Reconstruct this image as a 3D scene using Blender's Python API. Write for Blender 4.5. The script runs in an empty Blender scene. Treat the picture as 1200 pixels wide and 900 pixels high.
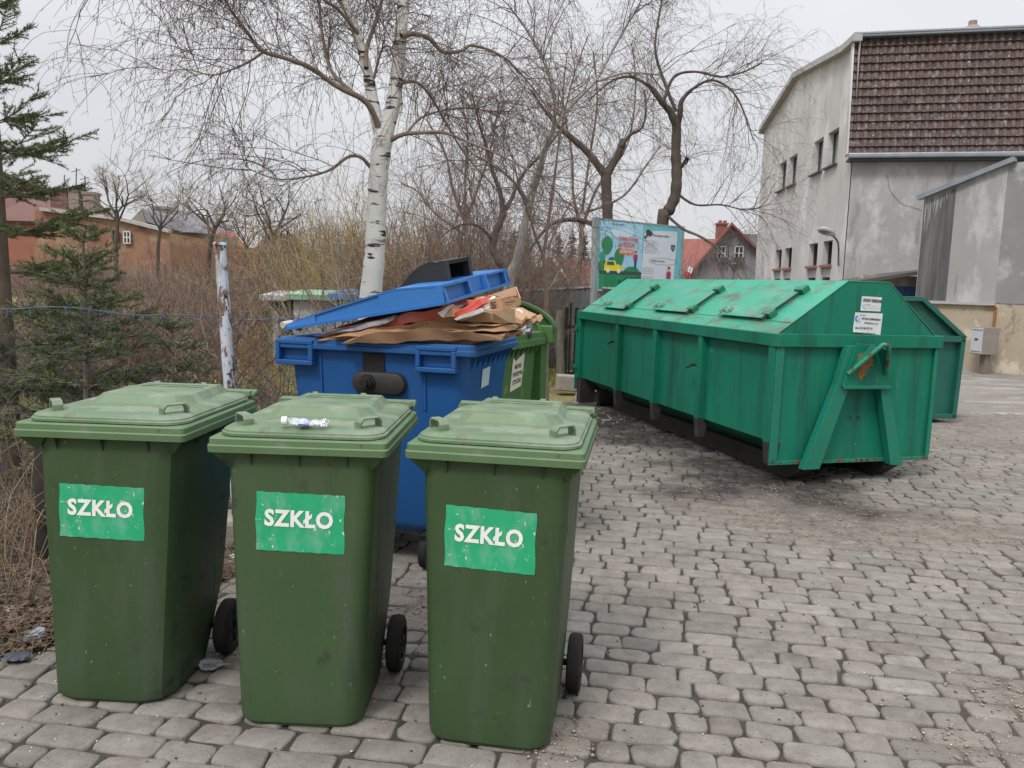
import bpy, math, random
import numpy as np
from mathutils import Vector, Matrix
R = math.radians
random.seed(7); rng = np.random.default_rng(7)
scene = bpy.context.scene
col = scene.collection

# ------------------------------------------------------------------ camera model
F_PX, HZ, ROLL, CAM_H = 940.0, 331.0, 0.027, 1.48
PITCH = math.atan((450-HZ)/F_PX)
_F = Vector((0, math.cos(PITCH), -math.sin(PITCH)))
_R0 = Vector((1, 0, 0)); _U0 = Vector((0, math.sin(PITCH), math.cos(PITCH)))
CR = _R0*math.cos(ROLL)+_U0*math.sin(ROLL); CU = _U0*math.cos(ROLL)-_R0*math.sin(ROLL)
CAM = Vector((0, 0, CAM_H))
def ray(u, v): return _F+CR*((u-600)/F_PX)+CU*((450-v)/F_PX)
def at(u, v, Y):
    d = ray(u, v); return CAM+d*(Y/d.y)
def gnd(u, v, z=0.0):
    d = ray(u, v); return CAM+d*((z-CAM_H)/d.z)
def hit(u, v, P, N):
    d = ray(u, v); return CAM+d*((P-CAM).dot(N)/d.dot(N))
cd = bpy.data.cameras.new('camera'); cam = bpy.data.objects.new('camera', cd); col.objects.link(cam)
cd.sensor_width = 36; cd.lens = F_PX/1200*36; cd.clip_start = .05; cd.clip_end = 2000
m4 = Matrix.Identity(4)
for i in range(3):
    m4[i][0] = CR[i]; m4[i][1] = CU[i]; m4[i][2] = -_F[i]; m4[i][3] = CAM[i]
cam.matrix_world = m4; scene.camera = cam

# ------------------------------------------------------------------ world and light
SUN_EL, SUN_AZ = R(52), R(215)          # azimuth of the place the light comes from
w = bpy.data.worlds.new('World'); scene.world = w; w.use_nodes = True
nt = w.node_tree; nt.nodes.clear()
out = nt.nodes.new('ShaderNodeOutputWorld'); bg = nt.nodes.new('ShaderNodeBackground')
sky = nt.nodes.new('ShaderNodeTexSky'); sky.sky_type = 'NISHITA'; sky.sun_disc = False
sky.sun_elevation = SUN_EL; sky.sun_rotation = SUN_AZ; sky.dust_density = 3; sky.air_density = 1
mx = nt.nodes.new('ShaderNodeMix'); mx.data_type = 'RGBA'; mx.inputs[0].default_value = .88
tc = nt.nodes.new('ShaderNodeTexCoord'); no = nt.nodes.new('ShaderNodeTexNoise')
no.inputs['Scale'].default_value = 1.6; no.inputs['Detail'].default_value = 4
mp = nt.nodes.new('ShaderNodeMapping'); mp.inputs['Scale'].default_value = (1, 1, 2.5)
rp = nt.nodes.new('ShaderNodeValToRGB')
rp.color_ramp.elements[0].position = .3; rp.color_ramp.elements[0].color = (7.2, 7.3, 7.7, 1)
rp.color_ramp.elements[1].position = .7; rp.color_ramp.elements[1].color = (8.7, 8.75, 8.95, 1)
L = nt.links.new
L(tc.outputs['Generated'], mp.inputs[0]); L(mp.outputs[0], no.inputs['Vector']); L(no.outputs[0], rp.inputs[0])
# overcast: the cloud layer is brighter overhead than at the horizon
spz = nt.nodes.new('ShaderNodeSeparateXYZ'); L(tc.outputs['Generated'], spz.inputs[0])
cl = nt.nodes.new('ShaderNodeMath'); cl.operation = 'MAXIMUM'; L(spz.outputs[2], cl.inputs[0]); cl.inputs[1].default_value = 0
pw = nt.nodes.new('ShaderNodeMath'); pw.operation = 'POWER'; L(cl.outputs[0], pw.inputs[0]); pw.inputs[1].default_value = 2.2
ma = nt.nodes.new('ShaderNodeMath'); ma.operation = 'MULTIPLY_ADD'; L(pw.outputs[0], ma.inputs[0]); ma.inputs[1].default_value = 2.4; ma.inputs[2].default_value = .93
vm = nt.nodes.new('ShaderNodeVectorMath'); vm.operation = 'SCALE'; L(rp.outputs[0], vm.inputs[0]); L(ma.outputs[0], vm.inputs[3])
L(sky.outputs[0], mx.inputs[6]); L(vm.outputs[0], mx.inputs[7]); L(mx.outputs[2], bg.inputs[0]); L(bg.outputs[0], out.inputs[0])
bg.inputs[1].default_value = .1
sd = bpy.data.lights.new('sun', 'SUN'); sd.energy = 2.1; sd.angle = R(14); sd.color = (1, .97, .93)
so = bpy.data.objects.new('sun', sd); col.objects.link(so)
sdir = Vector((math.sin(SUN_AZ)*math.cos(SUN_EL), math.cos(SUN_AZ)*math.cos(SUN_EL), math.sin(SUN_EL)))
so.rotation_euler = sdir.to_track_quat('Z', 'Y').to_euler()
vs = scene.view_settings; vs.view_transform = 'Standard'; vs.look = 'None'; vs.gamma = 1; vs.exposure = 0.0
vs.use_curve_mapping = False
scene.cycles.max_bounces = 6; scene.cycles.transparent_max_bounces = 8
scene.cycles.use_denoising = True

# ------------------------------------------------------------------ materials
MATS = {}
def srgb(r, g, b):
    f = lambda c: ((c/255+.055)/1.055)**2.4 if c > 10 else c/255/12.92
    return (f(r), f(g), f(b))
def mat(name, c1, c2=None, scale=3, rough=.7, bump=0, bscale=60, metal=0, spec=.5, layers=(), attr=None, seed=0, sx=(1, 1, 1)):
    """c1/c2 mixed by noise; layers: (colour, scale(xyz), low, high, roughness or None) noise-masked overlays"""
    if name in MATS: return MATS[name]
    m = bpy.data.materials.new(name); m.use_nodes = True; t = m.node_tree; n = t.nodes; l = t.links.new
    b = n['Principled BSDF']; b.inputs['Metallic'].default_value = metal; b.inputs['Specular IOR Level'].default_value = spec
    tc = n.new('ShaderNodeTexCoord')
    def noise(sc, det=6, rgh=.6, off=0):
        mp = n.new('ShaderNodeMapping'); l(tc.outputs['Object'], mp.inputs[0])
        s = sc if isinstance(sc, (tuple, list)) else (sc, sc, sc)
        mp.inputs['Scale'].default_value = s; mp.inputs['Location'].default_value = (off+seed*7.3, off*.7+seed*3.1, off*1.3+seed*5.7)
        k = n.new('ShaderNodeTexNoise'); k.inputs['Scale'].default_value = 1; k.inputs['Detail'].default_value = det
        k.inputs['Roughness'].default_value = rgh; l(mp.outputs[0], k.inputs['Vector']); return k.outputs[0]
    def ramp(s, a, bb):
        r = n.new('ShaderNodeMapRange'); r.inputs[1].default_value = a; r.inputs[2].default_value = bb; l(s, r.inputs[0]); return r.outputs[0]
    def mix(f, a, bb, mode='MIX'):
        x = n.new('ShaderNodeMix'); x.data_type = 'RGBA'; x.blend_type = mode; x.clamp_factor = True
        if isinstance(f, float): x.inputs[0].default_value = f
        else: l(f, x.inputs[0])
        for i, q in ((6, a), (7, bb)):
            if isinstance(q, tuple): x.inputs[i].default_value = (*q[:3], 1)
            else: l(q, x.inputs[i])
        return x.outputs[2]
    c = tuple(c1)
    if c2: c = mix(ramp(noise(tuple(scale*k for k in sx)), .3, .7), c, tuple(c2))
    if attr:
        a = n.new('ShaderNodeAttribute'); a.attribute_name = attr
        c = mix(1.0, c, a.outputs['Color'], 'MULTIPLY')
    rv = None
    for i, (lc, ls, lo, hi, lr) in enumerate(layers):
        f = ramp(noise(ls, 7, .65, 3.1*(i+1)), lo, hi)
        c = mix(f, c, tuple(lc))
        if lr is not None:
            q = n.new('ShaderNodeMix'); q.data_type = 'FLOAT'; l(f, q.inputs[0])
            if rv is None: q.inputs[2].default_value = rough
            else: l(rv, q.inputs[2])
            q.inputs[3].default_value = lr; rv = q.outputs[0]
    if isinstance(c, tuple): b.inputs['Base Color'].default_value = (*c[:3], 1)
    else: l(c, b.inputs['Base Color'])
    if rv is None: b.inputs['Roughness'].default_value = rough
    else: l(rv, b.inputs['Roughness'])
    if bump:
        bp = n.new('ShaderNodeBump'); bp.inputs['Strength'].default_value = 1; bp.inputs['Distance'].default_value = bump
        l(noise(bscale, 8), bp.inputs['Height']); l(bp.outputs[0], b.inputs['Normal'])
    MATS[name] = m; return m

# ------------------------------------------------------------------ objects
def tag(o, label=None, cat=None, group=None, kind=None):
    if label: o['label'] = label
    if cat: o['category'] = cat
    if group: o['group'] = group
    if kind: o['kind'] = kind
    return o
def empty(name, loc=(0, 0, 0), rz=0, label=None, cat=None, group=None):
    o = bpy.data.objects.new(name, None); col.objects.link(o); o.location = loc; o.rotation_euler = (0, 0, rz)
    o.empty_display_size = .1
    return tag(o, label, cat, group)
def copy_tree(o, parent=None):
    c = o.copy(); col.objects.link(c); c.parent = parent
    for ch in list(o.children): copy_tree(ch, c)
    return c
class MB:
    def __init__(s): s.v = []; s.f = []
    def add(s, vs, fs):
        k = len(s.v); s.v += [tuple(p) for p in vs]; s.f += [tuple(k+i for i in f) for f in fs]; return s
    def box(s, x0, x1, y0, y1, z0, z1):
        return s.add([(x0,y0,z0),(x1,y0,z0),(x1,y1,z0),(x0,y1,z0),(x0,y0,z1),(x1,y0,z1),(x1,y1,z1),(x0,y1,z1)],
                     [(3,2,1,0),(4,5,6,7),(0,1,5,4),(1,2,6,5),(2,3,7,6),(3,0,4,7)])
    def hexa(s, P):   # eight corners, order as box
        return s.add(P, [(3,2,1,0),(4,5,6,7),(0,1,5,4),(1,2,6,5),(2,3,7,6),(3,0,4,7)])
    def extrude(s, poly, d):
        n = len(poly); d = Vector(d); P = [Vector(p) for p in poly]
        return s.add(P+[p+d for p in P], [tuple(range(n))[::-1], tuple(range(n, 2*n))]+[(i, (i+1) % n, n+(i+1) % n, n+i) for i in range(n)])
    def bar(s, a, b, w, h=None, up=(0, 0, 1)):
        h = h or w; a = Vector(a); b = Vector(b); d = (b-a).normalized(); x = d.cross(Vector(up))
        if x.length < 1e-4: x = Vector((1, 0, 0))
        x.normalize(); y = x.cross(d).normalized(); x *= w/2; y *= h/2
        return s.hexa([a-x-y, a+x-y, b+x-y, b-x-y, a-x+y, a+x+y, b+x+y, b-x+y])
    def tube(s, pts, r, k=8, cap=True):
        pts = [Vector(p) for p in pts]; n = len(pts)
        rs = r if isinstance(r, (list, tuple)) else [r]*n
        t = (pts[-1]-pts[0]).normalized() if (pts[-1]-pts[0]).length > 1e-5 else Vector((1, 0, 0))
        ref = Vector((0, 0, 1)) if abs(t.z) < .8 else Vector((1, 0, 0))
        V = []
        for i, p in enumerate(pts):
            d = (pts[min(i+1, n-1)]-pts[max(i-1, 0)]).normalized(); x = d.cross(ref)
            if x.length < 1e-4: x = d.orthogonal()
            x.normalize(); y = d.cross(x)
            V += [p+(x*math.cos(q)+y*math.sin(q))*rs[i] for q in (2*math.pi*j/k for j in range(k))]
        Fc = [(i*k+j, i*k+(j+1) % k, (i+1)*k+(j+1) % k, (i+1)*k+j) for i in range(n-1) for j in range(k)]
        if cap: Fc += [tuple(range(k))[::-1], tuple(range((n-1)*k, n*k))]
        return s.add(V, Fc)
    def loft(s, rings, cap0=True, cap1=True, closed=True):
        n = len(rings[0]); V = [p for r in rings for p in r]; m = n if closed else n-1
        Fc = [(i*n+j, i*n+(j+1) % n, (i+1)*n+(j+1) % n, (i+1)*n+j) for i in range(len(rings)-1) for j in range(m)]
        if cap0: Fc.append(tuple(range(n))[::-1])
        if cap1: Fc.append(tuple(range((len(rings)-1)*n, len(rings)*n)))
        return s.add(V, Fc)
    def build(s, name, m=None, parent=None, smooth=None, bevel=0, label=None, world=False, seg=2):
        me = bpy.data.meshes.new(name); me.from_pydata(s.v, [], s.f); me.validate()
        o = bpy.data.objects.new(name, me); col.objects.link(o)
        if m: me.materials.append(m)
        if parent is not None:
            o.parent = parent
            if world:
                M_ = Matrix.LocRotScale(parent.location, parent.rotation_euler, parent.scale)
                q = parent.parent
                while q is not None:
                    M_ = Matrix.LocRotScale(q.location, q.rotation_euler, q.scale) @ M_; q = q.parent
                me.transform(M_.inverted())
        if smooth is not None:
            me.polygons.foreach_set('use_smooth', [True]*len(me.polygons))
            try: me.set_sharp_from_angle(angle=R(smooth))
            except Exception: pass
        if bevel:
            bv = o.modifiers.new('bevel', 'BEVEL'); bv.width = bevel; bv.segments = seg; bv.limit_method = 'ANGLE'; bv.angle_limit = R(40)
            bv.harden_normals = False
        if label: o['label'] = label
        return o
def rrect(x0, x1, y0, y1, z, r, n=5):
    P = []
    for cx, cy, a0 in ((x1-r, y0+r, -90), (x1-r, y1-r, 0), (x0+r, y1-r, 90), (x0+r, y0+r, 180)):
        for i in range(n+1):
            a = R(a0+90*i/n); P.append((cx+r*math.cos(a), cy+r*math.sin(a), z))
    return P
def text(body, size, name, m, parent, loc, rot=(math.pi/2, 0, 0), bold=0, depth=0.0, sx=1, align='CENTER', shear=0, space=1):
    c = bpy.data.curves.new('t', 'FONT'); c.body = body; c.size = size; c.align_x = align; c.align_y = 'CENTER'
    c.offset = bold; c.extrude = depth; c.resolution_u = 3; c.shear = shear; c.space_character = space
    o = bpy.data.objects.new('t', c); col.objects.link(o)
    dg = bpy.context.evaluated_depsgraph_get(); me = bpy.data.meshes.new_from_object(o.evaluated_get(dg))
    bpy.data.objects.remove(o); bpy.data.curves.remove(c); me.name = name
    me.transform(Matrix.Translation(loc) @ Matrix.Rotation(rot[2], 4, 'Z') @ Matrix.Rotation(rot[1], 4, 'Y') @ Matrix.Rotation(rot[0], 4, 'X') @ Matrix.Diagonal((sx, 1, 1, 1)))
    me.materials.clear(); me.materials.append(m)
    q = bpy.data.objects.new(name, me); col.objects.link(q); q.parent = parent
    return q

# fast thin tubes for twigs: lines are collected and turned into tubes in batches of equal length
class Twigs:
    def __init__(s, k=3): s.k = k; s.L = {}; s.q = []
    def line(s, P, r0, r1):
        n = len(P)
        if n < 2: return
        rr = np.linspace(r0, r1, n) if np.isscalar(r0) else r0
        s.L.setdefault(n, []).append((P, rr))
    def quads(s, V): s.q.append(V)
    def build(s, name, m, parent=None, smooth=True):
        VV = []; FF = []; base = 0; k = s.k
        for n, items in s.L.items():
            P = np.array([np.asarray(a, float) for a, b in items]); r = np.array([b for a, b in items], float); q = len(P)
            T = np.empty_like(P); T[:, 1:-1] = P[:, 2:]-P[:, :-2]; T[:, 0] = P[:, 1]-P[:, 0]; T[:, -1] = P[:, -1]-P[:, -2]
            T /= np.linalg.norm(T, axis=2)[..., None]+1e-9
            ref = np.where((np.abs(T[:, :1, 2:]) < .85), np.array([.31, .2, .93]), np.array([.9, .3, .1]))
            X = np.cross(T, np.broadcast_to(ref, T.shape)); X /= np.linalg.norm(X, axis=2)[..., None]+1e-9; Yv = np.cross(T, X)
            a = np.arange(k)*2*math.pi/k
            V = P[:, :, None]+r[:, :, None, None]*(X[:, :, None]*np.cos(a)[:, None]+Yv[:, :, None]*np.sin(a)[:, None])
            VV.append(V.reshape(-1, 3)); i = np.arange(n-1)[:, None]*k; j = np.arange(k)[None]; j2 = (j+1) % k
            f = np.stack([i+j, i+j2, i+k+j2, i+k+j], -1).reshape(-1, 4)
            FF.append((f[None]+(np.arange(q)*n*k)[:, None, None]).reshape(-1, 4)+base); base += q*n*k
        for V in s.q: m_ = len(V); VV.append(V.reshape(-1, 3)); FF.append(np.arange(m_*4).reshape(m_, 4)+base); base += m_*4
        V = np.concatenate(VV); Fq = np.concatenate(FF)
        if parent is not None: V = V-np.array(parent.location)
        return npmesh(name, V, Fq, m, parent, smooth)
def npmesh(name, V, Fq, m, parent=None, smooth=True):
    me = bpy.data.meshes.new(name); me.vertices.add(len(V)); me.vertices.foreach_set('co', V.astype(np.float32).ravel())
    nf, k = Fq.shape; me.loops.add(nf*k); me.polygons.add(nf)
    me.loops.foreach_set('vertex_index', Fq.astype(np.int32).ravel())
    me.polygons.foreach_set('loop_start', np.arange(0, nf*k, k, dtype=np.int32))
    me.polygons.foreach_set('loop_total', np.full(nf, k, dtype=np.int32))
    if smooth: me.polygons.foreach_set('use_smooth', np.ones(nf, bool))
    me.update(calc_edges=True); me.materials.append(m)
    o = bpy.data.objects.new(name, me); col.objects.link(o)
    if parent is not None: o.parent = parent
    return o
def rv(s=1.0): return rng.normal(0, s, 3)
def unit(v): return v/(np.linalg.norm(v)+1e-9)
_G = rng.normal(0, 1, 300007).tolist(); _gi = [0]
def walk(p, d, length, n, wig, grav):
    x, y, z = float(p[0]), float(p[1]), float(p[2]); a, b, c = float(d[0]), float(d[1]), float(d[2]); l = math.sqrt(a*a+b*b+c*c)+1e-9; a /= l; b /= l; c /= l
    P = [(x, y, z)]; st = length/n; g = _gi[0]
    for i in range(n):
        g = (g+3) % 300000; a += _G[g]*wig; b += _G[g+1]*wig; c += _G[g+2]*wig+grav; l = math.sqrt(a*a+b*b+c*c)+1e-9; a /= l; b /= l; c /= l
        x += a*st; y += b*st; z += c*st; P.append((x, y, z))
    _gi[0] = g; return np.array(P)
def smoothpath(P, n=4):
    P = np.asarray(P, float)
    if len(P) < 3: return P
    Q = []
    for i in range(len(P)-1):
        p0 = P[max(i-1, 0)]; p1 = P[i]; p2 = P[i+1]; p3 = P[min(i+2, len(P)-1)]
        for t in np.arange(n)/n:
            Q.append(.5*((2*p1)+(-p0+p2)*t+(2*p0-5*p1+4*p2-p3)*t*t+(-p0+3*p1-3*p2+p3)*t**3))
    Q.append(P[-1]); return np.array(Q)
# value noise (numpy)
_lat = rng.random((256, 256))
def vnoise(x, y):
    xi = np.floor(x).astype(int); yi = np.floor(y).astype(int); fx = x-xi; fy = y-yi
    fx = fx*fx*(3-2*fx); fy = fy*fy*(3-2*fy); g = lambda a, b: _lat[a % 256, b % 256]
    return (g(xi, yi)*(1-fx)+g(xi+1, yi)*fx)*(1-fy)+(g(xi, yi+1)*(1-fx)+g(xi+1, yi+1)*fx)*fy
def fbm(x, y, o=5):
    s = 0; a = .5
    for i in range(o): s = s+a*vnoise(x*2**i+17*i, y*2**i+5*i); a *= .5
    return s
# ================================================================== ground
def sheet(name, pts, z, m, kind='structure'):
    b = MB(); b.add([(x, y, z) for x, y in pts], [tuple(range(len(pts)))]); return tag(b.build(name, m), kind=kind)
m_grass = mat('grass_ground', (.17, .20, .045), (.26, .22, .09), 1.2, .95, .02, 60,
              layers=(((.10, .16, .02), (2.5,)*3, .52, .62, None), ((.21, .13, .08), (5,)*3, .5, .62, None)))
m_yard = mat('old_asphalt', (.165, .15, .13), (.225, .205, .18), 1.0, .9, .01, 50,
             layers=(((.29, .275, .255), (.9, 2.2, 1), .53, .60, None), ((.11, .10, .09), (1.4, 3.0, 1), .58, .66, None)))
tag(sheet('ground', [(-400, -30), (400, -30), (400, 700), (-400, 700)], -.06, m_grass), kind='structure')
sheet('yard', [(.62, 8.6), (2.5, 8.2), (30, 8.2), (60, 8.0), (60, 60), (8, 60), (1.0, 12)], -.004, m_yard)

# edge of the paving: left of it soil and litter
EDGE = [(-2.6, 1.0), (-2.05, 2.8), (-1.72, 3.15), (-1.32, 3.95), (-.5, 6.5), (.3, 9.2), (.62, 12)]
def edge_x(y):
    ys = [p[1] for p in EDGE]; xs = [p[0] for p in EDGE]; return np.interp(y, ys, xs)
def dirtmask(x, y):
    """sand and soil swept over the paving, 0..1"""
    n = fbm(x*1.3+3, y*1.3+1)
    m = np.zeros_like(x)
    def blob(cx, cy, rx, ry, a=1, k=0):
        c, s = math.cos(k), math.sin(k); dx = x-cx; dy = y-cy
        return a*np.exp(-(((dx*c+dy*s)/rx)**2+((-dx*s+dy*c)/ry)**2))
    g0 = lambda u, v: gnd(u, v)
    p = g0(975, 612); m = m+blob(p.x, p.y, .75, .34, .95, -.2)
    p = g0(1120, 615); m = m+blob(p.x, p.y, .9, .3, .9, -.35)
    p = g0(1010, 640); m = m+blob(p.x, p.y, .4, .10, .5, -.3)
    p = g0(1150, 560); m = m+blob(p.x, p.y, .5, .14, .7, -.2)
    p = g0(870, 575); m = m+blob(p.x, p.y, .6, .3, .6)
    p = g0(1130, 520); m = m+blob(p.x, p.y, 1.0, .22, .8)
    p = g0(1190, 810); m = m+blob(p.x, p.y, .28, .2, .8)
    p = g0(1130, 870); m = m+blob(p.x, p.y, .16, .1, .8)
    p = g0(655, 868); m = m+blob(p.x, p.y, .10, .12, .9)
    p = g0(690, 850); m = m+blob(p.x, p.y, .1, .06, .5)
    p = g0(290, 760); m = m+blob(p.x, p.y, .35, .18, .7, .6)
    p = g0(490, 720); m = m+blob(p.x, p.y, .2, .5, .55)
    m = m+.8*np.clip((y-7.4)/2.0, 0, 1)*(x > .5)
    m = m+.9*np.exp(-np.clip(x-edge_x(y), 0, 9)/.12)
    return np.clip((m*1.25+(n-.5)*2.2*np.clip(m*3, 0.1, 1))-.12, 0, 1)
def grime_shade_mask(x, y):
    """dark oily soil and painted-in shade beside the roll-off container"""
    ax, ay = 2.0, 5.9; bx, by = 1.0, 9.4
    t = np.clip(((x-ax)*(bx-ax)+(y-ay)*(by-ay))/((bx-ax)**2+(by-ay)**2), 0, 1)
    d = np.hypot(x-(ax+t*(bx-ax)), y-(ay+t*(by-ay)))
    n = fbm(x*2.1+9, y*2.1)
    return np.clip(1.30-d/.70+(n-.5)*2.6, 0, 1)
# paver stones, each a rounded block with its own tint
V = []; Fl = []; T = []; k = 0; nn = 12
ang = R(10.5); e1 = np.array([math.cos(ang), -math.sin(ang)]); e2 = np.array([math.sin(ang), math.cos(ang)])
rowh = .115
nxt = 0
for j in range(-17, 106):
    s = -9 + rng.random()*.2
    yc = j*rowh
    while s < 10.5:
        Lg = rng.choice([.12, .15, .175, .22], p=[.2, .25, .3, .25])*(1+rng.normal(0, .02))
        sc_ = s+Lg/2; s += Lg
        warp = .06*math.sin(sc_*.55+.6)+.02*math.sin(sc_*1.7+j*.08)
        c = e1*sc_+e2*(yc+warp)+np.array([0, .9])
        if c[1] < 1.2 or c[1] > 9.9 or abs(c[0]) > .66*c[1]+.7: continue
        if c[0] < edge_x(c[1])-.1+.05*rng.normal(): continue
        a = ang*1+rng.normal(0, .012)-.033*math.cos(sc_*.55+.6)
        hx = Lg/2-.0042; hy = rowh/2-.0042
        ux = np.array([math.cos(a), -math.sin(a)]); uy = np.array([math.sin(a), math.cos(a)])
        cr = np.clip(.023+rng.normal(0, .006), .010, .036)
        pts = []
        for (sx_, sy_) in ((1, -1), (1, 1), (-1, 1), (-1, -1)):
            j1, j2 = rng.normal(0, .0040, 2)
            px, py = sx_*(hx+j1), sy_*(hy+j2)
            q = cr*(.5+rng.random()*1.0)
            order = [(0, 1), (1, 1), (1, 0)] if sx_*sy_ < 0 else [(1, 0), (1, 1), (0, 1)]
            for (oxx, oyy) in order:
                f = 1.0 if (oxx and oyy) is False else 0
                if oxx and oyy: pts.append((px-sx_*q*.3, py-sy_*q*.3))
                elif oxx: pts.append((px, py-sy_*q))
                else: pts.append((px-sx_*q, py))
        # order check: walk around by angle
        pts.sort(key=lambda p: math.atan2(p[1]/hy, p[0]/hx))
        P = np.array(pts)
        tz = rng.normal(0, .0024); tx, ty = rng.normal(0, .012, 2)
        worn = np.clip(rng.normal(.5, .2), 0, 1)
        for sc2, dz in ((1.0, -.03), (1.0, -.008), (None, -.0025), (None, 0)):
            Q = P.copy()
            if sc2 is None:
                off = .003 if dz < 0 else .009
                Q[:, 0] *= (hx-off)/hx; Q[:, 1] *= (hy-off)/hy
            z = dz+tz+Q[:, 0]*tx+Q[:, 1]*ty
            xy = c+Q[:, :1]*ux+Q[:, 1:]*uy
            V.append(np.column_stack([xy, z]))
        V.append(np.array([[c[0], c[1], tz+.0006]]))
        for r_ in range(3):
            for i in range(nn):
                i2 = (i+1) % nn; Fl.append((k+r_*nn+i, k+r_*nn+i2, k+(r_+1)*nn+i2, k+(r_+1)*nn+i))
        for i in range(nn): Fl.append((k+3*nn+i, k+3*nn+(i+1) % nn, k+4*nn, k+4*nn))
        tint = np.clip(1+rng.normal(0, .07), .80, 1.2); warm = rng.normal(0, .008)
        T.append(np.tile([tint*(1+warm), tint, tint*(1-warm)], (4*nn+1, 1))); k += 4*nn+1
V = np.concatenate(V); T = np.concatenate(T)
fq = [f[:4] if f[2] != f[3] else f[:3] for f in Fl]
me = bpy.data.meshes.new('pavement'); me.from_pydata(V.tolist(), [], fq)
dm = dirtmask(V[:, 0], V[:, 1]); gm = grime_shade_mask(V[:, 0], V[:, 1])
def cattr(me, name, C):
    a = me.color_attributes.new(name, 'FLOAT_COLOR', 'POINT'); a.data.foreach_set('color', np.column_stack([C, np.ones(len(C))]).astype(np.float32).ravel())
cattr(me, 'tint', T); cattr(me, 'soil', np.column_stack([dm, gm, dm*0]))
me.polygons.foreach_set('use_smooth', np.ones(len(me.polygons), bool))
def ground_mat(name, base1, base2, isdirt=False):
    m = bpy.data.materials.new(name); m.use_nodes = True; t = m.node_tree; n = t.nodes; l = t.links.new
    b = n['Principled BSDF']; b.inputs['Roughness'].default_value = .88; b.inputs['Specular IOR Level'].default_value = .3
    geo = n.new('ShaderNodeNewGeometry')
    def noise(sc, det=8, rg=.65):
        k_ = n.new('ShaderNodeTexNoise'); k_.inputs['Scale'].default_value = sc; k_.inputs['Detail'].default_value = det; k_.inputs['Roughness'].default_value = rg
        l(geo.outputs['Position'], k_.inputs['Vector']); return k_.outputs[0]
    def rng_(s, a, bb, c=0, d=1):
        r = n.new('ShaderNodeMapRange'); r.inputs[1].default_value = a; r.inputs[2].default_value = bb; r.inputs[3].default_value = c; r.inputs[4].default_value = d; l(s, r.inputs[0]); return r.outputs[0]
    def mix(f, a, bb, mode='MIX'):
        x = n.new('ShaderNodeMix'); x.data_type = 'RGBA'; x.blend_type = mode
        if isinstance(f, float): x.inputs[0].default_value = f
        else: l(f, x.inputs[0])
        for i, q in ((6, a), (7, bb)):
            if isinstance(q, tuple): x.inputs[i].default_value = (*q, 1)
            else: l(q, x.inputs[i])
        return x.outputs[2]
    def math_(op, a, bb):
        x = n.new('ShaderNodeMath'); x.operation = op; x.use_clamp = True
        for i, q in ((0, a), (1, bb)):
            if isinstance(q, float): x.inputs[i].default_value = q
            else: l(q, x.inputs[i])
        return x.outputs[0]
    c = mix(rng_(noise(14), .35, .65), base1, base2)
    c = mix(rng_(noise(160, 3), .60, .72), c, tuple(k_*1.35 for k_ in base1))
    c = mix(rng_(noise(110, 3, .5), .64, .70), c, tuple(k_*.4 for k_ in base1))
    if not isdirt:
        a = n.new('ShaderNodeAttribute'); a.attribute_name = 'tint'; c = mix(1.0, c, a.outputs['Color'], 'MULTIPLY')
    c = mix(rng_(noise(2.3, 6), .52, .72), c, mix(1.0, c, (.62, .60, .57), 'MULTIPLY'))
    s = n.new('ShaderNodeAttribute'); s.attribute_name = 'soil'; sp = n.new('ShaderNodeSeparateColor'); l(s.outputs['Color'], sp.inputs[0])
    sand = mix(rng_(noise(9), .35, .65), (.145, .122, .103), (.22, .195, .17))
    sand = mix(rng_(noise(70, 4), .55, .66), sand, (.10, .075, .06))
    df = math_('MULTIPLY', sp.outputs[0], rng_(noise(26), .25, .6, .35, 1.4))
    c = mix(df, c, sand)
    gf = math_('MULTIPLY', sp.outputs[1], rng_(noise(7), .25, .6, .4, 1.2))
    c = mix(gf, c, (.040, .034, .030))  # dark tone: oily soil plus container shade put into the colour
    l(c, b.inputs['Base Color'])
    bp = n.new('ShaderNodeBump'); bp.inputs['Distance'].default_value = .004; bp.inputs['Strength'].default_value = .8
    l(noise(90, 8, .7), bp.inputs['Height']); l(bp.outputs[0], b.inputs['Normal'])
    return m
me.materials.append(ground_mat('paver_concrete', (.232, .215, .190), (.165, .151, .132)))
o = bpy.data.objects.new('pavement', me); col.objects.link(o); tag(o, kind='structure')
# joint sand, with soil heaped over the stones where it has gathered
xs = np.arange(-5.2, 8.4, .035); ys = np.arange(1.0, 10.1, .035)
X, Y = np.meshgrid(xs, ys); D = dirtmask(X, Y); N1 = fbm(X*9, Y*9); N2 = fbm(X*28+7, Y*28)
Z = -.0115+.009*(N1-.5)+.008*(N2-.5)+.016*np.clip(D-.35, 0, 1)*(1.1*N1+.4)
left = np.clip((edge_x(Y)-X)/.25, 0, 1); Z = Z+left*(.012+.05*(fbm(X*3, Y*3)-.35)+.03*(N2-.5))
Vd = np.column_stack([X.ravel(), Y.ravel(), Z.ravel()]); ny, nx = X.shape
i = np.arange(ny-1)[:, None]*nx+np.arange(nx-1)[None]; Fd = np.stack([i, i+1, i+nx+1, i+nx], -1).reshape(-1, 4)
soil = ground_mat('soil', (.036, .031, .026), (.066, .057, .047), True)
o = npmesh('soil', Vd, Fd, soil); tag(o, kind='structure')
cattr(o.data, 'soil', np.column_stack([np.clip(D.ravel()*.8*(1-left.ravel()*.9), 0, 1), grime_shade_mask(X.ravel(), Y.ravel())*(1-left.ravel()), 0*D.ravel()]))
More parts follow.
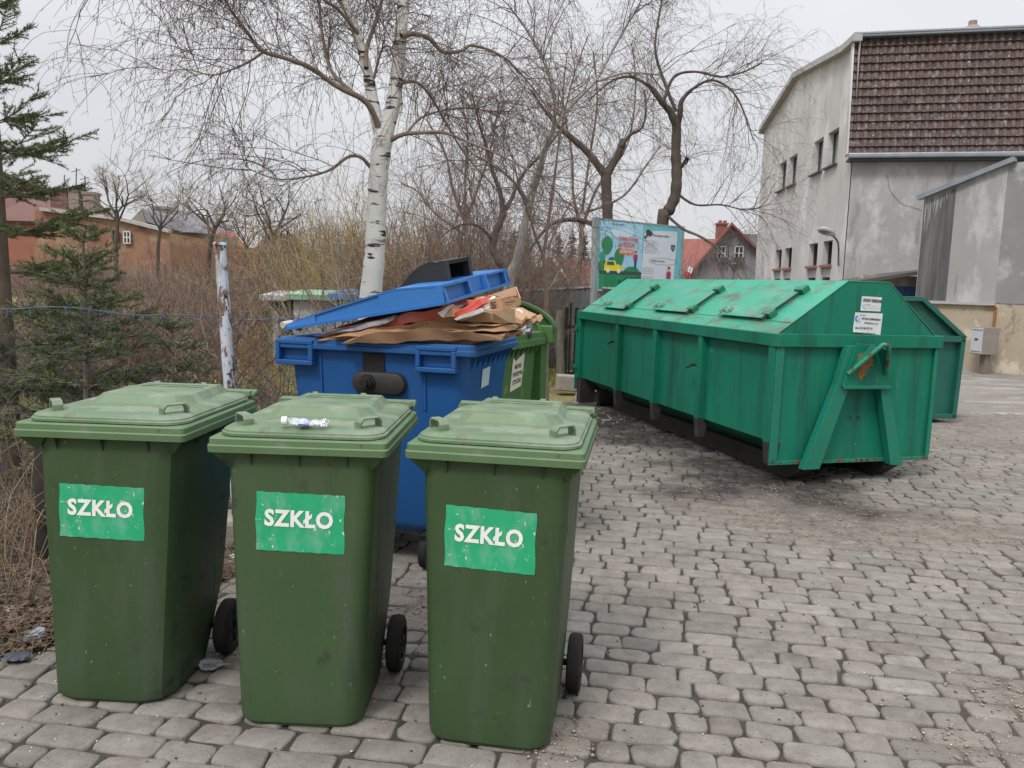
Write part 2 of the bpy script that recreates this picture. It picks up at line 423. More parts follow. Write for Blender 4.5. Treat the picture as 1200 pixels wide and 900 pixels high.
# loose grit and specks on the paving
def scatter_bits(name, n, area, size, m, label, cat, zfun=lambda x, y: 0.0, flat=.5):
    Vv = []; Ff = []; k = 0
    for q in range(n):
        x, y = area()
        s = size*(.35+rng.random()**2*1.6); P = rng.normal(0, 1, (6, 3)); P = P/np.linalg.norm(P, axis=1)[:, None]
        P = np.array([[1, 0, 0], [0, 1, 0], [-1, 0, 0], [0, -1, 0], [0, 0, 1], [0, 0, -1]])*(.6+.6*rng.random((6, 1)))*s
        P[:, 2] *= flat; a = rng.random()*6.28; P[:, :2] = P[:, :2] @ np.array([[math.cos(a), -math.sin(a)], [math.sin(a), math.cos(a)]])
        P += np.array([x, y, zfun(x, y)+s*flat*.4]); Vv.append(P)
        Ff += [(k, k+1, k+4), (k+1, k+2, k+4), (k+2, k+3, k+4), (k+3, k, k+4), (k+1, k, k+5), (k+2, k+1, k+5), (k+3, k+2, k+5), (k, k+3, k+5)]; k += 6
    return tag(npmesh(name, np.concatenate(Vv), np.array(Ff), m, smooth=False), label, cat, kind='stuff')
def pav_area():
    while True:
        y = 1.8+7*rng.random()**1.6; x = rng.uniform(-.65*y-.2, .68*y+.2)
        if x > edge_x(y): return x, y
_c = np.array([pav_area() for q in range(30000)]); _dm = dirtmask(_c[:, 0], _c[:, 1])
_c = _c[rng.random(len(_c)) < _dm]; _ci = [0]
def heap_area():
    _ci[0] = (_ci[0]+1) % len(_c); return _c[_ci[0]]+rng.normal(0, .004, 2)
scatter_bits('dark_grit', 1500, pav_area, .0042, mat('grit_dark', (.03, .03, .03), rough=.6), 'small dark grit scattered over the block paving', 'grit')
scatter_bits('pale_grit', 1300, pav_area, .0030, mat('grit_pale', (.6, .6, .57), rough=.5), 'tiny pale chips scattered over the block paving', 'grit')
scatter_bits('gravel', 5200, heap_area, .0052, mat('gravel_brown', (.21, .165, .13), (.32, .28, .24), 30, rough=.9), 'brown gravel and crumbs lying in the sandy patches', 'gravel', lambda x, y: .001)
# ================================================================== wheelie bins
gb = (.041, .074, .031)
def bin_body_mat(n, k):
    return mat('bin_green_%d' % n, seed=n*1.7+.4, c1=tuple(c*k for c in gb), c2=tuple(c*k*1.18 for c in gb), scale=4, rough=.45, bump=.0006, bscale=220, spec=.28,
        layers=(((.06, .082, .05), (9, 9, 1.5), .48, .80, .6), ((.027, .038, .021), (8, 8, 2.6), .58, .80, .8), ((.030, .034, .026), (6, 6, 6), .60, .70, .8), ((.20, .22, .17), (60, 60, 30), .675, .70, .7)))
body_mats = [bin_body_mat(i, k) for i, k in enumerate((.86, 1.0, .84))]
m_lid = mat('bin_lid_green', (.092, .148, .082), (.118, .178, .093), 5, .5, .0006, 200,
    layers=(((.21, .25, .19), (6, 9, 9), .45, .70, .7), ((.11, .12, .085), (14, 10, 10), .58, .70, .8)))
m_rimg = mat('bin_rim_green', (.075, .14, .062), (.10, .165, .08), 6, .5, .0006, 200,
    layers=(((.16, .19, .13), (12, 12, 20), .6, .75, .7), ((.05, .05, .035), (30, 30, 20), .62, .70, .8)))
m_black = mat('black_plastic', (.010, .010, .011), (.016, .016, .016), 8, .55, spec=.3)
m_rubber = mat('wheel_rubber', (.011, .011, .012), (.024, .022, .020), 12, .8, .0008, 90, spec=.25)
m_stick = mat('sticker_green', (.012, .30, .135), (.02, .36, .17), 6, .4, layers=(((.12, .36, .24), (18, 18, 9), .50, .72, .5), ((.60, .66, .62), (60, 14, 34), .64, .67, .5), ((.55, .62, .57), (14, 14, 70), .66, .68, .5)))
m_white = mat('lettering_white', (.78, .78, .75), (.66, .67, .64), 20, .5, layers=(((.1, .4, .25), (40, 40, 40), .68, .72, .5),))
def wheel(parent, x, y, z, r, wdt):
    b = MB(); pr = [(0, .2), (r*.30, .2), (r*.34, .38), (r*.62, .30), (r*.66, .5), (r*.70, .5)]
    k = 28
    rings = []
    for s in (-1, 1):
        for rr, hh in (pr if s < 0 else pr[::-1]):
            rings.append([(x+s*hh*wdt, y+max(rr, .001)*math.cos(2*math.pi*i/k), z+max(rr, .001)*math.sin(2*math.pi*i/k)) for i in range(k)])
    b.loft(rings)
    for i in range(5):
        a = 2*math.pi*i/5
        b.bar((x, y+r*.2*math.cos(a), z+r*.2*math.sin(a)), (x, y+r*.66*math.cos(a), z+r*.66*math.sin(a)), r*.12, wdt*.9, up=(1, 0, 0))
    h = b.build('wheel', m_black, parent, smooth=35)
    t = MB(); rings = []
    for xx, rr in ((-.42, .68), (-.5, .74), (-.5, .90), (-.40, .98), (-.15, 1), (.15, 1), (.40, .98), (.5, .90), (.5, .74), (.42, .68)):
        rings.append([(x+xx*wdt, y+rr*r*math.cos(2*math.pi*i/k), z+rr*r*math.sin(2*math.pi*i/k)) for i in range(k)])
    rings.append(rings[0]); t.loft(rings, False, False)
    t.build('tyre', m_rubber, h, smooth=30)
def body_section(z):
    t = z/.915
    return (.206+(.243-.206)*t, -.012+.045*t, .50+.115*t, .075-.02*t)   # half width, front y, back y, corner radius
def make_bin(idx, loc, rz, label, sticker_rect, smat, slabel):
    root = empty('wheelie_bin', loc, rz, label, 'bin', 'green wheelie bins in the front row')
    root.scale = ((1.02, 1, 1.01), (1.01, 1.0, 1.0), (.98, 1.0, 1.011))[idx]
    b = MB(); rings = []
    for z in (0, .012, .014, .03, .12, .3, .5, .7, .85, .918):
        h, yf, yb, r = body_section(z)
        ins = .012 if z < .013 else (.002 if z < .02 else 0)
        if z < .25: yb -= (.25-z)*.5
        rr = rrect(-h+ins, h-ins, yf+ins, yb-ins, z, r+(.012 if idx == 0 else 0), 2 if idx == 0 else 6)
        rings.append(rr)
    b.loft(rings)
    # gussets that carry the rim
    hT, yfT, ybT, _ = body_section(.9)
    for x in (-.155, 0, .155):
        b.extrude([(x-.002, yfT+.004, .918), (x-.002, .006, .918), (x-.002, yfT, .868)], (.004, 0, 0))
    for x in (-hT+.02, hT-.02):
        s = 1 if x > 0 else -1
        b.extrude([(s*(hT-.045), yfT+.002, .917), (s*.277, .012, .917), (s*.277, .05, .917), (s*(hT+.001), yfT+.05, .917)], (0, 0, -.002))
        b.add([(s*(hT-.05), yfT+.001, .917), (s*.278, .011, .917), (s*(hT+.0), yfT+.06, .917), (s*(hT-.012), yfT+.012, .862)], [(0, 1, 3), (1, 2, 3), (0, 3, 2)])
        for y in (.2, .33, .46):
            b.extrude([(s*(hT-.004), y, .918), (s*.283, y, .918), (s*(hT-.004), y, .868)], (0, .004, 0))
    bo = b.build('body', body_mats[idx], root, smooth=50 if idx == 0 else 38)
    if idx == 0: bv = bo.modifiers.new('bevel', 'BEVEL'); bv.width = .012; bv.segments = 2; bv.limit_method = 'ANGLE'; bv.angle_limit = R(30)
    r = MB()
    def ring(x, y0, y1, z, rad): return rrect(-x, x, y0, y1, z, rad, 4)
    r.loft([ring(.280, .010, .652, .916, .018), ring(.289, .001, .661, .917, .02), ring(.290, 0, .662, .938, .02), ring(.286, .004, .658, .942, .02), ring(.285, .005, .657, .960, .02), ring(.279, .011, .651, .964, .018), ring(.2, .1, .6, .9645, .02)], cap0=True, cap1=True)
    r.build('rim', m_rimg, root, smooth=30)
    l = MB()
    def lr(ins, z, rad=.075): return rrect(-.268+ins, .268-ins, .022+ins, .668-ins*.5, z, max(rad-ins, .02), 7)
    l.loft([lr(.004, .9655), lr(0, .967), lr(0, .975), lr(.006, .978), lr(.007, .983), lr(.016, .989), lr(.035, .993), lr(.06, .995), lr(.14, .997)], cap0=False)
    hump = [(-.15, .25), (.15, .25), (.19, .30), (.175, .655), (-.175, .655), (-.19, .30)]
    hp = [(x*1.0, y, .992) for x, y in hump]; hq = [(x*.84, .285+(y-.25)*.89, 1.024) for x, y in hump]
    l.loft([hp, hq])
    for y in (.53, .575): l.box(-.12, .12, y, y+.012, 1.024, 1.027)
    l.box(-.262, -.16, .645, .675, .98, .999); l.box(.16, .262, .645, .675, .98, .999)
    for x in (-.13, .06): l.extrude([(x, .63, .985), (x, .72, .985), (x, .715, 1.012), (x, .66, 1.028)], (.02, 0, 0))
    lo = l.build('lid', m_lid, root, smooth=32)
    for s in (-1, 1):
        h = MB(); a = R(52)*s; cx, cy = s*.205, .115
        dx, dy = math.cos(a), math.sin(a)*1.0
        pr = [(-.047, .985), (-.046, 1.014), (-.034, 1.027), (.034, 1.027), (.046, 1.014), (.047, .985)]
        px_, py_ = -dy*.016, dx*.016
        rr = []
        for q, z in pr:
            for th in (0,):
                rr.append([(cx+q*dx-px_, cy+q*dy-py_, z), (cx+q*dx+px_, cy+q*dy+py_, z), (cx+q*.86*dx+px_, cy+q*.86*dy+py_, z-.006), (cx+q*.86*dx-px_, cy+q*.86*dy-py_, z-.006)])
        h.loft(rr); h.build('lid_handle', m_lid, lo, smooth=40, bevel=.002)
    g = MB(); g.tube([(-.262, .655, .975), (-.262, .70, .985), (-.262, .715, .985)], .011); g.tube([(.262, .655, .975), (.262, .70, .985), (.262, .715, .985)], .011)
    g.tube([(-.27, .715, .985), (.27, .715, .985)], .014, 10); g.build('grab_bar', m_rimg, root, smooth=40)
    x = MB(); x.tube([(-.235, .425, .102), (.235, .425, .102)], .012, 10); x.build('axle', m_black, root, smooth=40)
    for s in (-1, 1): wheel(root, s*.25, .425, .102, .105, .05)
    # sticker on the sloped front
    x0, x1, z0, z1, tilt = sticker_rect
    def fr(x, z): 
        h, yf, yb, r_ = body_section(z); q = max(0, abs(x)-(h-r_)); return (x, yf+(r_-math.sqrt(max(r_*r_-q*q, 0)) if q > 0 else 0)-.0015, z)
    s = MB(); nx_, nz_ = 16, 8; G = []
    for i in range(nz_+1):
        for j in range(nx_+1):
            u_, v_ = j/nx_, i/nz_; xx = x0+(x1-x0)*u_+.002*math.sin(v_*9); zz = z0+(z1-z0)*v_+tilt*(u_-.5)
            if i in (0, nz_): zz += .0012*math.sin(j*2.1)
            G.append(fr(xx, zz))
    s.add(G, [(i*(nx_+1)+j, i*(nx_+1)+j+1, (i+1)*(nx_+1)+j+1, (i+1)*(nx_+1)+j) for i in range(nz_) for j in range(nx_)])
    st = s.build('sticker', smat, root, smooth=60); st['label'] = slabel
    cx, cz = (x0+x1)/2, (z0+z1)/2; h, yf, yb, r_ = body_section(cz)
    tx = text('SZKŁO', .073, 'lettering', m_white, st, (cx-.004, yf-.0028, cz+.010), rot=(math.pi/2-.049, math.atan2(-tilt, x1-x0), 0), bold=.0028, sx=.93, space=1.10)
    return root
bins = []
for i, (x, y, t, lab, sr, sl) in enumerate([
    (-1.372, 2.615, -.05, 'dirty green wheelie bin nearest the chain link fence with SZKŁO sticker, empty lid', (-.150, .138, .575, .755, -.006), 'clean green SZKŁO sticker with slightly curled edge'),
    (-.680, 2.50, -.030, 'dirty green wheelie bin with a crumpled plastic bottle lying on its lid', (-.138, .148, .592, .785, -.006), 'scratched green SZKŁO sticker with torn top edge'),
    (-.052, 2.41, -.16, 'dirty green wheelie bin standing nearest the open paving, with a rub mark at its foot', (-.155, .140, .575, .768, -.008), 'green SZKŁO sticker with white scratches on its right side')]):
    bins.append(make_bin(i, (x, y, 0), t, lab, sr, m_stick, sl))
# bottle on the lid of the middle bin
m_pet = bpy.data.materials.new('clear_plastic'); m_pet.use_nodes = True
pb = m_pet.node_tree.nodes['Principled BSDF']; pb.inputs['Base Color'].default_value = (.9, .94, .97, 1); pb.inputs['Roughness'].default_value = .12
pb.inputs['Transmission Weight'].default_value = .75; pb.inputs['IOR'].default_value = 1.25
m_capw = mat('bottle_cap_white', (.75, .76, .78), rough=.4); m_blue_lab = mat('bottle_label_blue', (.55, .62, .72), (.1, .2, .5), 45, .4)
pc = gnd(358, 492, 1.02)
bt = empty('plastic_bottle', (pc.x, pc.y, .998), R(4), 'crumpled clear plastic bottle with white cap lying on a bin lid', 'bottle')
b = MB(); rr = []
for x, r_, f in ((-.058, .010, 1), (-.05, .012, 1), (-.04, .02, .9), (-.03, .026, .8), (-.01, .026, .62), (.0, .027, .7), (.015, .025, .5), (.03, .028, .66), (.045, .026, .55), (.06, .029, .7), (.068, .026, .75), (.070, .012, .7)):
    rr.append([(x+.003*math.sin(i*1.7), r_*math.cos(2*math.pi*i/18)*(1+.10*math.sin(i*2.3+x*150)), .018*f+.001+r_*.62*f*math.sin(2*math.pi*i/18)*(1+.12*math.sin(i*3.1+x*90))) for i in range(18)])
b.loft(rr); b.build('bottle_shell', m_pet, bt, smooth=25)
b = MB(); b.tube([(-.075, 0, .017), (-.058, 0, .018)], .0145, 16); b.build('cap', m_capw, bt, smooth=40)
b = MB(); rr = []
for x, r_, f in ((-.02, .0275, .66), (-.005, .0285, .72), (.012, .0265, .55)):
    rr.append([(x, r_*math.cos(2*math.pi*i/18)*(1+.06*math.sin(i*2.3)), .018*f+.001+r_*.64*f*math.sin(2*math.pi*i/18)) for i in range(18)])
b.loft(rr, False, False); b.build('paper_label', m_blue_lab, bt, smooth=25)

# ================================================================== blue paper container
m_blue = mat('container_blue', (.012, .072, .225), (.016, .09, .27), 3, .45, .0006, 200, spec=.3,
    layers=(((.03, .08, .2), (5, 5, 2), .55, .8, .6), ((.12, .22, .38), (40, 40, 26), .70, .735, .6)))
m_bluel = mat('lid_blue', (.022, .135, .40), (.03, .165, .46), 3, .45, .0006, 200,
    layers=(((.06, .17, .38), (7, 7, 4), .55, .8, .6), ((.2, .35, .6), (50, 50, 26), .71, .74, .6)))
BT = -.26; BL, BD, BH = 1.067, .86, 1.175
bc = Vector((-.70, 3.955, 0)); ax = Vector((math.cos(BT), math.sin(BT), 0)); ay = Vector((-math.sin(BT), math.cos(BT), 0))
bo = bc-ax*BL/2
blue = empty('paper_container', bo, BT, 'large blue wheeled paper container overflowing with cardboard, lid propped open', 'waste container')
b = MB(); rings = []
def bsec(z):
    t = (z-.2)/(1.11-.2); i = .12*(1-t)+.045*t; return i, .05*(1-t)+.03*t
for z, dz in ((.17, .06), (.2, .015), (.24, 0), (.5, 0), (.8, 0), (1.06, 0), (1.112, 0)):
    i, r_ = bsec(max(z, .2)); rings.append(rrect(i+dz, BL-i-dz, i*.9+dz, BD-i*.9-dz, z, .09-.03*(z), 6))
b.loft(rings, cap1=False)
inner = [rrect(.075, BL-.075, .07, BD-.07, 1.10, .05, 6), rrect(.11, BL-.11, .1, BD-.1, .75, .05, 6)]
b.loft(inner[::-1], cap0=True, cap1=False)
for k in range(8):   # fins below the rim on the side that faces right
    y = .10+k*.093
    i, _ = bsec(1.1); b.extrude([(BL-i-.012, y, 1.118), (BL-.008, y, 1.118), (BL-i-.012, y+.012, 1.03)], (0, .006, 0))
for x in (.235, .80):   # thin ribs on the near side
    i0, i1 = bsec(.86)[0]*.9, bsec(1.08)[0]*.9; b.hexa([(x-.005, i0-.008, .84), (x+.005, i0-.008, .84), (x+.005, i0+.02, .84), (x-.005, i0+.02, .84), (x-.005, i1-.008, 1.09), (x+.005, i1-.008, 1.09), (x+.005, i1+.02, 1.09), (x-.005, i1+.02, 1.09)])
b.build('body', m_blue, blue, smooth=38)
r = MB(); 
def ro(i, z, rad): return rrect(i, BL-i, i, BD-i, z, rad, 4)
r.loft([ro(.045, 1.116, .03), ro(.006, 1.116, .035), ro(0, 1.122, .035), ro(0, 1.142, .035), ro(.007, 1.147, .035), ro(.008, 1.166, .035), ro(.016, 1.174, .035), ro(.06, 1.176, .03), ro(.07, 1.168, .03), ro(.074, 1.10, .03), ro(.045, 1.116, .03)], False, False)
r.build('rim', m_blue, blue, smooth=35)
for x0 in (0.0, .765):
    p = MB(); x1 = x0+.21; z0, z1 = 1.035, 1.165; f = .024
    p.box(x0+.002, x1, -.006, .045, z0, z0+f); p.box(x0+.002, x1, -.006, .045, z1-f, z1-.002)
    p.box(x0+.002, x0+f, -.0055, .0445, z0+f, z1-f); p.box(x1-f, x1, -.0055, .0445, z0+f, z1-f)
    p.box(x0+f, x1-f, .035, .0447, z0+f, z1-f)
    p.box(x0+f, x1-f, .008, .035, z0+f+.058, z0+f+.066)
    p.build('lifting_pocket', m_blue, blue, bevel=.004)
i_ = bsec(1.0)[0]*.9
t = MB(); t.box(.468, .588, i_-.012, i_+.03, .93, 1.113); tp = t.build('trunnion_plate', m_black, blue, bevel=.004)
t = MB(); rr = []
for y, g in ((i_+.02, 0), (i_-.018, 0), (i_-.03, .006), (i_-.034, .016)):
    rr.append([(q[0], y, q[1]) for q in rrect(.415+g, .705-g, .905+g, 1.02-g, 0, .057-g, 8)])
t.loft(rr); to = t.build('trunnion_cover', mat('trunnion_black', (.014, .013, .013), (.028, .025, .024), 9, .55, .001, 80), tp, smooth=40)
t = MB(); yy = i_-.034
for r1, r2, d0, d1 in ((.042, .040, 0, .012), (.032, .030, .012, .03), (.020, .019, .03, .055)):
    k = 20; t.loft([[(.508+r1*math.cos(2*math.pi*i/k), yy-d0, .965+r1*math.sin(2*math.pi*i/k)) for i in range(k)], [(.508+r2*math.cos(2*math.pi*i/k), yy-d1, .965+r2*math.sin(2*math.pi*i/k)) for i in range(k)]])
t.build('lifting_pin', mat('pin_steel', (.06, .055, .05), (.02, .018, .016), 20, .45, metal=.6), to, smooth=40)
for (x, y) in ((.2, .16), (.79, .13), (.2, .7), (.87, .7)):
    wheel(blue, x, y, .085, .085, .04)
    w_ = MB(); w_.bar((x, y, .085), (x, y-.02, .19), .05, .06); w_.build('castor_fork', m_black, blue, bevel=.003)
s = MB(); i0, i1 = bsec(.93)[0], bsec(1.04)[0]
s.add([(BL-i0+.0045, .30, .93), (BL-i0+.0045, .44, .935), (BL-i1+.0035, .44, 1.035), (BL-i1+.0035, .30, 1.03)], [(0, 1, 2, 3)])
so_ = s.build('notice_sticker', mat('faded_paper_blue', (.50, .58, .62), (.36, .47, .55), 30, .6), blue); so_['label'] = 'faded pale rectangular sticker'
# propped lid
P00, P10, P11 = at(336, 387, 4.10), at(521, 357, 3.80), at(598, 333, 4.72)
A = P10-P00; B = P11-P10; nrm = A.cross(B).normalized()
lroot = tag(bpy.data.objects.new('lid', None), None); col.objects.link(lroot); lroot.parent = blue
bpy.data.objects.remove(lroot)
Bm = blue.matrix_basis.copy(); Bm = Matrix.LocRotScale(blue.location, blue.rotation_euler, blue.scale); Bi = Bm.inverted()
def lp(s_, t_, h): 
    return Bi @ (P00+A*s_+B*t_+nrm*h*1.0)
def skh(s_): return .028+.085*min(1, s_/.72)**.8 if s_ < .72 else .113-.02*(s_-.72)/.28
b = MB()
ss = [0, .08, .2, .35, .5, .62, .72, .84, 1]
for side in (0, 1):
    t0 = 0 if side == 0 else 1; din = .012 if side == 0 else -.012
    for a_, c_ in zip(ss[:-1], ss[1:]):
        h0, h1 = skh(a_), skh(c_); rec = .008 if (.2 <= a_ < .62) else 0
        ti = (rec if side == 0 else -rec)
        b.hexa([lp(a_, t0+ti, .014), lp(c_, t0+ti, .014), lp(c_, t0+din+ti, .014), lp(a_, t0+din+ti, .014), lp(a_, t0+ti+din*.5, h0), lp(c_, t0+ti+din*.5, h1), lp(c_, t0+ti+din, h1), lp(a_, t0+ti+din, h0)])
# flange, top skin, end wall
for (s0, s1, t0, t1) in ((0, 1, -.014, .012), (0, 1, .988, 1.014), (.985, 1.012, .012, .988), (-.01, .02, .012, .988)):
    b.hexa([lp(s0, t0, 0), lp(s1, t0, 0), lp(s1, t1, 0), lp(s0, t1, 0), lp(s0, t0, .014), lp(s1, t0, .014), lp(s1, t1, .014), lp(s0, t1, .014)])
for a_, c_ in zip(ss[:-1], ss[1:]):
    a2, c2 = min(a_, .965), min(c_, .965)
    h0, h1 = skh(a_), skh(c_)
    b.hexa([lp(a2, .004, h0-.008), lp(c2, .004, h1-.008), lp(c2, .996, h1-.008), lp(a2, .996, h0-.008), lp(a2, .004, h0), lp(c2, .004, h1), lp(c2, .996, h1), lp(a2, .996, h0)])
b.hexa([lp(.955, .012, .014), lp(.968, .012, .014), lp(.968, .988, .014), lp(.955, .988, .014), lp(.955, .012, skh(1)-.008), lp(.966, .012, skh(1)-.008), lp(.966, .988, skh(1)-.008), lp(.955, .988, skh(1)-.008)])
for t_ in (.03, .36, .62, .93):
    b.hexa([lp(.968, t_, .014), lp(1.004, t_, .014), lp(1.004, t_+.03, .014), lp(.968, t_+.03, .014), lp(.968, t_, skh(1)), lp(.99, t_, skh(1)), lp(.99, t_+.03, skh(1)), lp(.968, t_+.03, skh(1))])
for t0, t1 in ((.04, .36), (.66, .96)):
    b.hexa([lp(.966, t0, skh(1)-.012), lp(1.004, t0, skh(1)-.012), lp(1.004, t1, skh(1)-.012), lp(.966, t1, skh(1)-.012), lp(.966, t0, skh(1)), lp(1.004, t0, skh(1)), lp(1.004, t1, skh(1)), lp(.966, t1, skh(1))])
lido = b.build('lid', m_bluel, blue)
hs = MB()   # curved black hood standing on the lid
prof = []
for q in range(9):
    u_ = q/8; prof.append((.58+.24*u_, .01+.105*math.sin(u_*1.4)))
prof += [(.85, .108), (.91, .108)]
th = .012
t0, t1 = .30, .62
def hp_(s_, t_, h): return lp(s_, t_, h+skh(min(s_, 1))-.012)
for tt in (t0, t1):
    for (a_, h0), (c_, h1) in zip(prof[:-1], prof[1:]):
        hs.hexa([hp_(a_, tt, 0), hp_(c_, tt, 0), hp_(c_, tt+.014, 0), hp_(a_, tt+.014, 0), hp_(a_, tt, h0), hp_(c_, tt, h1), hp_(c_, tt+.014, h1), hp_(a_, tt+.014, h0)])
for (a_, h0), (c_, h1) in zip(prof[:-1], prof[1:]):
    hs.hexa([hp_(a_, t0+.001, h0-th), hp_(c_, t0+.001, h1-th), hp_(c_, t1+.013, h1-th), hp_(a_, t1+.013, h0-th), hp_(a_, t0+.001, h0+.001), hp_(c_, t0+.001, h1+.001), hp_(c_, t1+.013, h1+.001), hp_(a_, t1+.013, h0+.001)])
for (ta, tb) in ((t0-.01, t0+.03), (t1-.016, t1+.024)):
    hs.hexa([hp_(.87, ta, 0), hp_(.91, ta, 0), hp_(.91, tb, 0), hp_(.87, tb, 0), hp_(.87, ta, .114), hp_(.915, ta, .114), hp_(.915, tb, .114), hp_(.87, tb, .114)])
hs.hexa([hp_(.87, t0+.03, .093), hp_(.91, t0+.03, .093), hp_(.91, t1-.016, .093), hp_(.87, t1-.016, .093), hp_(.87, t0+.03, .113), hp_(.91, t0+.03, .113), hp_(.91, t1-.016, .113), hp_(.87, t1-.016, .113)])
ho = hs.build('hood', mat('hood_black', (.016, .016, .018), (.026, .026, .028), 5, .42), lido)
ho['label'] = 'black curved plastic hood with an open front'
g = MB(); g.tube([at(331, 381, 4.1), at(342, 379, 4.15)], .018, 10); g.tube([at(341, 380, 4.15), at(352, 384, 4.2)], .02, 10)
g.build('hinge_tube', mat('grey_pipe', (.45, .42, .38), rough=.5), blue, smooth=40, world=True)

# ------------------------------------------------------------------ cardboard in and on the container
m_kraft = mat('kraft_cardboard', (.36, .21, .115), (.44, .27, .155), 7, .85, .0008, 60, layers=(((.25, .14, .08), (3, 9, 9), .55, .7, None),))
m_kraftd = mat('kraft_cardboard_dark', (.25, .135, .075), (.33, .19, .11), 6, .85, .0008, 60)
m_red = mat('printed_red_card', (.50, .075, .055), (.62, .17, .13), 6, .45, layers=(((.65, .5, .45), (5, 9, 6), .58, .62, .5),))
m_dkp = mat('printed_dark_paper', (.06, .055, .08), (.35, .33, .36), 11, .4, layers=(((.5, .1, .08), (6, 6, 6), .56, .6, .5),))
m_wht = mat('white_card_edge', (.68, .66, .62), (.55, .52, .5), 10, .7)
m_or = mat('orange_box', (.52, .12, .05), (.60, .16, .07), 5, .55)
m_ink = mat('ink_dark', (.05, .03, .025), rough=.8)
def slab(name, poly, back, m, label, cat, lift=0, group=None, bevel=.002):
    """poly: (u, v, depth) corners of the near face; back: vector to the far side"""
    P = [at(*p) for p in poly]; b = MB(); b.extrude(P, back)
    import bmesh
    bm = bmesh.new(); V_ = [bm.verts.new(p) for p in b.v]; [bm.faces.new([V_[i] for i in f]) for f in b.f]
    bmesh.ops.triangulate(bm, faces=bm.faces[:]); 
    for _ in range(4):
        long_ = [e for e in bm.edges if e.calc_length() > .045]
        if long_: bmesh.ops.subdivide_edges(bm, edges=long_, cuts=1); bmesh.ops.triangulate(bm, faces=bm.faces[:])
    sd_ = random.random()*50
    for v in bm.verts:
        q = v.co*17+Vector((sd_, sd_, sd_)); v.co += Vector((0, .004*math.sin(q.x*1.3+q.z*2.1), .0055*math.sin(q.x+q.y*1.7+1.3*math.sin(q.x*.7))+.003*math.sin(q.x*3.1+q.y*2.3)))
    me = bpy.data.meshes.new(name); bm.to_mesh(me); bm.free(); me.materials.append(m); o = bpy.data.objects.new(name, me); col.objects.link(o)
    return tag(o, label, cat, group)
bk = ay*.62
slab('cardboard_box', [(372, 397, 4.02), (436, 387, 4.02), (520, 389, 3.95), (553, 398, 3.92), (553, 408, 3.92), (430, 404, 4.0), (372, 402, 4.05)], ay*.6, m_kraftd, 'flattened brown carton lying lowest, level with the blue rim', 'cardboard')
slab('cardboard_sheet', [(388, 396, 3.98), (430, 386, 3.95), (500, 377, 3.9), (556, 382, 3.85), (604, 379, 3.9), (607, 384, 3.9), (596, 387, 3.88), (560, 388, 3.85), (500, 387, 3.9), (430, 393, 3.95)], ay*.55+Vector((0, 0, .02)), m_kraft, 'long flattened kraft sheet sticking out past the right rim', 'cardboard')
slab('cardboard_sheet', [(500, 377, 3.94), (528, 368, 3.92), (560, 366, 3.9), (594, 366, 3.9), (612, 374, 3.9), (612, 378, 3.9), (585, 377, 3.9), (545, 376, 3.92), (520, 380, 3.94)], ay*.3+Vector((0, 0, .01)), m_kraft, 'crumpled kraft sheet with bent flap, second from the top', 'cardboard')
slab('cardboard_flap', [(572, 366, 3.86), (599, 363, 3.82), (600, 379, 3.84), (588, 374, 3.85)], ay*.03+ax*.01, mat('kraft_pale', (.52, .37, .24), (.46, .31, .19), 9, .85), 'pale torn cardboard flap bent upright at the right end', 'cardboard')
slab('printed_card_roll', [(375, 392, 4.06), (404, 383, 4.0), (462, 371, 3.95), (513, 361, 3.92), (519, 371, 3.92), (470, 382, 3.95), (420, 389, 4.0), (380, 394, 4.06)], ay*.45+Vector((0, 0, .05)), m_red, 'long red and pink printed card folded flat under the lid', 'printed card')
slab('printed_paper', [(366, 393, 4.03), (395, 386, 3.98), (440, 375, 3.94), (462, 371, 3.9), (462, 376, 3.9), (425, 385, 3.95), (380, 394, 4.02)], ay*.3, m_dkp, 'dark glossy printed paper wedged under the left of the lid', 'paper')
slab('white_card', [(513, 366, 3.86), (524, 358, 3.86), (528, 359, 3.86), (519, 371, 3.86)], ay*.3, m_wht, 'small white folded card end sticking up between red cards', 'card')
slab('small_kraft_piece', [(519, 371, 3.85), (530, 362, 3.85), (532, 372, 3.85)], ay*.3, m_kraft, 'small brown wedge of cardboard beside the white card end', 'cardboard')
slab('printed_card', [(527, 369, 3.88), (546, 360, 3.85), (562, 351, 3.85), (566, 357, 3.85), (545, 369, 3.86), (532, 374, 3.88)], ay*.12+Vector((0, 0, .01)), mat('bright_red_card', (.55, .05, .04), (.6, .1, .08), 4, .45), 'bright red card with a white edge pointing right', 'printed card')
slab('white_card', [(532, 375, 3.84), (562, 361, 3.82), (567, 361, 3.82), (566, 365, 3.82), (535, 377, 3.84)], ay*.1, m_wht, 'long white card strip under the bright red card', 'card')
slab('orange_box', [(546, 353, 4.05), (563, 350, 4.02), (564, 367, 4.02), (548, 368, 4.05)], ay*.3+Vector((0, 0, .02)), m_or, 'small orange box with a white end under the lid', 'box')
slab('white_box', [(563, 349, 4.0), (566, 350, 3.99), (568, 366, 3.99), (564, 367, 4.0)], ay*.3, m_wht, 'white box end standing between orange box and open carton', 'box')
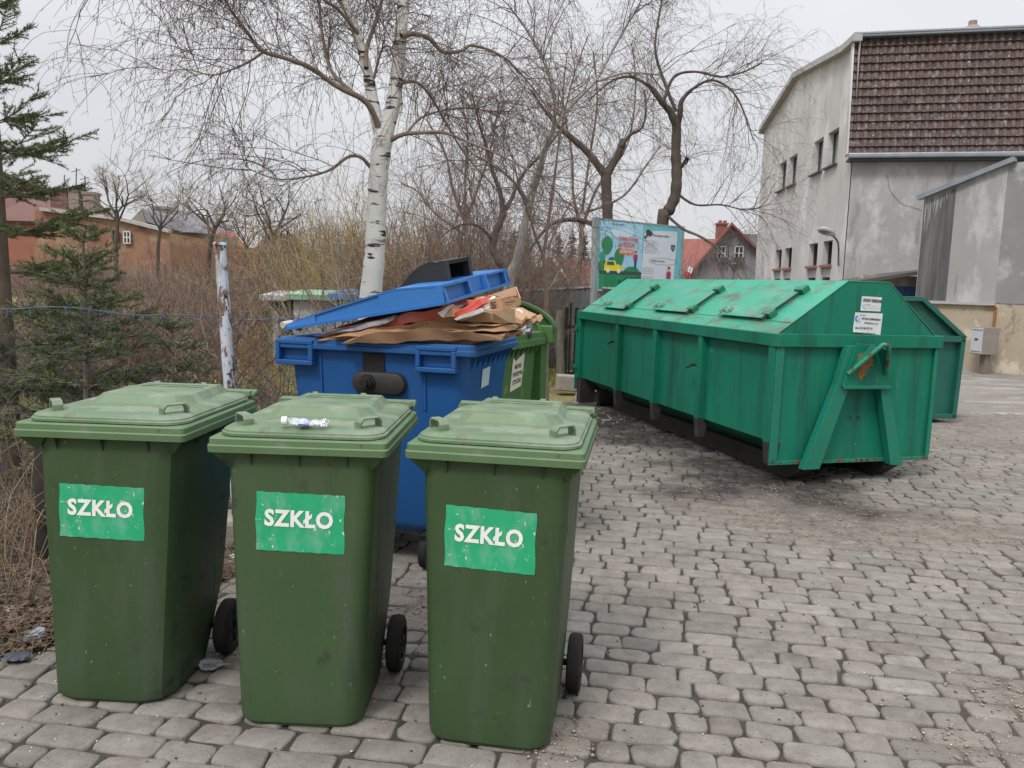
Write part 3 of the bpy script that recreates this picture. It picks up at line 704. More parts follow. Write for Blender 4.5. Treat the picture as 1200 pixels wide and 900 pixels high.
# open carton, upper right
ob = empty('open_carton', at(585, 372, 4.25), 0, 'open brown cardboard carton tipped over at the top of the heap', 'box')
T0 = ob.location
def oc(u, v, Y): return at(u, v, Y)-T0
b = MB()
fl, fr_, br, bl = (566, 353), (585, 349), (604, 346), (582, 340)
def panel(b, ps, th=.006):
    P = [oc(*p) for p in ps]; n_ = (P[1]-P[0]).cross(P[2]-P[0]).normalized()*th; b.extrude(P, n_)
panel(b, [(566, 354, 4.15), (588, 350, 4.08), (590, 370, 4.08), (567, 367, 4.15)])
panel(b, [(588, 350, 4.08), (607, 348, 4.3), (609, 357, 4.3), (590, 370, 4.08)])
panel(b, [(566, 352, 4.2), (590, 342, 4.6), (605, 340, 4.6), (607, 356, 4.5), (568, 366, 4.3)])
panel(b, [(604, 336, 4.45), (609, 349, 4.3), (609, 357, 4.3), (603, 366, 4.3), (601, 351, 4.45)])
panel(b, [(566, 352, 4.15), (583, 347, 4.3), (590, 349, 4.08)])
bx = b.build('box_walls', m_kraft, ob)
b = MB(); panel(b, [(576, 345, 4.3), (604, 336, 4.45), (606, 346, 4.3), (590, 349, 4.1)]); b.build('inner_flap', m_kraftd, ob)
tq = text('US', .05, 'print', m_ink, ob, oc(575, 358, 4.10), rot=(math.pi/2, 0, -.25), bold=.001)
b = MB()
for vv in (354, 357, 359): panel(b, [(592, vv+.3, 4.115), (604, vv-1.4, 4.255), (604, vv-.6, 4.255), (592, vv+1.1, 4.115)], .001)
b.build('print_lines', m_ink, ob)
# scraps at the right end
def crumple(name, c, s, m, label, cat, seed=1, n=3, amp=.35):
    import bmesh
    bm = bmesh.new(); bmesh.ops.create_icosphere(bm, subdivisions=n, radius=1); rs = np.random.default_rng(seed)
    ph = rs.random((6, 3))*6; fr = rs.normal(0, 3.2, (6, 3))
    for v in bm.verts:
        d = sum(math.sin(fr[i][0]*v.co.x+fr[i][1]*v.co.y+fr[i][2]*v.co.z+ph[i][0]) for i in range(6))/6
        v.co *= (1+amp*abs(d)*2-amp*.5); v.co = Vector((v.co.x*s[0], v.co.y*s[1], v.co.z*s[2]))
    me = bpy.data.meshes.new(name); bm.to_mesh(me); bm.free(); me.materials.append(m)
    o = bpy.data.objects.new(name, me); col.objects.link(o); o.location = c; return tag(o, label, cat)
crumple('torn_cardboard', at(606, 374, 4.05), (.05, .07, .016), m_kraft, 'torn cardboard scraps at the right end of the heap', 'cardboard', 4, 3, .8)
crumple('white_scrap', at(611, 370, 4.12), (.022, .03, .026), m_wht, 'small white paper scrap on the right end of the heap', 'paper', 5, 2, .9)

# ================================================================== green wheeled container behind
m_cg = mat('container_green', (.050, .122, .032), (.066, .145, .042), 4, .5, .0006, 150, layers=(((.17, .27, .12), (8, 8, 8), .58, .7, .6), ((.4, .45, .33), (30, 30, 30), .70, .73, .6)))
m_cgd = mat('container_green_dark', (.028, .08, .02), (.036, .095, .026), 4, .5)
GT = R(-20.5)
g0 = at(598, 396, 4.74); g0.z = 0
gax = Vector((math.cos(GT), math.sin(GT), 0)); gay = Vector((-math.sin(GT), math.cos(GT), 0))
GW, GD, GH = 1.05, .70, 1.165
grn = empty('plastics_container', g0-gax*GW, GT, 'green wheeled plastics container with its domed lid rolled back, behind the blue one', 'waste container')
b = MB(); rings = []
for z, i, dz in ((.17, .12, .05), (.22, .11, 0), (.6, .085, 0), (1.08, .055, 0)):
    rings.append(rrect(i+dz, GW-i-dz, i*.5+dz, GD-.03-dz, z, .05, 5))
b.loft(rings, cap1=False); b.loft([rrect(.12, GW-.12, .1, GD-.08, .95, .04, 5), rrect(.08, GW-.08, .06, GD-.05, 1.09, .04, 5)], cap0=True, cap1=False)
for k in range(7): y = .05+k*.088; b.extrude([(GW-.062, y, 1.085), (GW-.012, y, 1.085), (GW-.066, y+.03, 1.0)], (0, .02, 0))
b.build('body', m_cg, grn, smooth=38)
b = MB(); b.loft([rrect(.05, GW-.05, .05, GD-.04, 1.08, .02, 3), rrect(0, GW, 0, GD, 1.08, .02, 3), rrect(0, GW, 0, GD, 1.118, .02, 3), rrect(.008, GW-.008, .008, GD-.008, 1.122, .02, 3), rrect(.008, GW-.008, .008, GD-.008, 1.16, .02, 3), rrect(.06, GW-.06, .06, GD-.05, 1.165, .02, 3), rrect(.07, GW-.07, .07, GD-.05, 1.1, .02, 3)], False, False)
b.build('rim', m_cg, grn, smooth=30)
b = MB(); b.box(GW-.15, GW-.03, GD-.01, GD+.11, .2, 1.09); b.box(GW-.10, GW+.035, GD+.0, GD+.12, 1.08, 1.20)
b.build('rear_post', m_cg, grn, bevel=.008)
b = MB(); b.box(.03, .15, GD-.01, GD+.11, .2, 1.08); b.build('rear_post', m_cg, grn, bevel=.008)
def arch(name, cx, a_, h_, y0, y1, z0, th_, m, plate=None):
    b = MB(); n_ = 28; o_ = []; i_ = []
    for q in range(n_+1):
        t_ = math.pi*q/n_; o_.append((cx+a_*math.cos(t_), z0+h_*math.sin(t_))); i_.append((cx+(a_-th_)*math.cos(t_), z0+(h_-th_)*math.sin(t_)))
    for q in range(n_):
        b.hexa([(i_[q][0], y0, i_[q][1]), (o_[q][0], y0, o_[q][1]), (o_[q][0], y1, o_[q][1]), (i_[q][0], y1, i_[q][1]), (i_[q+1][0], y0, i_[q+1][1]), (o_[q+1][0], y0, o_[q+1][1]), (o_[q+1][0], y1, o_[q+1][1]), (i_[q+1][0], y1, i_[q+1][1])])
    if plate: b.add([(x, (y0+y1)/2, z) for x, z in i_]+[(x, (y0+y1)/2+.008, z) for x, z in i_], [tuple(range(n_+1)), tuple(range(n_+1, 2*n_+2))[::-1]])
    return b.build(name, m, grn, smooth=30)
arch('dome_panel', GW/2, GW/2-.02, .19, GD-.06, GD-.03, 1.15, .018, m_cg, True)
arch('lid', GW/2+.02, GW/2+.03, .23, GD+.02, GD+.08, 1.16, .02, m_cgd, True)
s = MB(); fx = lambda z: GW-(.055+(1.08-z)/(1.08-.6)*.03)+.003
s.add([(fx(.93), .20, .80), (fx(.93), .40, .82), (fx(1.0), .42, 1.035), (fx(1.0), .315, 1.01), (fx(1.0), .265, .99), (fx(1.0), .21, 1.015)], [(0, 1, 2, 3, 4, 5)])
for v in range(6): s.v[v] = (fx(s.v[v][2]), s.v[v][1], s.v[v][2])
st = s.build('notice_sticker', mat('cream_paper', (.62, .62, .52), (.55, .55, .46), 8, .7), grn); st['label'] = 'cream sticker with a torn top edge reading METALE TWORZYWA SZTUCZNE'
for k, tx_ in enumerate(('METALE', 'TWORZYWA', 'SZTUCZNE')):
    z = .955-k*.048; text(tx_, .038, 'lettering', m_ink, st, (fx(z)+.003, .31-.002*k, z), rot=(math.pi/2, -.05, math.pi/2), bold=.0008, sx=.78 if k else .9)
for x in (.18, GW-.18):
    for y in (.12, GD-.1): wheel(grn, x, y, .085, .085, .04)
gl = lambda x, y, z: Matrix.LocRotScale(grn.location, grn.rotation_euler, None) @ Vector((x, y, z))
slab('cardboard_sheet', [(398, 401, 3.93), (440, 390, 3.9), (500, 384, 3.86), (560, 391, 3.84), (590, 392, 3.84), (588, 397, 3.84), (555, 400, 3.86), (500, 397, 3.88), (440, 403, 3.92)], ay*.4, m_kraftd, 'darker kraft sheet folded just above the blue rim', 'cardboard')
m_bag = mat('bag_black', (.02, .02, .022), (.06, .06, .07), 14, .25, .003, 30, layers=(((.45, .45, .47), (22, 22, 22), .62, .66, .3),))
crumple('rubbish_bag', gl(GW-.18, .40, 1.13), (.13, .16, .11), m_bag, 'crumpled black rubbish bag inside the green container', 'bag', 8, 4, .6)
crumple('plastic_foil', gl(GW-.33, .16, 1.13), (.22, .12, .05), mat('foil_pale', (.45, .47, .48), (.2, .25, .3), 18, .3), 'pale crumpled plastic foil at the front of the green container', 'plastic', 9, 4, .6)
# ================================================================== roll-off container
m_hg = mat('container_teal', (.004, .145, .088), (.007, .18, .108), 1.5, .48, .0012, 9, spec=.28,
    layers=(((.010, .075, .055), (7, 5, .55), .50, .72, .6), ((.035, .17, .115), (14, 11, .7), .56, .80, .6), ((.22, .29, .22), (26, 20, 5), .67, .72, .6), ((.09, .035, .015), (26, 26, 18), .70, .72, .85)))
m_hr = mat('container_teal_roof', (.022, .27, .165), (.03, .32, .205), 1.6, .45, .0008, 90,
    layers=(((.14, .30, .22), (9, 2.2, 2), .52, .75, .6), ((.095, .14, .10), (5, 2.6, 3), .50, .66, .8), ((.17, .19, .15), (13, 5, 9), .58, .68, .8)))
m_hrust = mat('container_teal_rusty', (.004, .145, .09), (.009, .19, .12), 2, .45, .001, 90,
    layers=(((.13, .045, .02), (22, 22, 14), .625, .645, .9), ((.05, .02, .012), (40, 40, 30), .67, .70, .9)))
m_under = mat('underframe_dark', (.018, .017, .016), (.042, .038, .034), 9, .85, .001, 60)
m_rust = mat('rust', (.16, .06, .02), (.30, .17, .06), 40, .95, .002, 120)
CT = .279
CO = Vector((1.955, 5.96, 0)); W, LN = 1.475, 4.16
EZ0, EZ1 = 1.06, 1.155      # side beam
cont = empty('roll_off_container', CO, CT, 'long teal roll-off container with three roof hatches and a hook plate on its front', 'container')
cont.rotation_euler = (0, .004, CT)
CM = Matrix.LocRotScale(cont.location, cont.rotation_euler, None); CMi = CM.inverted()
def chit(u, v, y=0.0):        # pixel -> local (x,z) on plane local y = const
    P = CM @ Vector((0, y, 0)); N = (CM.to_3x3() @ Vector((0, 1, 0))); return CMi @ hit(u, v, P, N)
RX0, RX1, RZ = .60, .98, 1.565
# body panels
b = MB()
b.box(.042, .06, .03, LN-.03, .33, EZ0); b.box(W-.03, W-.012, .03, LN-.03, .33, EZ0)
b.add([(.042, .03, .33), (.36, .03, .165), (.36, LN-.03, .165), (.042, LN-.03, .33)], [(0, 1, 2, 3)])
b.add([(W-.012, .03, .33), (W-.36, .03, .165), (W-.36, LN-.03, .165), (W-.012, LN-.03, .33)], [(3, 2, 1, 0)])
b.box(.36, W-.36, .03, LN-.03, .16, .17)
side = b.build('side_panel', m_hg, cont)
b = MB(); b.box(.014, W-.014, .018, .030, .165, 1.06); b.build('front_panel', m_hg, cont)
m_hflange = mat('flange_rusty', (.004, .145, .09), (.009, .19, .12), 2, .5, .001, 90, layers=(((.12, .045, .02), (12, 12, 9), .52, .56, .9), ((.04, .02, .012), (26, 26, 20), .58, .62, .9)))
b = MB(); b.box(.0, W, -.004, .02, .157, .184); b.build('bottom_flange', m_hflange, cont, bevel=.002)
b = MB(); b.box(.0, W, LN-.03, LN-.01, .165, 1.06); b.build('rear_panel', m_hg, cont)
b = MB(); 
b.box(-.022, .04, .045, LN-.045, EZ0, EZ1); b.box(W-.04, W+.022, .045, LN-.045, EZ0, EZ1)
b.box(-.025, W+.025, -.022, .043, EZ0-.002, EZ1+.001); b.box(-.025, W+.025, LN-.043, LN+.02, EZ0-.002, EZ1+.001)
b.build('rim_beam', m_hg, cont, bevel=.004)
b = MB()
b.box(.0, .07, -.006, .012, .182, EZ0-.003); b.build('corner_post', m_hrust, cont, bevel=.003)
b = MB(); b.box(W-.03, W, -.006, .012, .182, EZ0-.003); b.build('corner_post', m_hrust, cont, bevel=.003)
def tpos(u, vguess=440):  # local y along the left side for image column u
    lo, hi = 0, LN
    for _ in range(40):
        mid = (lo+hi)/2; p = CM @ Vector((0, mid, .8)); d = p-CAM; uu = 600+F_PX*d.dot(CR)/d.dot(_F)
        if uu > u: lo = mid
        else: hi = mid
    return lo
ribs = [.0, tpos(823), tpos(769.5), tpos(725), LN-.07]
for k, y in enumerate(ribs):
    r = MB(); wd = .075
    r.box(-.016, .043, y+.002, y+wd, .33, EZ0-.001); r.build('rib', m_hg, cont, bevel=.003)
    r = MB(); r.hexa([(.0, y+.004, .165 if k else .16), (.06, y+.004, .165), (.06, y+wd-.004, .165), (.0, y+wd-.004, .165), (-.014, y+.004, .329), (.10, y+.004, .329), (.10, y+wd-.004, .329), (-.014, y+wd-.004, .329)])
    r.build('rib_foot', m_under, cont, bevel=.002)
    r = MB(); r.box(W-.013, W+.012, y+.002, y+wd, .2, EZ0-.001); r.build('rib', m_hg, cont)
# roof
b = MB(); t_ = .006
prof = [(.015, EZ1-.002), (RX0, RZ), (RX1, RZ), (W-.015, EZ1-.002)]
for (x0, z0), (x1, z1) in zip(prof[:-1], prof[1:]):
    b.hexa([(x0, .02, z0-t_), (x1, .02, z1-t_), (x1, LN-.02, z1-t_), (x0, LN-.02, z0-t_), (x0, .02, z0), (x1, .02, z1), (x1, LN-.02, z1), (x0, LN-.02, z0)])
def rs(s_, y, h=0):     # point on the left roof slope
    sl = math.atan2(RZ-EZ1, RX0-.015); return Vector((.015+(RX0-.015)*s_-math.sin(sl)*h, y, EZ1-.002+(RZ-EZ1)*s_+math.cos(sl)*h))
for y in (tpos(823)+.03, tpos(769.5)+.03, tpos(725)+.03): b.bar(rs(.02, y, .0015), rs(.99, y, .0015), .012, .003)
b.bar(rs(.2, .03, .001), rs(.2, LN-.03, .001), .01, .003, up=(1, 0, 0))
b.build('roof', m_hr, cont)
for yy, d in ((.024, .012), (LN-.036, .012)):
    b = MB(); b.extrude([(.03, yy, EZ1-.006), (W-.03, yy, EZ1-.006), (RX1-.002, yy, RZ-.007), (RX0+.002, yy, RZ-.007)], (0, d, 0)); b.build('gable_plate', m_hg, cont)
# roof edge trim at the gable
# hatches
P_, N_ = CM @ rs(0, 0), (CM.to_3x3() @ (rs(1, 0)-rs(0, 0)).cross(Vector((0, 1, 0)))).normalized()
def slope_hit(u, v):
    q = CMi @ hit(u, v, P_, N_); return ((q.x-.015)/(RX0-.015), q.y)
hq = [((847.5, 371), (892, 378), (934, 346.5), (890, 335)), ((767, 364.5), (801, 370), (843, 343.5), (806, 337)), ((707.5, 362), (732, 365), (766, 339.5), (745, 336))]
for hqd in hq:
    (s0, ya), (s0b, yb), (s1, yc), (s1b, yd) = [slope_hit(*p) for p in hqd]
    sa, sb = (s0+s0b)/2, min((s1+s1b)/2, .97); y0, y1 = (yb+yc)/2, (ya+yd)/2
    b = MB(); b.hexa([rs(sa, y0, .028), rs(sb, y0, .012), rs(sb, y1, .012), rs(sa, y1, .028), rs(sa, y0, .036), rs(sb, y0, .020), rs(sb, y1, .020), rs(sa, y1, .036)])
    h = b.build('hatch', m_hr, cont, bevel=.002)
    b = MB(); b.hexa([rs(sa+.03, y0+.03, -.01), rs(sb-.03, y0+.03, -.01), rs(sb-.03, y1-.03, -.01), rs(sa+.03, y1-.03, -.01), rs(sa+.03, y0+.03, .027), rs(sb-.03, y0+.03, .012), rs(sb-.03, y1-.03, .012), rs(sa+.03, y1-.03, .027)])
    b.build('hatch_collar', m_under, h)
    b = MB(); b.bar(rs(sa-.02, y0-.03, .03), rs(sb+.04, y0-.03, .02), .016, .016)
    b.build('hinge_rod', m_under, h)
    for s_ in (sa+.10, sb-.02):
        b = MB(); b.hexa([rs(s_-.05, y0-.075, .0), rs(s_+.05, y0-.075, .0), rs(s_+.05, y0-.012, .0), rs(s_-.05, y0-.012, .0), rs(s_-.05, y0-.075, .05), rs(s_+.05, y0-.075, .05), rs(s_+.05, y0-.012, .05), rs(s_-.05, y0-.012, .05)])
        b.hexa([rs(s_-.03, y0-.012, .025), rs(s_+.03, y0-.012, .025), rs(s_+.03, y0+.06, .025), rs(s_-.03, y0+.06, .025), rs(s_-.03, y0-.012, .04), rs(s_+.03, y0-.012, .04), rs(s_+.03, y0+.06, .04), rs(s_-.03, y0+.06, .04)])
        b.build('hinge_block', mat('hinge_green', (.012, .13, .075), (.02, .16, .09), 8, .5), h, bevel=.003)
    b = MB(); ym = y1-.13
    b.hexa([rs(sa+.03, ym, .036), rs(sa+.14, ym, .036), rs(sa+.14, ym+.012, .036), rs(sa+.03, ym+.012, .036), rs(sa+.03, ym, .066), rs(sa+.12, ym, .066), rs(sa+.12, ym+.012, .066), rs(sa+.03, ym+.012, .066)])
    b.hexa([rs(sa+.03, ym+.10, .036), rs(sa+.14, ym+.10, .036), rs(sa+.14, ym+.112, .036), rs(sa+.03, ym+.112, .036), rs(sa+.03, ym+.10, .066), rs(sa+.12, ym+.10, .066), rs(sa+.12, ym+.112, .066), rs(sa+.03, ym+.112, .066)])
    b.bar(rs(sa+.08, ym-.02, .05), rs(sa+.08, ym+.13, .05), .014); b.build('hatch_handle', mat('handle_grey', (.22, .36, .29), rough=.5), h)
# A-frame on the front
def fp(u, v, y=-.05): q = chit(u, v, y); return (q.x, q.z)
m_af = m_hrust
def plate2(name, pts, y0, y1, m, label=None):
    b = MB(); b.extrude([(x, y0, z) for x, z in pts], (0, y1-y0, 0)); return b.build(name, m, cont, bevel=.003, label=label)
plate2('frame_leg', [fp(939, 550), fp(958, 549), fp(993, 452), fp(1006, 405), fp(992, 405), fp(979, 450)], -.075, -.007, m_af)
plate2('frame_leg', [fp(1041, 544), fp(1055, 545), fp(1043, 470), fp(1037, 437), fp(1037, 405), fp(1029, 405), fp(1029, 452)], -.075, -.007, m_af)
plate2('hook_plate', [fp(983, 452), fp(1039, 452), fp(1040, 404), fp(1000, 402)], -.088, -.077, m_hg)
plate2('cross_flange', [fp(983, 455), fp(1039, 455), fp(1039, 451), fp(983, 451)], -.105, -.0885, m_af)
# hook bail: bent plate
q0, q1, q2 = fp(993, 438, -.09), fp(1029, 402, -.16), fp(1036, 438, -.09)
b = MB(); path = []
for t in np.linspace(0, 1, 7): path.append(Vector((q0[0]+(q1[0]-q0[0])*t*.93, -.10-.13*t, q0[1]+(q1[1]-q0[1])*t*.97)))
path += [Vector((q1[0]-.01, -.235, q1[1]-.006)), Vector((q1[0]+.02, -.235, q1[1]-.012)), Vector((q1[0]+.045, -.225, q1[1]-.045))]
for t in np.linspace(.25, 1, 5): path.append(Vector((q1[0]+.045+(q2[0]-q1[0]-.035)*t, -.225+.125*t, q1[1]-.045+(q2[1]-q1[1]+.045)*t)))
b.tube([tuple(p) for p in path], .017, 10); b.build('hook_bail', mat('bail_rusty', (.012, .20, .12), (.02, .22, .13), 4, .5, layers=(((.10, .05, .03), (16, 16, 16), .55, .6, .8),)), cont, smooth=40)
b = MB()
b.extrude([(q0[0]+.0, -.089, q0[1]), (q1[0]-.02, -.20, q1[1]-.03), (q1[0]-.0, -.089, q1[1]-.01)], (.012, 0, -.006)); b.build('gusset', m_hg, cont)
b = MB(); b.extrude([(q2[0], -.089, q2[1]), (q1[0]+.04, -.20, q1[1]-.05), (q1[0]+.04, -.089, q1[1]-.02)], (.012, 0, -.004)); b.build('gusset', m_hg, cont)
rp_ = fp(1013, 424, -.09)
b = MB(); rs_ = np.random.default_rng(3); pts = []
for i in range(40):
    a = 2*math.pi*i/40; r_ = .072*(1+.35*math.sin(3*a+1)+.15*rs_.normal()); pts.append((rp_[0]+r_*.85*math.cos(a), -.0895, rp_[1]+r_*1.2*math.sin(a)-.02))
b.extrude(pts, (0, -.0015, 0)); b.build('rust_patch', m_rust, cont, label='flaking orange brown rust patch under the hook bail')
for du in (997, 1006):
    q = fp(du, 489, .01); b = MB(); b.tube([(q[0], .016, q[1]), (q[0], .002, q[1])], .006, 8); b.build('bolt', m_under, cont)
# skids with a sloping nose, rear roller, latches
for x0, x1 in ((.29, .40), (1.07, 1.18)):
    b = MB(); b.extrude([(x0, -.07, .156), (x0, .16, .003), (x0, LN-.5, .003), (x0, LN-.5, .156)], (x1-x0, 0, 0)); b.build('skid', m_under, cont, bevel=.004)
    b = MB(); xm = (x0+x1)/2; b.tube([(xm-.13, LN-.2, .1), (xm+.13, LN-.2, .1)], .1, 20); b.build('roller', m_under, cont, smooth=40)
    for sx_ in (-.17, .135):
        b = MB(); b.box(xm+sx_, xm+sx_+.035, LN-.3, LN-.05, .04, .16); b.build('roller_bracket', m_under, cont)
b = MB(); b.box(.0, .2, LN-.12, LN-.005, .02, .33); b.build('rear_corner_foot', m_under, cont, bevel=.003)
for y, z in ((ribs[1]+.09, .80), (ribs[3]+.10, .86)):
    b = MB(); b.tube([(-.012, y, z), (-.05, y, z)], .012, 8); b.bar((-.045, y-.01, z+.01), (-.06, y+.08, z-.035), .02, .012); b.build('latch', m_under, cont)
b = MB(); b.box(-.03, .0, LN+.0, LN+.02, .18, 1.12); b.box(-.045, .0, LN-.03, LN+.03, .44, .49); b.box(-.045, .0, LN-.03, LN+.03, .92, .97); b.build('rear_door_edge', m_hg, cont, bevel=.003)
# stickers on the gable
m_paper = mat('sticker_white', (.66, .68, .69), (.58, .6, .61), 20, .45)
m_logo = mat('logo_blue', (.03, .26, .55), rough=.5); m_txt = mat('print_dark', (.05, .05, .055), rough=.6); m_logol = mat('logo_pale', (.3, .55, .7), rough=.5)
m_gry = mat('print_grey', (.14, .145, .16), rough=.6); m_redt = mat('print_red', (.45, .15, .1), rough=.6)
YG = .0225
def gp(u, v): q = chit(u, v, YG); return (q.x, q.z)
def stick(name, quad, label):
    b = MB(); n_ = 8; P = [gp(*p) for p in quad]; V_ = []
    for i in range(n_+1):
        for j in range(n_+1):
            u_, v_ = j/n_, i/n_
            x = (P[0][0]*(1-u_)+P[1][0]*u_)*(1-v_)+(P[3][0]*(1-u_)+P[2][0]*u_)*v_; z = (P[0][1]*(1-u_)+P[1][1]*u_)*(1-v_)+(P[3][1]*(1-u_)+P[2][1]*u_)*v_
            V_.append((x, YG-.001-.004*max(0, v_-.8)*5*max(0, .5-u_)*2, z))
    b.add(V_, [(i*(n_+1)+j, (i+1)*(n_+1)+j, (i+1)*(n_+1)+j+1, i*(n_+1)+j+1) for i in range(n_) for j in range(n_)])
    o = b.build(name, m_paper, cont, smooth=60); o['label'] = label; return o
s1 = stick('notice', [(1010, 347), (1033.5, 348.5), (1031.5, 365), (1008, 364)], 'small white notice with dark heading and pale blue logo')
s2 = stick('notice', [(1002, 366), (1034.5, 367.5), (1031.5, 392.5), (999, 389)], 'larger white notice with company name and telephone number')
def gtext(body, size, m, par, u, v, bold=.0006, sx=1, align='LEFT', shear=0):
    x, z = gp(u, v); return text(body, size, 'lettering', m, par, (x, YG-.004, z), rot=(math.pi/2, R(2.2), 0), bold=bold, sx=sx, align=align, shear=shear)
gtext('ODPADY ZMIESZANE', .030, m_txt, s1, 1011, 351.7, .0012, .60)
gtext('a—b—a', .014, m_redt, s1, 1014, 356.5)
def logo(par, u, v, s, m, m2):
    x, z = gp(u, v); b = MB(); n_ = 16; O = []; I = []
    for i in range(n_+1):
        a = R(95+175*i/n_); O.append((x+s*math.cos(a), YG-.004, z+s*math.sin(a))); I.append((x+s*.25+s*.62*math.cos(a), YG-.004, z+s*.62*math.sin(a)))
    b.add(O+I, [(i, i+1, n_+2+i, n_+1+i) for i in range(n_)]); b.build('logo', m, par)
    b = MB(); f = .18*s
    for (x0, z0, x1, z1) in ((.35, .1, .95, .1), (.95, .1, .95, -1.0), (.95, -1.0, .35, -.95), (.35, -.95, .35, -.3)):
        b.bar((x+s*x0, YG-.004, z+s*z0), (x+s*x1, YG-.004, z+s*z1), f, .001, up=(0, 1, 0))
    b.build('logo', m2, par)
logo(s1, 1012.5, 359.3, .018, m_logol, m_logol); logo(s2, 1004.8, 373.2, .024, m_logo, m_logol)
for k in range(2): gtext('——————————', .012, m_gry, s1, 1016, 358.6+k*2.4, .0002, .95)
gtext('Zakład', .018, m_gry, s2, 1007, 368.8, 0, 1.1, shear=.4)
gtext('SPÓŁKA KOMUNALNA', .021, m_txt, s2, 1010, 373.3, .0009, .80)
gtext('WSCHOWA Sp. z o.o.', .017, m_txt, s2, 1012.5, 378.4, .0006, .80)
gtext('tel.: 65 540 25 74', .024, m_txt, s2, 1001.8, 383.9, .0007, .93)
gtext('www.sk.wschowa.pl', .022, m_txt, s2, 1003, 389.7, .0003, .98)

# ------------------------------------------------------------------ second roll-off container, behind
m_h2 = mat('container_deep_teal', (.008, .090, .068), (.012, .11, .082), 2, .45, .0008, 80, layers=(((.03, .11, .09), (7, 3, 2), .6, .75, .6),))
Yr = 9.2; c2 = at(1131.5, 396, Yr)
c2e = c2.z; W2 = 1.75; L2 = 4.6
r2 = empty('roll_off_container', (c2.x-W2*math.cos(.1), Yr-W2*math.sin(.1)*1.0, 0), .1, 'darker teal roll-off container standing behind the long one, only its right end visible', 'container')
M2 = Matrix.LocRotScale(r2.location, r2.rotation_euler, None); M2i = M2.inverted()
def h2(u, v): q = M2i @ hit(u, v, M2 @ Vector((0, 0, 0)), M2.to_3x3() @ Vector((0, 1, 0))); return q.x, q.z
xR, zE = h2(1131.5, 394.5); xB, zB = h2(1119.5, 490); xP, zP = h2(1082, 350.5)
b = MB(); b.extrude([(.03, .06, zB+.02), (xB-.03, .06, zB+.02), (xR-.05, .06, zE), (xP, .06, zP-.02), (.55, .06, zP-.02), (.03, .06, zE)], (0, L2-.1, 0)); b.build('body', m_h2, r2)
def fr2(name, pts, w_=.045):
    b = MB()
    for a_, c_ in zip(pts[:-1], pts[1:]): b.bar((a_[0], .03, a_[1]), (c_[0], .03, c_[1]), .08, w_, up=(0, 0, 1) if abs(a_[0]-c_[0]) > .2 else (1, 0, 0))
    return b.build(name, m_h2, r2, bevel=.003)
fr2('end_frame', [(.0, zE), (.53, zP), (xP, zP), (xR, zE-.02)], .05)
fr2('side_frame', [(xR-.02, zE-.03), (xB-.02, zB)], .05); fr2('bottom_frame', [(xB, zB+.02), (.0, zB+.02)], .05); fr2('rim_beam', [(0, zE-.03), (xR, zE-.03)], .07)
for x in (.4, 1.2):
    b = MB(); b.box(x, x+.1, .4, L2-.4, .0, zB+.03); b.build('skid', m_under, r2)
# ================================================================== buildings
m_pl = mat('plaster_pale', (.50, .485, .47), (.42, .405, .39), .9, .92, .003, 30, layers=(((.30, .285, .27), (1.6, 1.6, .35), .55, .72, None), ((.58, .57, .56), (.7, .7, .5), .5, .62, None), ((.22, .21, .20), (4, 4, .5), .66, .76, None)))
m_pl2 = mat('plaster_rough_grey', (.40, .385, .375), (.30, .29, .285), .8, .95, .008, 14, layers=(((.52, .50, .49), (1.1, 1.1, .7), .5, .62, None), ((.20, .19, .185), (2.2, 2.2, .6), .58, .74, None)))
m_conc = mat('render_grey', (.33, .33, .32), (.26, .26, .25), 1.2, .9, .003, 25, layers=(((.42, .42, .42), (1.5, 1.5, .6), .5, .6, None), ((.17, .17, .165), (5, 5, .5), .62, .74, None)))
m_concd = mat('render_stained_black', (.050, .048, .050), (.15, .145, .14), 2, .9, .003, 30, sx=(5, 5, .35))
m_base = mat('plinth_ochre', (.40, .34, .25), (.32, .27, .20), 1.2, .95, .006, 16, layers=(((.52, .46, .36), (1.8, 1.8, 1.2), .52, .58, None), ((.17, .15, .12), (2.6, 2.6, 1.4), .58, .68, None)))
m_dark = mat('window_dark', (.03, .03, .035), rough=.15); m_curt = mat('window_curtain', (.24, .25, .26), (.38, .38, .39), 9, .3, sx=(6, 6, .5))
m_frame = mat('frame_dark', (.07, .065, .06), rough=.6); m_sillb = mat('brick_sill', (.28, .13, .09), (.2, .1, .08), 12, .9)
m_zinc = mat('zinc_gutter', (.24, .27, .30), (.32, .35, .38), 4, .35, metal=.5); m_fascia = mat('fascia', (.42, .41, .40), (.3, .29, .28), 4, .7)
Bx = at(987, 330, 20.0); Bx.z = 0
dL = Vector((.090, .996, 0)).normalized(); dR = Vector((.972, -.234, 0)).normalized(); NL = Vector((-dL.y, dL.x, 0)); NR = Vector((dR.y, -dR.x, 0))
bld = empty('rendered_building', Bx, 0, 'tall pale rendered building with steep brown tiled roof and narrow windows', 'building')
def hp(u, v, d, N):
    q = hit(u, v, Bx, N); return ((q-Bx).dot(d), q.z)
def fW(s_, z, d, N, out=0.0): return d*s_+N*out+Vector((0, 0, z))
def rect_from_px(us, vs, d, N):
    c = [hp(u, v, d, N) for u, v in ((us[0], vs[0]), (us[1], vs[1]), (us[1], vs[3]), (us[0], vs[2]))]
    s0 = (c[0][0]+c[3][0])/2; s1 = (c[1][0]+c[2][0])/2; z1 = (c[0][1]+c[1][1])/2; z0 = (c[2][1]+c[3][1])/2
    return min(s0, s1), max(s0, s1), z0, z1
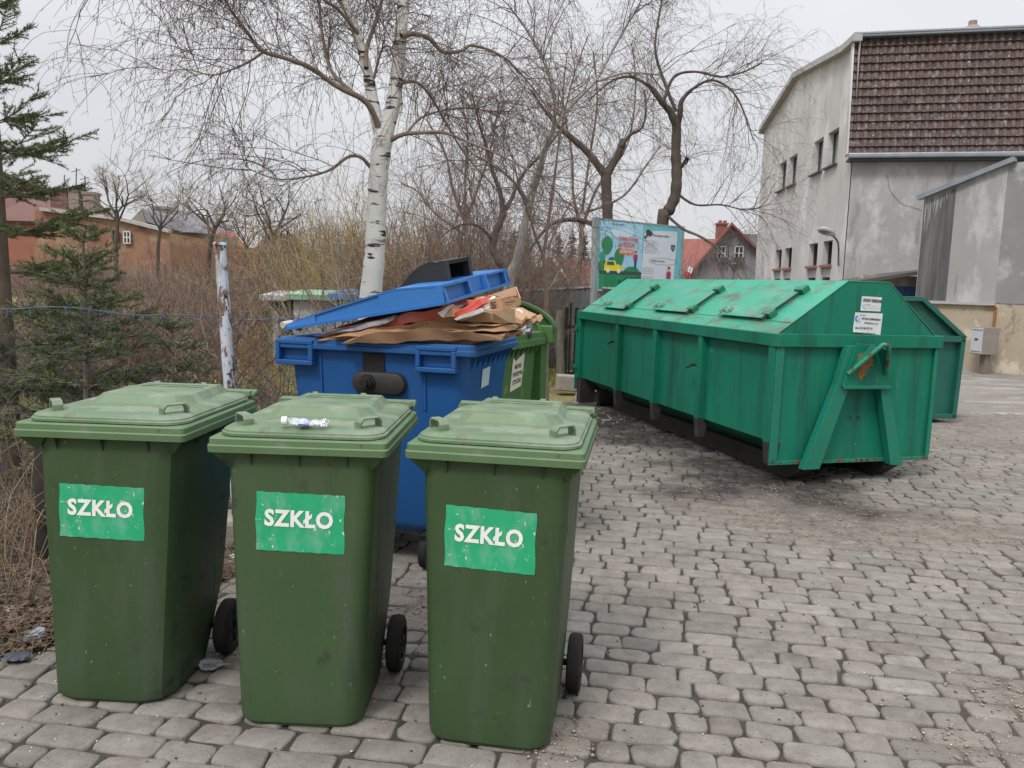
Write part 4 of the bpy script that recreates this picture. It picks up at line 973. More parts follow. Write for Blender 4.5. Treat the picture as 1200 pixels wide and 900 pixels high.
def wall_holes(b, s0, s1, z0, z1, holes, d, N, depth=.22):
    S = sorted({s0, s1, *[h[0] for h in holes], *[h[1] for h in holes]}); Zs = sorted({z0, z1, *[h[2] for h in holes], *[h[3] for h in holes]})
    for a_, c_ in zip(S[:-1], S[1:]):
        for e_, g_ in zip(Zs[:-1], Zs[1:]):
            cx, cz = (a_+c_)/2, (e_+g_)/2
            if any(h[0] < cx < h[1] and h[2] < cz < h[3] for h in holes): continue
            b.add([fW(a_, e_, d, N), fW(c_, e_, d, N), fW(c_, g_, d, N), fW(a_, g_, d, N)], [(0, 1, 2, 3)])
    for h in holes:
        q = [(h[0], h[2]), (h[1], h[2]), (h[1], h[3]), (h[0], h[3])]
        for (a_, e_), (c_, g_) in zip(q, q[1:]+q[:1]):
            b.add([fW(a_, e_, d, N), fW(c_, g_, d, N), fW(c_, g_, d, N, -depth), fW(a_, e_, d, N, -depth)], [(0, 1, 2, 3)])
up = [rect_from_px((912.5, 921), (193, 188, 224, 220), dL, NL), rect_from_px((924, 933.5), (185, 180, 218, 214), dL, NL),
      rect_from_px((953, 964), (167, 161, 204, 200), dL, NL), rect_from_px((969.5, 982), (157, 151, 196, 191), dL, NL)]
lo = [rect_from_px((907.5, 915), (294, 292, 334, 333), dL, NL), rect_from_px((918.5, 927), (291.5, 290, 334, 333), dL, NL),
      rect_from_px((946.5, 957), (286, 284.5, 335, 334), dL, NL), rect_from_px((963, 974), (283.5, 282, 335, 334), dL, NL)]
zu0, zu1 = np.mean([r[2] for r in up]), np.mean([r[3] for r in up]); zl1 = np.mean([r[3] for r in lo]); zl0 = 1.0
up = [(r[0], r[1], zu0, zu1) for r in up]; lo = [(r[0], r[1], zl0, zl1) for r in lo]
sEnd = hp(886, 300, dL, NL)[0]
top = [(0.0, at(1003, 46, 20.0).z), (.9, at(1003, 46, 20.0).z), hp(936, 90, dL, NL), hp(897, 152, dL, NL)]
zw = min(zu1+.5, top[3][1]-.1)
b = MB(); wall_holes(b, 0, sEnd, 0, zw, up+lo, dL, NL)
top[3] = (sEnd, top[3][1])
b.add([fW(0, zw, dL, NL), fW(sEnd, zw, dL, NL)]+[fW(s_, z_, dL, NL) for s_, z_ in reversed(top)], [tuple(range(2+len(top)))])
b.build('gable_wall', m_pl, bld)
b = MB(); zg = hp(1003, 190, dR, NR)[1]
b.add([fW(.02, 0, dR, NR), fW(14, 0, dR, NR), fW(14, zg, dR, NR), fW(.02, zg, dR, NR)], [(0, 1, 2, 3)])
b.add([fW(14, 0, dR, NR), fW(14, 0, dR, NR)+dL*sEnd, fW(14, 7.5, dR, NR)+dL*sEnd, fW(14, 7.5, dR, NR)], [(0, 1, 2, 3)])
b.add([dL*sEnd, dL*sEnd+dR*14, dL*sEnd+dR*14+Vector((0, 0, 6)), dL*sEnd+Vector((0, 0, top[3][1]))], [(0, 1, 2, 3)])
b.build('front_wall', m_pl2, bld, smooth=None)
def window(r, kind):
    s0, s1, z0, z1 = r; dp = -.20; f = .045
    g = MB(); g.add([fW(s0, z0, dL, NL, dp), fW(s1, z0, dL, NL, dp), fW(s1, z1, dL, NL, dp), fW(s0, z1, dL, NL, dp)], [(0, 1, 2, 3)])
    fr = MB()
    def fb(a_, c_, w_=f): fr.bar(fW(*a_, dL, NL, dp+.03), fW(*c_, dL, NL, dp+.03), w_, .05, up=NL)
    fb((s0, z0), (s1, z0)); fb((s0, z1), (s1, z1)); fb((s0, z0), (s0, z1)); fb((s1, z0), (s1, z1)); fb(((s0+s1)/2, z0), ((s0+s1)/2, z1), .06)
    if kind == 'lo':
        zt = z1-.62; fb((s0, zt+.0), (s1, zt), .06)
        for k in range(5): s_ = s0+(s1-s0)*(k+.5)/5; fr.bar(fW(s_, z0, dL, NL, -.05), fW(s_, zt-.3, dL, NL, -.05), .018)
    w_ = fr.build('window_frame', m_frame, bld); g.build('pane', m_curt if kind == 'up' else m_dark, w_)
    s = MB()
    if kind == 'up': s.bar(fW(s0-.08, z0-.03, dL, NL, .03), fW(s1+.08, z0-.03, dL, NL, .03), .14, .04, up=(0, 0, 1)); s.build('window_sill', m_frame, w_)
    else:
        s.bar(fW(s0-.07, z1-.66, dL, NL, -.03), fW(s1+.07, z1-.66, dL, NL, -.03), .18, .07, up=(0, 0, 1)); s.build('brick_sill', m_sillb, w_)
        t = MB(); t.hexa([fW(s0, z1-.95, dL, NL, -.12), fW(s1, z1-.95, dL, NL, -.12), fW(s1, z1-.95, dL, NL, -.04), fW(s0, z1-.95, dL, NL, -.04), fW(s0, z1-.70, dL, NL, -.12), fW(s1, z1-.70, dL, NL, -.12), fW(s1, z1-.70, dL, NL, -.04), fW(s0, z1-.70, dL, NL, -.04)]); t.build('lintel', m_pl2, w_)
for r in up: window(r, 'up')
for r in lo: window(r, 'lo')
# barge board and the two roof slopes behind it
b = MB()
for (a_, c_) in zip(top[:-1], top[1:]): b.bar(fW(a_[0], a_[1]+.05, dL, NL, .08), fW(c_[0], c_[1]+.05, dL, NL, .08), .22, .16, up=(0, 0, 1))
b.bar(fW(top[3][0], top[3][1]+.05, dL, NL, .08), fW(sEnd+.05, top[3][1]-.1, dL, NL, .08), .2, .16)
b.build('barge_board', m_fascia, bld)
b = MB()
for (a_, c_) in zip(top[:-1], top[1:]):
    P = [fW(a_[0], a_[1]+.13, dL, NL, .0), fW(c_[0], c_[1]+.13, dL, NL, .0)]; b.add([P[0], P[1], P[1]+dR*14, P[0]+dR*14], [(0, 1, 2, 3)])
b.build('back_roof', mat('roof_felt', (.12, .12, .12), rough=.9), bld)
# pantiled steep front slope, modelled tile by tile as a wavy stepped sheet
m_tile = mat('roof_tile_brown', (.072, .048, .046), (.105, .072, .067), 3, .8, .002, 40, layers=(((.13, .075, .065), (7, 7, 7), .5, .62, None), ((.20, .18, .17), (6, 6, 6), .53, .66, None), ((.40, .39, .37), (24, 24, 12), .615, .66, None), ((.035, .02, .02), (1.1, 1.1, 2.5), .6, .7, None)))
zt0, zt1 = hp(1003, 183, dR, NR)[1], top[0][1]+.08
rows = 14; cols = 78; WL = 13.0; sub = 6; Vt = []; uo = -.12
for r in range(rows):
    for k, (f_, o_) in enumerate(((0, .07), (0.02, .085), (1, .03))):
        z = zt0+(zt1-zt0)*(r+f_)/rows; inn = -.38*(r+f_)/rows
        for c in range(cols*sub+1):
            s_ = uo+WL*c/(cols*sub); wv = .032*math.sin(2*math.pi*c/sub)+(.012 if c % sub == 0 else 0)
            p = fW(s_, z, dR, NR, .12+inn+o_+wv); Vt.append((p.x, p.y, p.z))
n_ = cols*sub+1; Ft = [(r*n_+c, r*n_+c+1, (r+1)*n_+c+1, (r+1)*n_+c) for r in range(rows*3-1) for c in range(n_-1)]
b = MB(); b.add(Vt, Ft); b.build('tiled_roof', m_tile, bld)
b = MB(); b.bar(fW(uo, zt0-.03, dR, NR, .26), fW(13, zt0-.03, dR, NR, .26), .16, .12, up=(0, 0, 1)); b.build('gutter', m_zinc, bld, bevel=.03)
b = MB(); b.bar(fW(uo, zt0-.12, dR, NR, .08), fW(13, zt0-.12, dR, NR, .08), .32, .05, up=(0, 0, 1)); b.build('eaves_board', m_frame, bld)
b = MB(); b.bar(fW(uo-.05, zt1+.05, dR, NR, -.12), fW(13, zt1+.05, dR, NR, -.12), .2, .12, up=(0, 0, 1)); b.build('top_flashing', m_zinc, bld, bevel=.02)
b = MB(); b.bar(fW(-.14, zt0, dR, NR, .1), fW(-.14, zt1, dR, NR, -.25), .04, .25, up=NR); b.build('verge_board', m_pl, bld)
cp = at(1139, 38, 21.5)-Bx; b = MB(); b.loft([[(cp.x+.24*math.cos(a)*q, cp.y+.24*math.sin(a)*q, cp.z+dz) for a in (2*math.pi*i/16 for i in range(16))] for q, dz in ((1, -.5), (1, -.1), (.75, .12), (.55, .16))]); b.tube([cp+Vector((0, 0, .14)), cp+Vector((0, 0, .28))], .1, 12)
b.build('chimney', mat('chimney_grey', (.25, .24, .23), (.3, .2, .15), 4, .9), bld, smooth=40)
# wall lamp
wl = hit(983, 300, Bx, NL)
lamp = empty('wall_lamp', wl, 0, 'street lamp on a curved arm fixed to the pale building wall beside the lower windows', 'lamp')
m_pole = mat('lamp_pole', (.10, .10, .10), rough=.5)
b = MB(); P = [hit(u, v, Bx+NL*o_, NL)-wl for u, v, o_ in ((982.5, 312, .06), (982.7, 290, .10), (982, 284, .35), (979, 279, .65), (974, 275, 1.0))]
b.tube(P, .024, 10); b.build('arm', m_pole, lamp, smooth=40)
a0, a1 = hit(975, 276, Bx+NL*.95, NL)-wl, hit(961, 268, Bx+NL*1.5, NL)-wl; dd = (a1-a0); nn_ = Vector((0, 0, 1)); sd_ = dd.cross(nn_).normalized(); up_ = sd_.cross(dd).normalized()
b = MB(); rr = []
for q in range(9):
    t = q/8; w_ = .12*math.sin(math.pi*min(t*.9+.08, 1))**.6+.02; h_ = .09*math.sin(math.pi*min(t*.85+.1, 1))**.7+.01; c_ = a0+dd*t
    rr.append([c_+sd_*w_*math.cos(a)+up_*max(h_*math.sin(a), -.25*h_) for a in (2*math.pi*i/14 for i in range(14))])
b.loft(rr); lh = b.build('lamp_head', mat('lamp_shell', (.42, .42, .42), rough=.4), lamp, smooth=50)
b = MB(); rr = [[a0+dd*.62+sd_*.12*k_*math.cos(a)+dd.normalized()*.2*k_*math.sin(a)-up_*(.03+.05*(1-k_)) for a in (2*math.pi*i/12 for i in range(12))] for k_ in (1, .7, .2)]; b.loft(rr); b.build('lens', mat('lamp_lens', (.10, .11, .12), rough=.15), lh)
# thin cables across the rough wall
b = MB(); P = smoothpath([hp_x for hp_x in [tuple(hit(u, v, Bx+NR*.02, NR)) for u, v in ((1040, 205), (1043, 222), (1055, 237), (1068, 242), (1080, 246))]], 5); b.tube([tuple(p) for p in P], .004, 5)
tag(b.build('cable', m_frame), 'thin loose cable sagging across the rough grey wall', 'cable')

# block with a lean-to roof on an ochre plinth
Cx = gnd(1167, 437.5); 
d1 = Vector((.62, -.78, 0)); d1 = (gnd(1200, 441.5)-gnd(1128, 434.5)); d1.z = 0; d1.normalize()
N1_ = Vector((d1.y, -d1.x, 0));
if N1_.y > 0: N1_ = -N1_
blk = empty('lean_to_block', Cx, 0, 'grey annexe with sloping roof on an ochre plinth, black stain at its left', 'building')
def kp(u, v, o_=0): q = hit(u, v, Cx+N1_*o_, N1_); return (q-Cx).dot(d1), q.z
def kW(s_, z, o_=0): return d1*s_+N1_*o_+Vector((0, 0, z))
sl, sr = kp(1077, 300)[0], kp(1171, 300)[0]; zled = kp(1120, 353.5)[1]
ztl, ztr = kp(1078, 233)[1], kp(1173, 192)[1]
back = -N1_*4.5
b = MB(); b.add([kW(sl, zled), kW(sr, zled), kW(sr, ztr), kW(sl, ztl)], [(0, 1, 2, 3)])
b.add([kW(sl, zled), kW(sl, ztl), kW(sl, ztl)+back, kW(sl, zled)+back], [(0, 1, 2, 3)])
b.build('upper_wall', m_conc, blk)
d2 = (d1*.94-N1_*.34).normalized()
b = MB(); p0 = kW(sr, zled); p1 = kW(sr, ztr); b.add([p0, p0+d2*5, p1+d2*5+Vector((0, 0, .3)), p1], [(0, 1, 2, 3)]); b.build('right_wall', mat('render_mid_grey', (.24, .24, .23), (.19, .19, .18), 1.5, .92, .003, 25, layers=(((.33, .33, .33), (1.4, 1.4, .9), .56, .62, None),)), blk)
# black run-off stain with an uneven edge, a thin skin of its own on the wall
x1 = kp(1119, 240)[0]; x1b = kp(1109, 345)[0]; rs_ = np.random.default_rng(12); b = MB(); ns_ = 46
for i in range(ns_):
    t0, t1 = i/ns_, (i+1)/ns_; a0_, a1_ = sl+.01+(x1-sl-.01)*t0, sl+.01+(x1-sl-.01)*t1; b0_, b1_ = sl+.01+(x1b-sl-.01)*t0, sl+.01+(x1b-sl-.01)*t1
    zt_ = ztl+(ztr-ztl)*((a0_-sl)/(sr-sl))-.05-(.75*(1-t0)**1.5+.12)*rs_.random()**1.6; zb_ = zled+.012; o_ = .0035+.0004*(i % 3)
    b.add([kW(b0_, zb_, o_), kW(b1_, zb_, o_), kW(a1_, zt_-.05*rs_.random(), o_), kW(a0_*.5+a1_*.5, zt_+.05, o_), kW(a0_, zt_-.05*rs_.random(), o_)], [(0, 1, 2, 3, 4)])
b.build('run_off_stain', m_concd, blk, label='black run-off stain down the left of the grey wall')
b = MB(); b.bar(kW(sl-.10, ztl+.01, .04), kW(sr+.12, ztr+.06, .04), .14, .09, up=(0, 0, 1)); b.build('roof_edge', m_zinc, blk)
b = MB(); a_, c_ = kW(sl-.10, ztl+.05, .04), kW(sr+.12, ztr+.10, .04); b.add([a_, c_, c_+back, a_+back], [(0, 1, 2, 3)]); b.build('roof', mat('roof_felt', (.12,)*3), blk)
b = MB(); b.hexa([kW(sl-.02, zled-.05, .06), kW(sr+.02, zled-.05, .06), kW(sr+.02, zled-.05, -.2), kW(sl-.02, zled-.05, -.2), kW(sl-.02, zled-.001, .06), kW(sr+.02, zled-.001, .06), kW(sr+.02, zled-.001, -.2), kW(sl-.02, zled-.001, -.2)]); b.build('ledge', m_fascia, blk)
b = MB(); b.add([kW(sl-.4, 0, -.02), kW(sr, 0, -.02), kW(sr, zled-.05, -.02), kW(sl-.4, zled-.05, -.02)], [(0, 1, 2, 3)])
q0 = kW(sr, 0, -.02); b.add([q0, q0+d2*5, q0+d2*5+Vector((0, 0, zled-.02)), q0+Vector((0, 0, zled-.02))], [(0, 1, 2, 3)]); b.build('plinth', m_base, blk)
b = MB(); s_ = kp(1166, 370)[0]; b.bar(kW(s_, .75, .01), kW(s_, zled-.07, .01), .05, .02, up=N1_); b.bar(kW(s_-.2, zled-.09, .01), kW(s_+.02, zled-.09, .01), .05, .02); b.build('rust_streak', m_rust, blk)
# utility cabinet on a post
cx0 = hit(1153, 399, Cx+N1_*.35, N1_)
cab = empty('utility_cabinet', (cx0.x, cx0.y, 0), math.atan2(d1.y, d1.x)+.0, 'grey metal utility cabinet on a post against the ochre plinth', 'cabinet')
zc0, zc1 = hit(1153, 415, Cx+N1_*.35, N1_).z, hit(1153, 383.5, Cx+N1_*.35, N1_).z; hw = .19
m_cabf = mat('cabinet_front', (.50, .52, .55), (.42, .44, .47), 6, .5); m_cabs = mat('cabinet_side', (.20, .175, .15), (.27, .23, .2), 8, .6)
Rz = Matrix.Rotation(R(-28), 4, 'Z')
def rot(bm): bm.v = [tuple(Rz @ Vector(p)) for p in bm.v]; return bm
b = MB(); b.box(-.16, .14, -.14, .2, zc0, zc1); rot(b).build('cabinet_box', m_cabs, cab, bevel=.006)
b = MB(); b.box(-.15, .13, -.155, -.1405, zc0+.015, zc1-.015); cd_ = rot(b).build('cabinet_door', m_cabf, cab, bevel=.004)
b = MB()
for k in range(5):
    for z in (zc0+.04, zc1-.06): b.box(-.12+k*.052, -.09+k*.052, -.1585, -.1555, z, z+.02)
rot(b).build('vent_slots', m_dark, cd_)
b = MB(); b.box(-.055, .03, -.1585, -.1555, (zc0+zc1)/2-.0, (zc0+zc1)/2+.045); rot(b).build('emblem', m_frame, cd_)
b = MB(); b.box(-.06, .08, .0, .1, 0, zc0-.001); rot(b).build('post', mat('post_brown', (.15, .125, .1), (.2, .17, .14), 8, .8), cab)
# small blue shed between building and annexe
bs = at(1062, 337, 17.5); sh = empty('blue_shed', (bs.x, bs.y, 0), 0, 'small shed with blue boards under a curved dark roof edge', 'shed')
z0, z1, z2 = at(1060, 352, 17.5).z-1.5, at(1060, 335.5, 17.5).z, at(1060, 330, 17.5).z
b = MB(); b.box(-1.0, .35, 0, .08, .0, z1)
for k in range(6): b.box(-1.0+k*.24, -.99+k*.24+.22, -.012, -.001, .02, z1-.01)
b.build('blue_boards', mat('boards_blue', (.055, .13, .32), (.07, .16, .37), 5, .6), sh)
b = MB(); b.box(-1.0, .35, -.02, .09, z1, z2+.12); b.build('upper_wall', m_base, sh)
b = MB(); b.bar((-1.3, 0, z2-.05), (-.3, 0, z2+.14), 1.2, .07); b.bar((-.3, 0, z2+.14), (.5, 0, z2+.24), 1.2, .07); b.build('roof', m_frame, sh)

# ------------------------------------------------------------------ grey gabled house with red roof
m_gh = mat('house_grey', (.24, .235, .235), (.18, .178, .18), .8, .95, .004, 12, layers=(((.30, .295, .29), (1.4, 1.4, 1), .55, .62, None),))
m_rt = mat('roof_red', (.25, .08, .06), (.19, .065, .052), 2.5, .85, .004, 12, sx=(1, 1, 6), layers=(((.33, .14, .10), (3, 3, 8), .6, .7, None),))
m_brk = mat('brick_red', (.27, .11, .085), (.21, .085, .07), 8, .9)
m_wf = mat('window_white', (.55, .55, .55), rough=.5)
Yh = 36
def house(root_name, Y, gable, zbase, rdir, rlen, wallm, roofm, label, name='gabled_house', hip=None):
    """gable: pixel outline (left eave, apex, right eave); rdir: unit vector along the ridge, away"""
    P = [at(u, v, Y) for u, v in gable]; o = Vector((P[0].x, Y, 0)); rt = empty(name, o, 0, label, 'house')
    P = [p-o for p in P]; b = MB(); g0_, g1_ = Vector((P[0].x, 0, zbase)), Vector((P[2].x, 0, zbase)); D = Vector(rdir)*rlen
    b.add([g0_, g1_, P[2], P[1], P[0]], [(0, 1, 2, 3, 4)]); b.add([g0_, P[0], P[0]+D, g0_+D], [(0, 1, 2, 3)]); b.add([g1_, P[2], P[2]+D, g1_+D], [(3, 2, 1, 0)])
    b.build('wall', wallm, rt)
    b = MB(); e_ = Vector((0, 0, .12)); ov = (P[0]-P[1]).normalized()*.3; ow = (P[2]-P[1]).normalized()*.3; f_ = Vector(rdir)*-.25
    for a_, c_ in ((P[0]+ov, P[1]), (P[1], P[2]+ow)): b.hexa([a_+f_, c_+f_, c_+D, a_+D, a_+f_+e_, c_+f_+e_, c_+D+e_, a_+D+e_])
    b.build('roof', roofm, rt); return rt, o
h1, o1 = house('', Yh, [(801, 331), (857.5, 264), (886, 293)], 0, (.3, .95, 0), 9, m_gh, m_rt, 'grey gabled house with red tiled roof and two small windows beyond the container')
b = MB(); A1, A2, A3, A4 = [at(*p, Y_)-o1 for p, Y_ in (((792, 322), 37), ((801, 331), 36.3), ((852, 281), 37), ((808, 280), 40))]
b.add([A1, A2, A3, A4], [(0, 1, 2, 3)]); b.extrude([at(797, 330, 37)-o1, at(822, 312, 36.6)-o1, at(848, 280, 36.8)-o1, at(800, 280, 41)-o1, at(785, 330, 41)-o1], (0, 0, -.15)); b.build('side_roof', m_rt, h1)
for (u0, u1, v0, v1) in ((840, 850, 289, 304.5), (860.5, 871, 289, 304.5)):
    a_, c_ = at(u0, v1, Yh-.02)-o1, at(u1, v0, Yh-.02)-o1
    b = MB(); b.box(a_.x, c_.x, -.03, -.01, a_.z, c_.z); wn = b.build('window', m_dark, h1)
    b = MB(); 
    for x in (a_.x, (a_.x+c_.x)/2, c_.x): b.bar((x, -.05, a_.z), (x, -.05, c_.z), .045)
    for z in (a_.z, (a_.z+c_.z)/2, c_.z): b.bar((a_.x, -.055, z), (c_.x, -.055, z), .045)
    b.build('window_frame', m_wf, wn)
    b = MB(); b.box(a_.x-.03, c_.x+.03, -.25, -.07, a_.z-.12, a_.z+.12); b.build('flower_box', m_frame, wn)
b = MB(); a_ = at(838.5, 281, 38)-o1; c_ = at(850, 264, 38)-o1; b.box(a_.x, c_.x, 1.6, 2.1, a_.z-1, c_.z); b.box(a_.x-.05, c_.x+.05, 1.55, 2.15, c_.z, c_.z+.08)
for x in (a_.x+.08, c_.x-.12): b.box(x, x+.1, 1.7, 2.0, c_.z+.08, c_.z+.2)
b.build('chimney', m_brk, h1)
b = MB(); b.bar(at(857.5, 262.5, Yh-.3)-o1, at(887.5, 292, Yh-.3)-o1, .12, .09); b.bar(at(857.5, 262.5, Yh-.3)-o1, at(800, 331, Yh-.3)-o1, .12, .09); b.build('verge_tiles', m_rt, h1)
# grey roof of a further building behind
b = MB(); p = at(870, 274, 45); q = at(890, 292, 45); b.box(p.x-.2, q.x+1.2, 45, 50, q.z-5, p.z); tag(b.build('far_shed', mat('far_grey', (.21, .2, .2), (.17, .165, .165), 2, .9)), 'flat grey building block seen behind the gabled house beside the pale wall', 'building')
# flag
fp0 = at(806, 318, 30); fl_ = empty('flag', fp0, 0, 'small white over red flag hanging by the grey gabled house', 'flag')
for nm, z0, z1, m_ in (('white_half', 0.02, .42, mat('flag_white', (.7, .7, .7))), ('red_half', -.38, .0185, mat('flag_red', (.5, .04, .05)))):
    b = MB(); n_ = 8; V_ = [((.30*(i/n_)-.1+.1*(z/.4))*.6, .03*math.sin(i*1.3), (z-.18*(i/n_))*.5) for z in (z0, z1) for i in range(n_+1)]
    b.add(V_, [(i, i+1, n_+2+i, n_+1+i) for i in range(n_)]); b.build(nm, m_, fl_, smooth=60)
b = MB(); b.tube([(-.08, .02, -1.6), (-.08, .02, .25)], .012, 6); b.build('flag_pole', m_pole, fl_)
# thin garden lamp by the grey house
gp_ = at(859, 330, 32); gl_ = empty('garden_lamp', (gp_.x, 32, 0), 0, 'thin dark lamp post in front of the grey gabled house', 'lamp')
b = MB(); b.tube([(0, 0, 0), (0, 0, at(859, 318, 32).z)], .03, 8); b.build('post', m_pole, gl_); zz = at(859, 318, 32).z
b = MB(); b.loft([rrect(-.07, .07, -.07, .07, zz, .02, 2), rrect(-.12, .12, -.12, .12, zz+.28, .03, 2), rrect(-.04, .04, -.04, .04, zz+.36, .02, 2)]); b.build('lantern', m_frame, gl_)

# ------------------------------------------------------------------ small red-roofed house, left of the board
h3, o3 = house('', 26, [(612, 345), (646, 305.5), (664, 329)], 0, (.35, .93, 0), 8, mat('wall_ochre_grey', (.26, .235, .19), (.2, .18, .15), 1.2, .95, .004, 12), m_rt, 'low house with pale verge and red tiled roof left of the info board')
b = MB(); b.extrude([at(653, 308.5, 27)-o3, at(702, 309, 31)-o3, at(702, 333, 28)-o3, at(664, 333, 26.5)-o3], (0, .1, -.12)); b.build('side_roof', m_rt, h3)
b = MB(); b.bar(at(647, 305, 25.9)-o3, at(664.5, 329, 25.9)-o3, .14, .2); b.build('verge_board', mat('verge_white', (.6, .6, .62), rough=.6), h3)
b = MB(); b.box((at(664, 340, 27)-o3).x, (at(702, 340, 27)-o3).x, 1, 1.2, 0, (at(680, 333, 27)-o3).z); b.build('side_wall', m_brk, h3)

# ------------------------------------------------------------------ grey sheet fence, board, pickets
m_sheet = mat('fence_sheet', (.17, .18, .195), (.12, .13, .14), 1.5, .6, sx=(6, 6, .6), layers=(((.30, .32, .33), (9, 9, 1.2), .58, .68, .7), ((.08, .07, .06), (7, 7, 3), .62, .72, .8)))
def sheet_fence(u0, v0, Y0, u1, v1, Y1, label, z0=0.0):
    a_, c_ = at(u0, v0, Y0), at(u1, v1, Y1); base = Vector((a_.x, a_.y, 0)); r_ = empty('sheet_metal_fence', base, 0, label, 'fence')
    D = Vector((c_.x-a_.x, c_.y-a_.y, 0)); Ln = D.length; D.normalize(); Nn = Vector((D.y, -D.x, 0)); n_ = int(Ln/.10)*4; V_ = []
    for i in range(n_+1):
        s_ = Ln*i/n_; o_ = (0, .018, .018, 0)[i % 4]; zt = a_.z+(c_.z-a_.z)*i/n_
        p = D*s_+Nn*o_; V_ += [(p.x, p.y, z0), (p.x, p.y, zt)]
    b = MB(); b.add(V_, [(2*i, 2*i+2, 2*i+3, 2*i+1) for i in range(n_)]); b.build('corrugated_sheet', m_sheet, r_)
    b = MB(); b.bar((0, 0, a_.z+.02), tuple(D*Ln+Vector((0, 0, c_.z+.02))), .07, .04); b.build('top_rail', m_fascia, r_); return r_
sheet_fence(604, 342, 14.5, 700, 337, 13.6, 'grey corrugated sheet fence with a pale top rail behind the green container')
sheet_fence(700, 341, 13.55, 790, 345, 13.0, 'darker stretch of corrugated fence hidden behind the info board')
# black pickets
pk = gnd(668, 447); pf = empty('picket_gate', (pk.x, pk.y, 0), R(8), 'black picket gate with rounded tops beside the long container', 'gate')
m_blk = mat('painted_black', (.016, .013, .012), (.03, .024, .02), 8, .5)
Yp = pk.y
for u, v, w_, round_ in ((664.5, 360, .058, 1), (669.5, 355, .03, 0), (676.5, 360, .058, 1), (686, 360, .058, 1), (695, 360, .058, 1), (704, 361, .058, 1)):
    p = at(u, v, Yp); x = p.x-pk.x; z1 = p.z; b = MB()
    pr = [(x-w_/2, .0), (x+w_/2, .0), (x+w_/2, z1-w_*.45)]+([(x+w_/2*math.cos(a), z1-w_*.45+w_*.45*math.sin(a)) for a in (R(30), R(60), R(90), R(120), R(150))] if round_ else [(x+w_/2, z1), (x-w_/2, z1)])+[(x-w_/2, z1-w_*.45)]
    b.extrude([(a_, 0, .04+c_) if c_ == 0 else (a_, 0, c_) for a_, c_ in pr], (0, .022, 0)); b.build('picket', m_blk, pf)
for v in (383, 438): z = at(680, v, Yp).z; b = MB(); b.box(-.06, .6, .0225, .05, z-.02, z+.02); b.build('rail', m_blk, pf)
# concrete kerb block
kb = gnd(667, 458); b = MB(); b.box(-.19, .2, -.1, .12, 0, .22); o = b.build('kerb_block', mat('old_concrete', (.26, .23, .2), (.35, .31, .27), 10, .95, .004, 40), bevel=.02); o.location = kb; o.rotation_euler = (0, .05, .1); tag(o, 'chipped pale concrete block at the foot of the picket gate', 'concrete block')
kb = gnd(264, 634); b = MB(); b.box(-.09, .09, -.10, .10, -.05, .16); o = b.build('concrete_footing', MATS['old_concrete'], bevel=.03); o.location = kb; o.rotation_euler = (.1, .08, .3); tag(o, 'rough concrete lump at the foot of the fence between two bins', 'concrete block')
# wooden posts near there
for u, vt, vb, Y, w_, lab in ((657.5, 364, 446, 11.6, .12, 'thick weathered wooden post with a mossy top left of the picket gate'), (619, 341, 380, 13.2, .17, 'short pale wooden stump post against the sheet fence')):
    p = at(u, vt, Y); b = MB(); rr = []
    for q in range(7): t = q/6; rr.append([(w_/2*(1+.12*math.sin(q*2+i))*math.cos(2*math.pi*i/9)+.02*math.sin(q), w_/2*(1+.12*math.cos(q*3+i))*math.sin(2*math.pi*i/9), p.z*t) for i in range(9)])
    b.loft(rr); o = b.build('wooden_post', mat('old_wood', (.13, .11, .085), (.22, .2, .15), 14, .95, .004, 40, sx=(1, 1, .2)), smooth=50); o.location = (p.x, p.y, 0); tag(o, lab, 'post')

# ------------------------------------------------------------------ information board
def bp_(u, v, Y): return at(u, v, Y)
TL, TR = at(702.5, 257, 11.0), at(799, 267.5, 12.2); BLp = at(698.5, 336, 11.0)
ex = (TR-TL); ex.z = 0; BWd = ex.length; ex.normalize(); BHt = .93
brd = empty('info_board', (TL.x, TL.y, 0), math.atan2(ex.y, ex.x), 'blue and green recycling information board on two grey posts behind the container', 'board')
zb0 = TL.z-BHt; 
m_gp = mat('post_galvanised', (.36, .38, .39), (.28, .3, .31), 6, .5, metal=.3)
lean = -.05
for x in (-.045, BWd+.03):
    b = MB(); b.bar((x+lean*-.9, .03, 0), (x+.0, .03, TL.z+.03), .07, .07); b.build('post', m_gp, brd, bevel=.006)
b = MB(); b.box(0, BWd, 0, .02, zb0, TL.z); b.build('panel', mat('board_blue', (.16, .48, .56), rough=.5), brd)
def shp(name, pts, m, par, lvl): 
    b = MB(); b.extrude([(x, -.002*lvl-.0005, z) for x, z in pts][::-1], (0, -.0012, 0)); return b.build(name, m, par)
def U(x, z, w0, w1): return (w0+(w1-w0)*x, zb0+BHt*z)
c_ = lambda n, *rgb: mat(n, srgb(*rgb), rough=.5)
L0, L1 = .03, BWd*.505
pp = MB(); pp.box(L0, L1, -.0015, 0.0, zb0+.01, TL.z-.01); pst = pp.build('poster', c_('poster_sky', 165, 205, 225), brd, label='left poster with green trees and a yellow car')
P2 = lambda pts: [U(x, z, L0, L1) for x, z in pts]
blob_ = lambda cx, cz, rx, rz, n=14, w=.0: [(cx+rx*(1+w*math.sin(3*a))*math.cos(a), cz+rz*(1+w*math.cos(4*a))*math.sin(a)) for a in (2*math.pi*i/n for i in range(n))]
gD, gM, gT = c_('poster_green', 45, 130, 85), c_('poster_green_deep', 25, 95, 75), c_('poster_teal', 30, 155, 130)
shp('cloud', P2(blob_(.5, .83, .28, .07)), c_('poster_cloud', 195, 220, 235), pst, 1)
shp('green_field', P2([(0, 0), (1, 0), (1, .22), (0, .27)]), c_('poster_green_bright', 30, 145, 90), pst, 1)
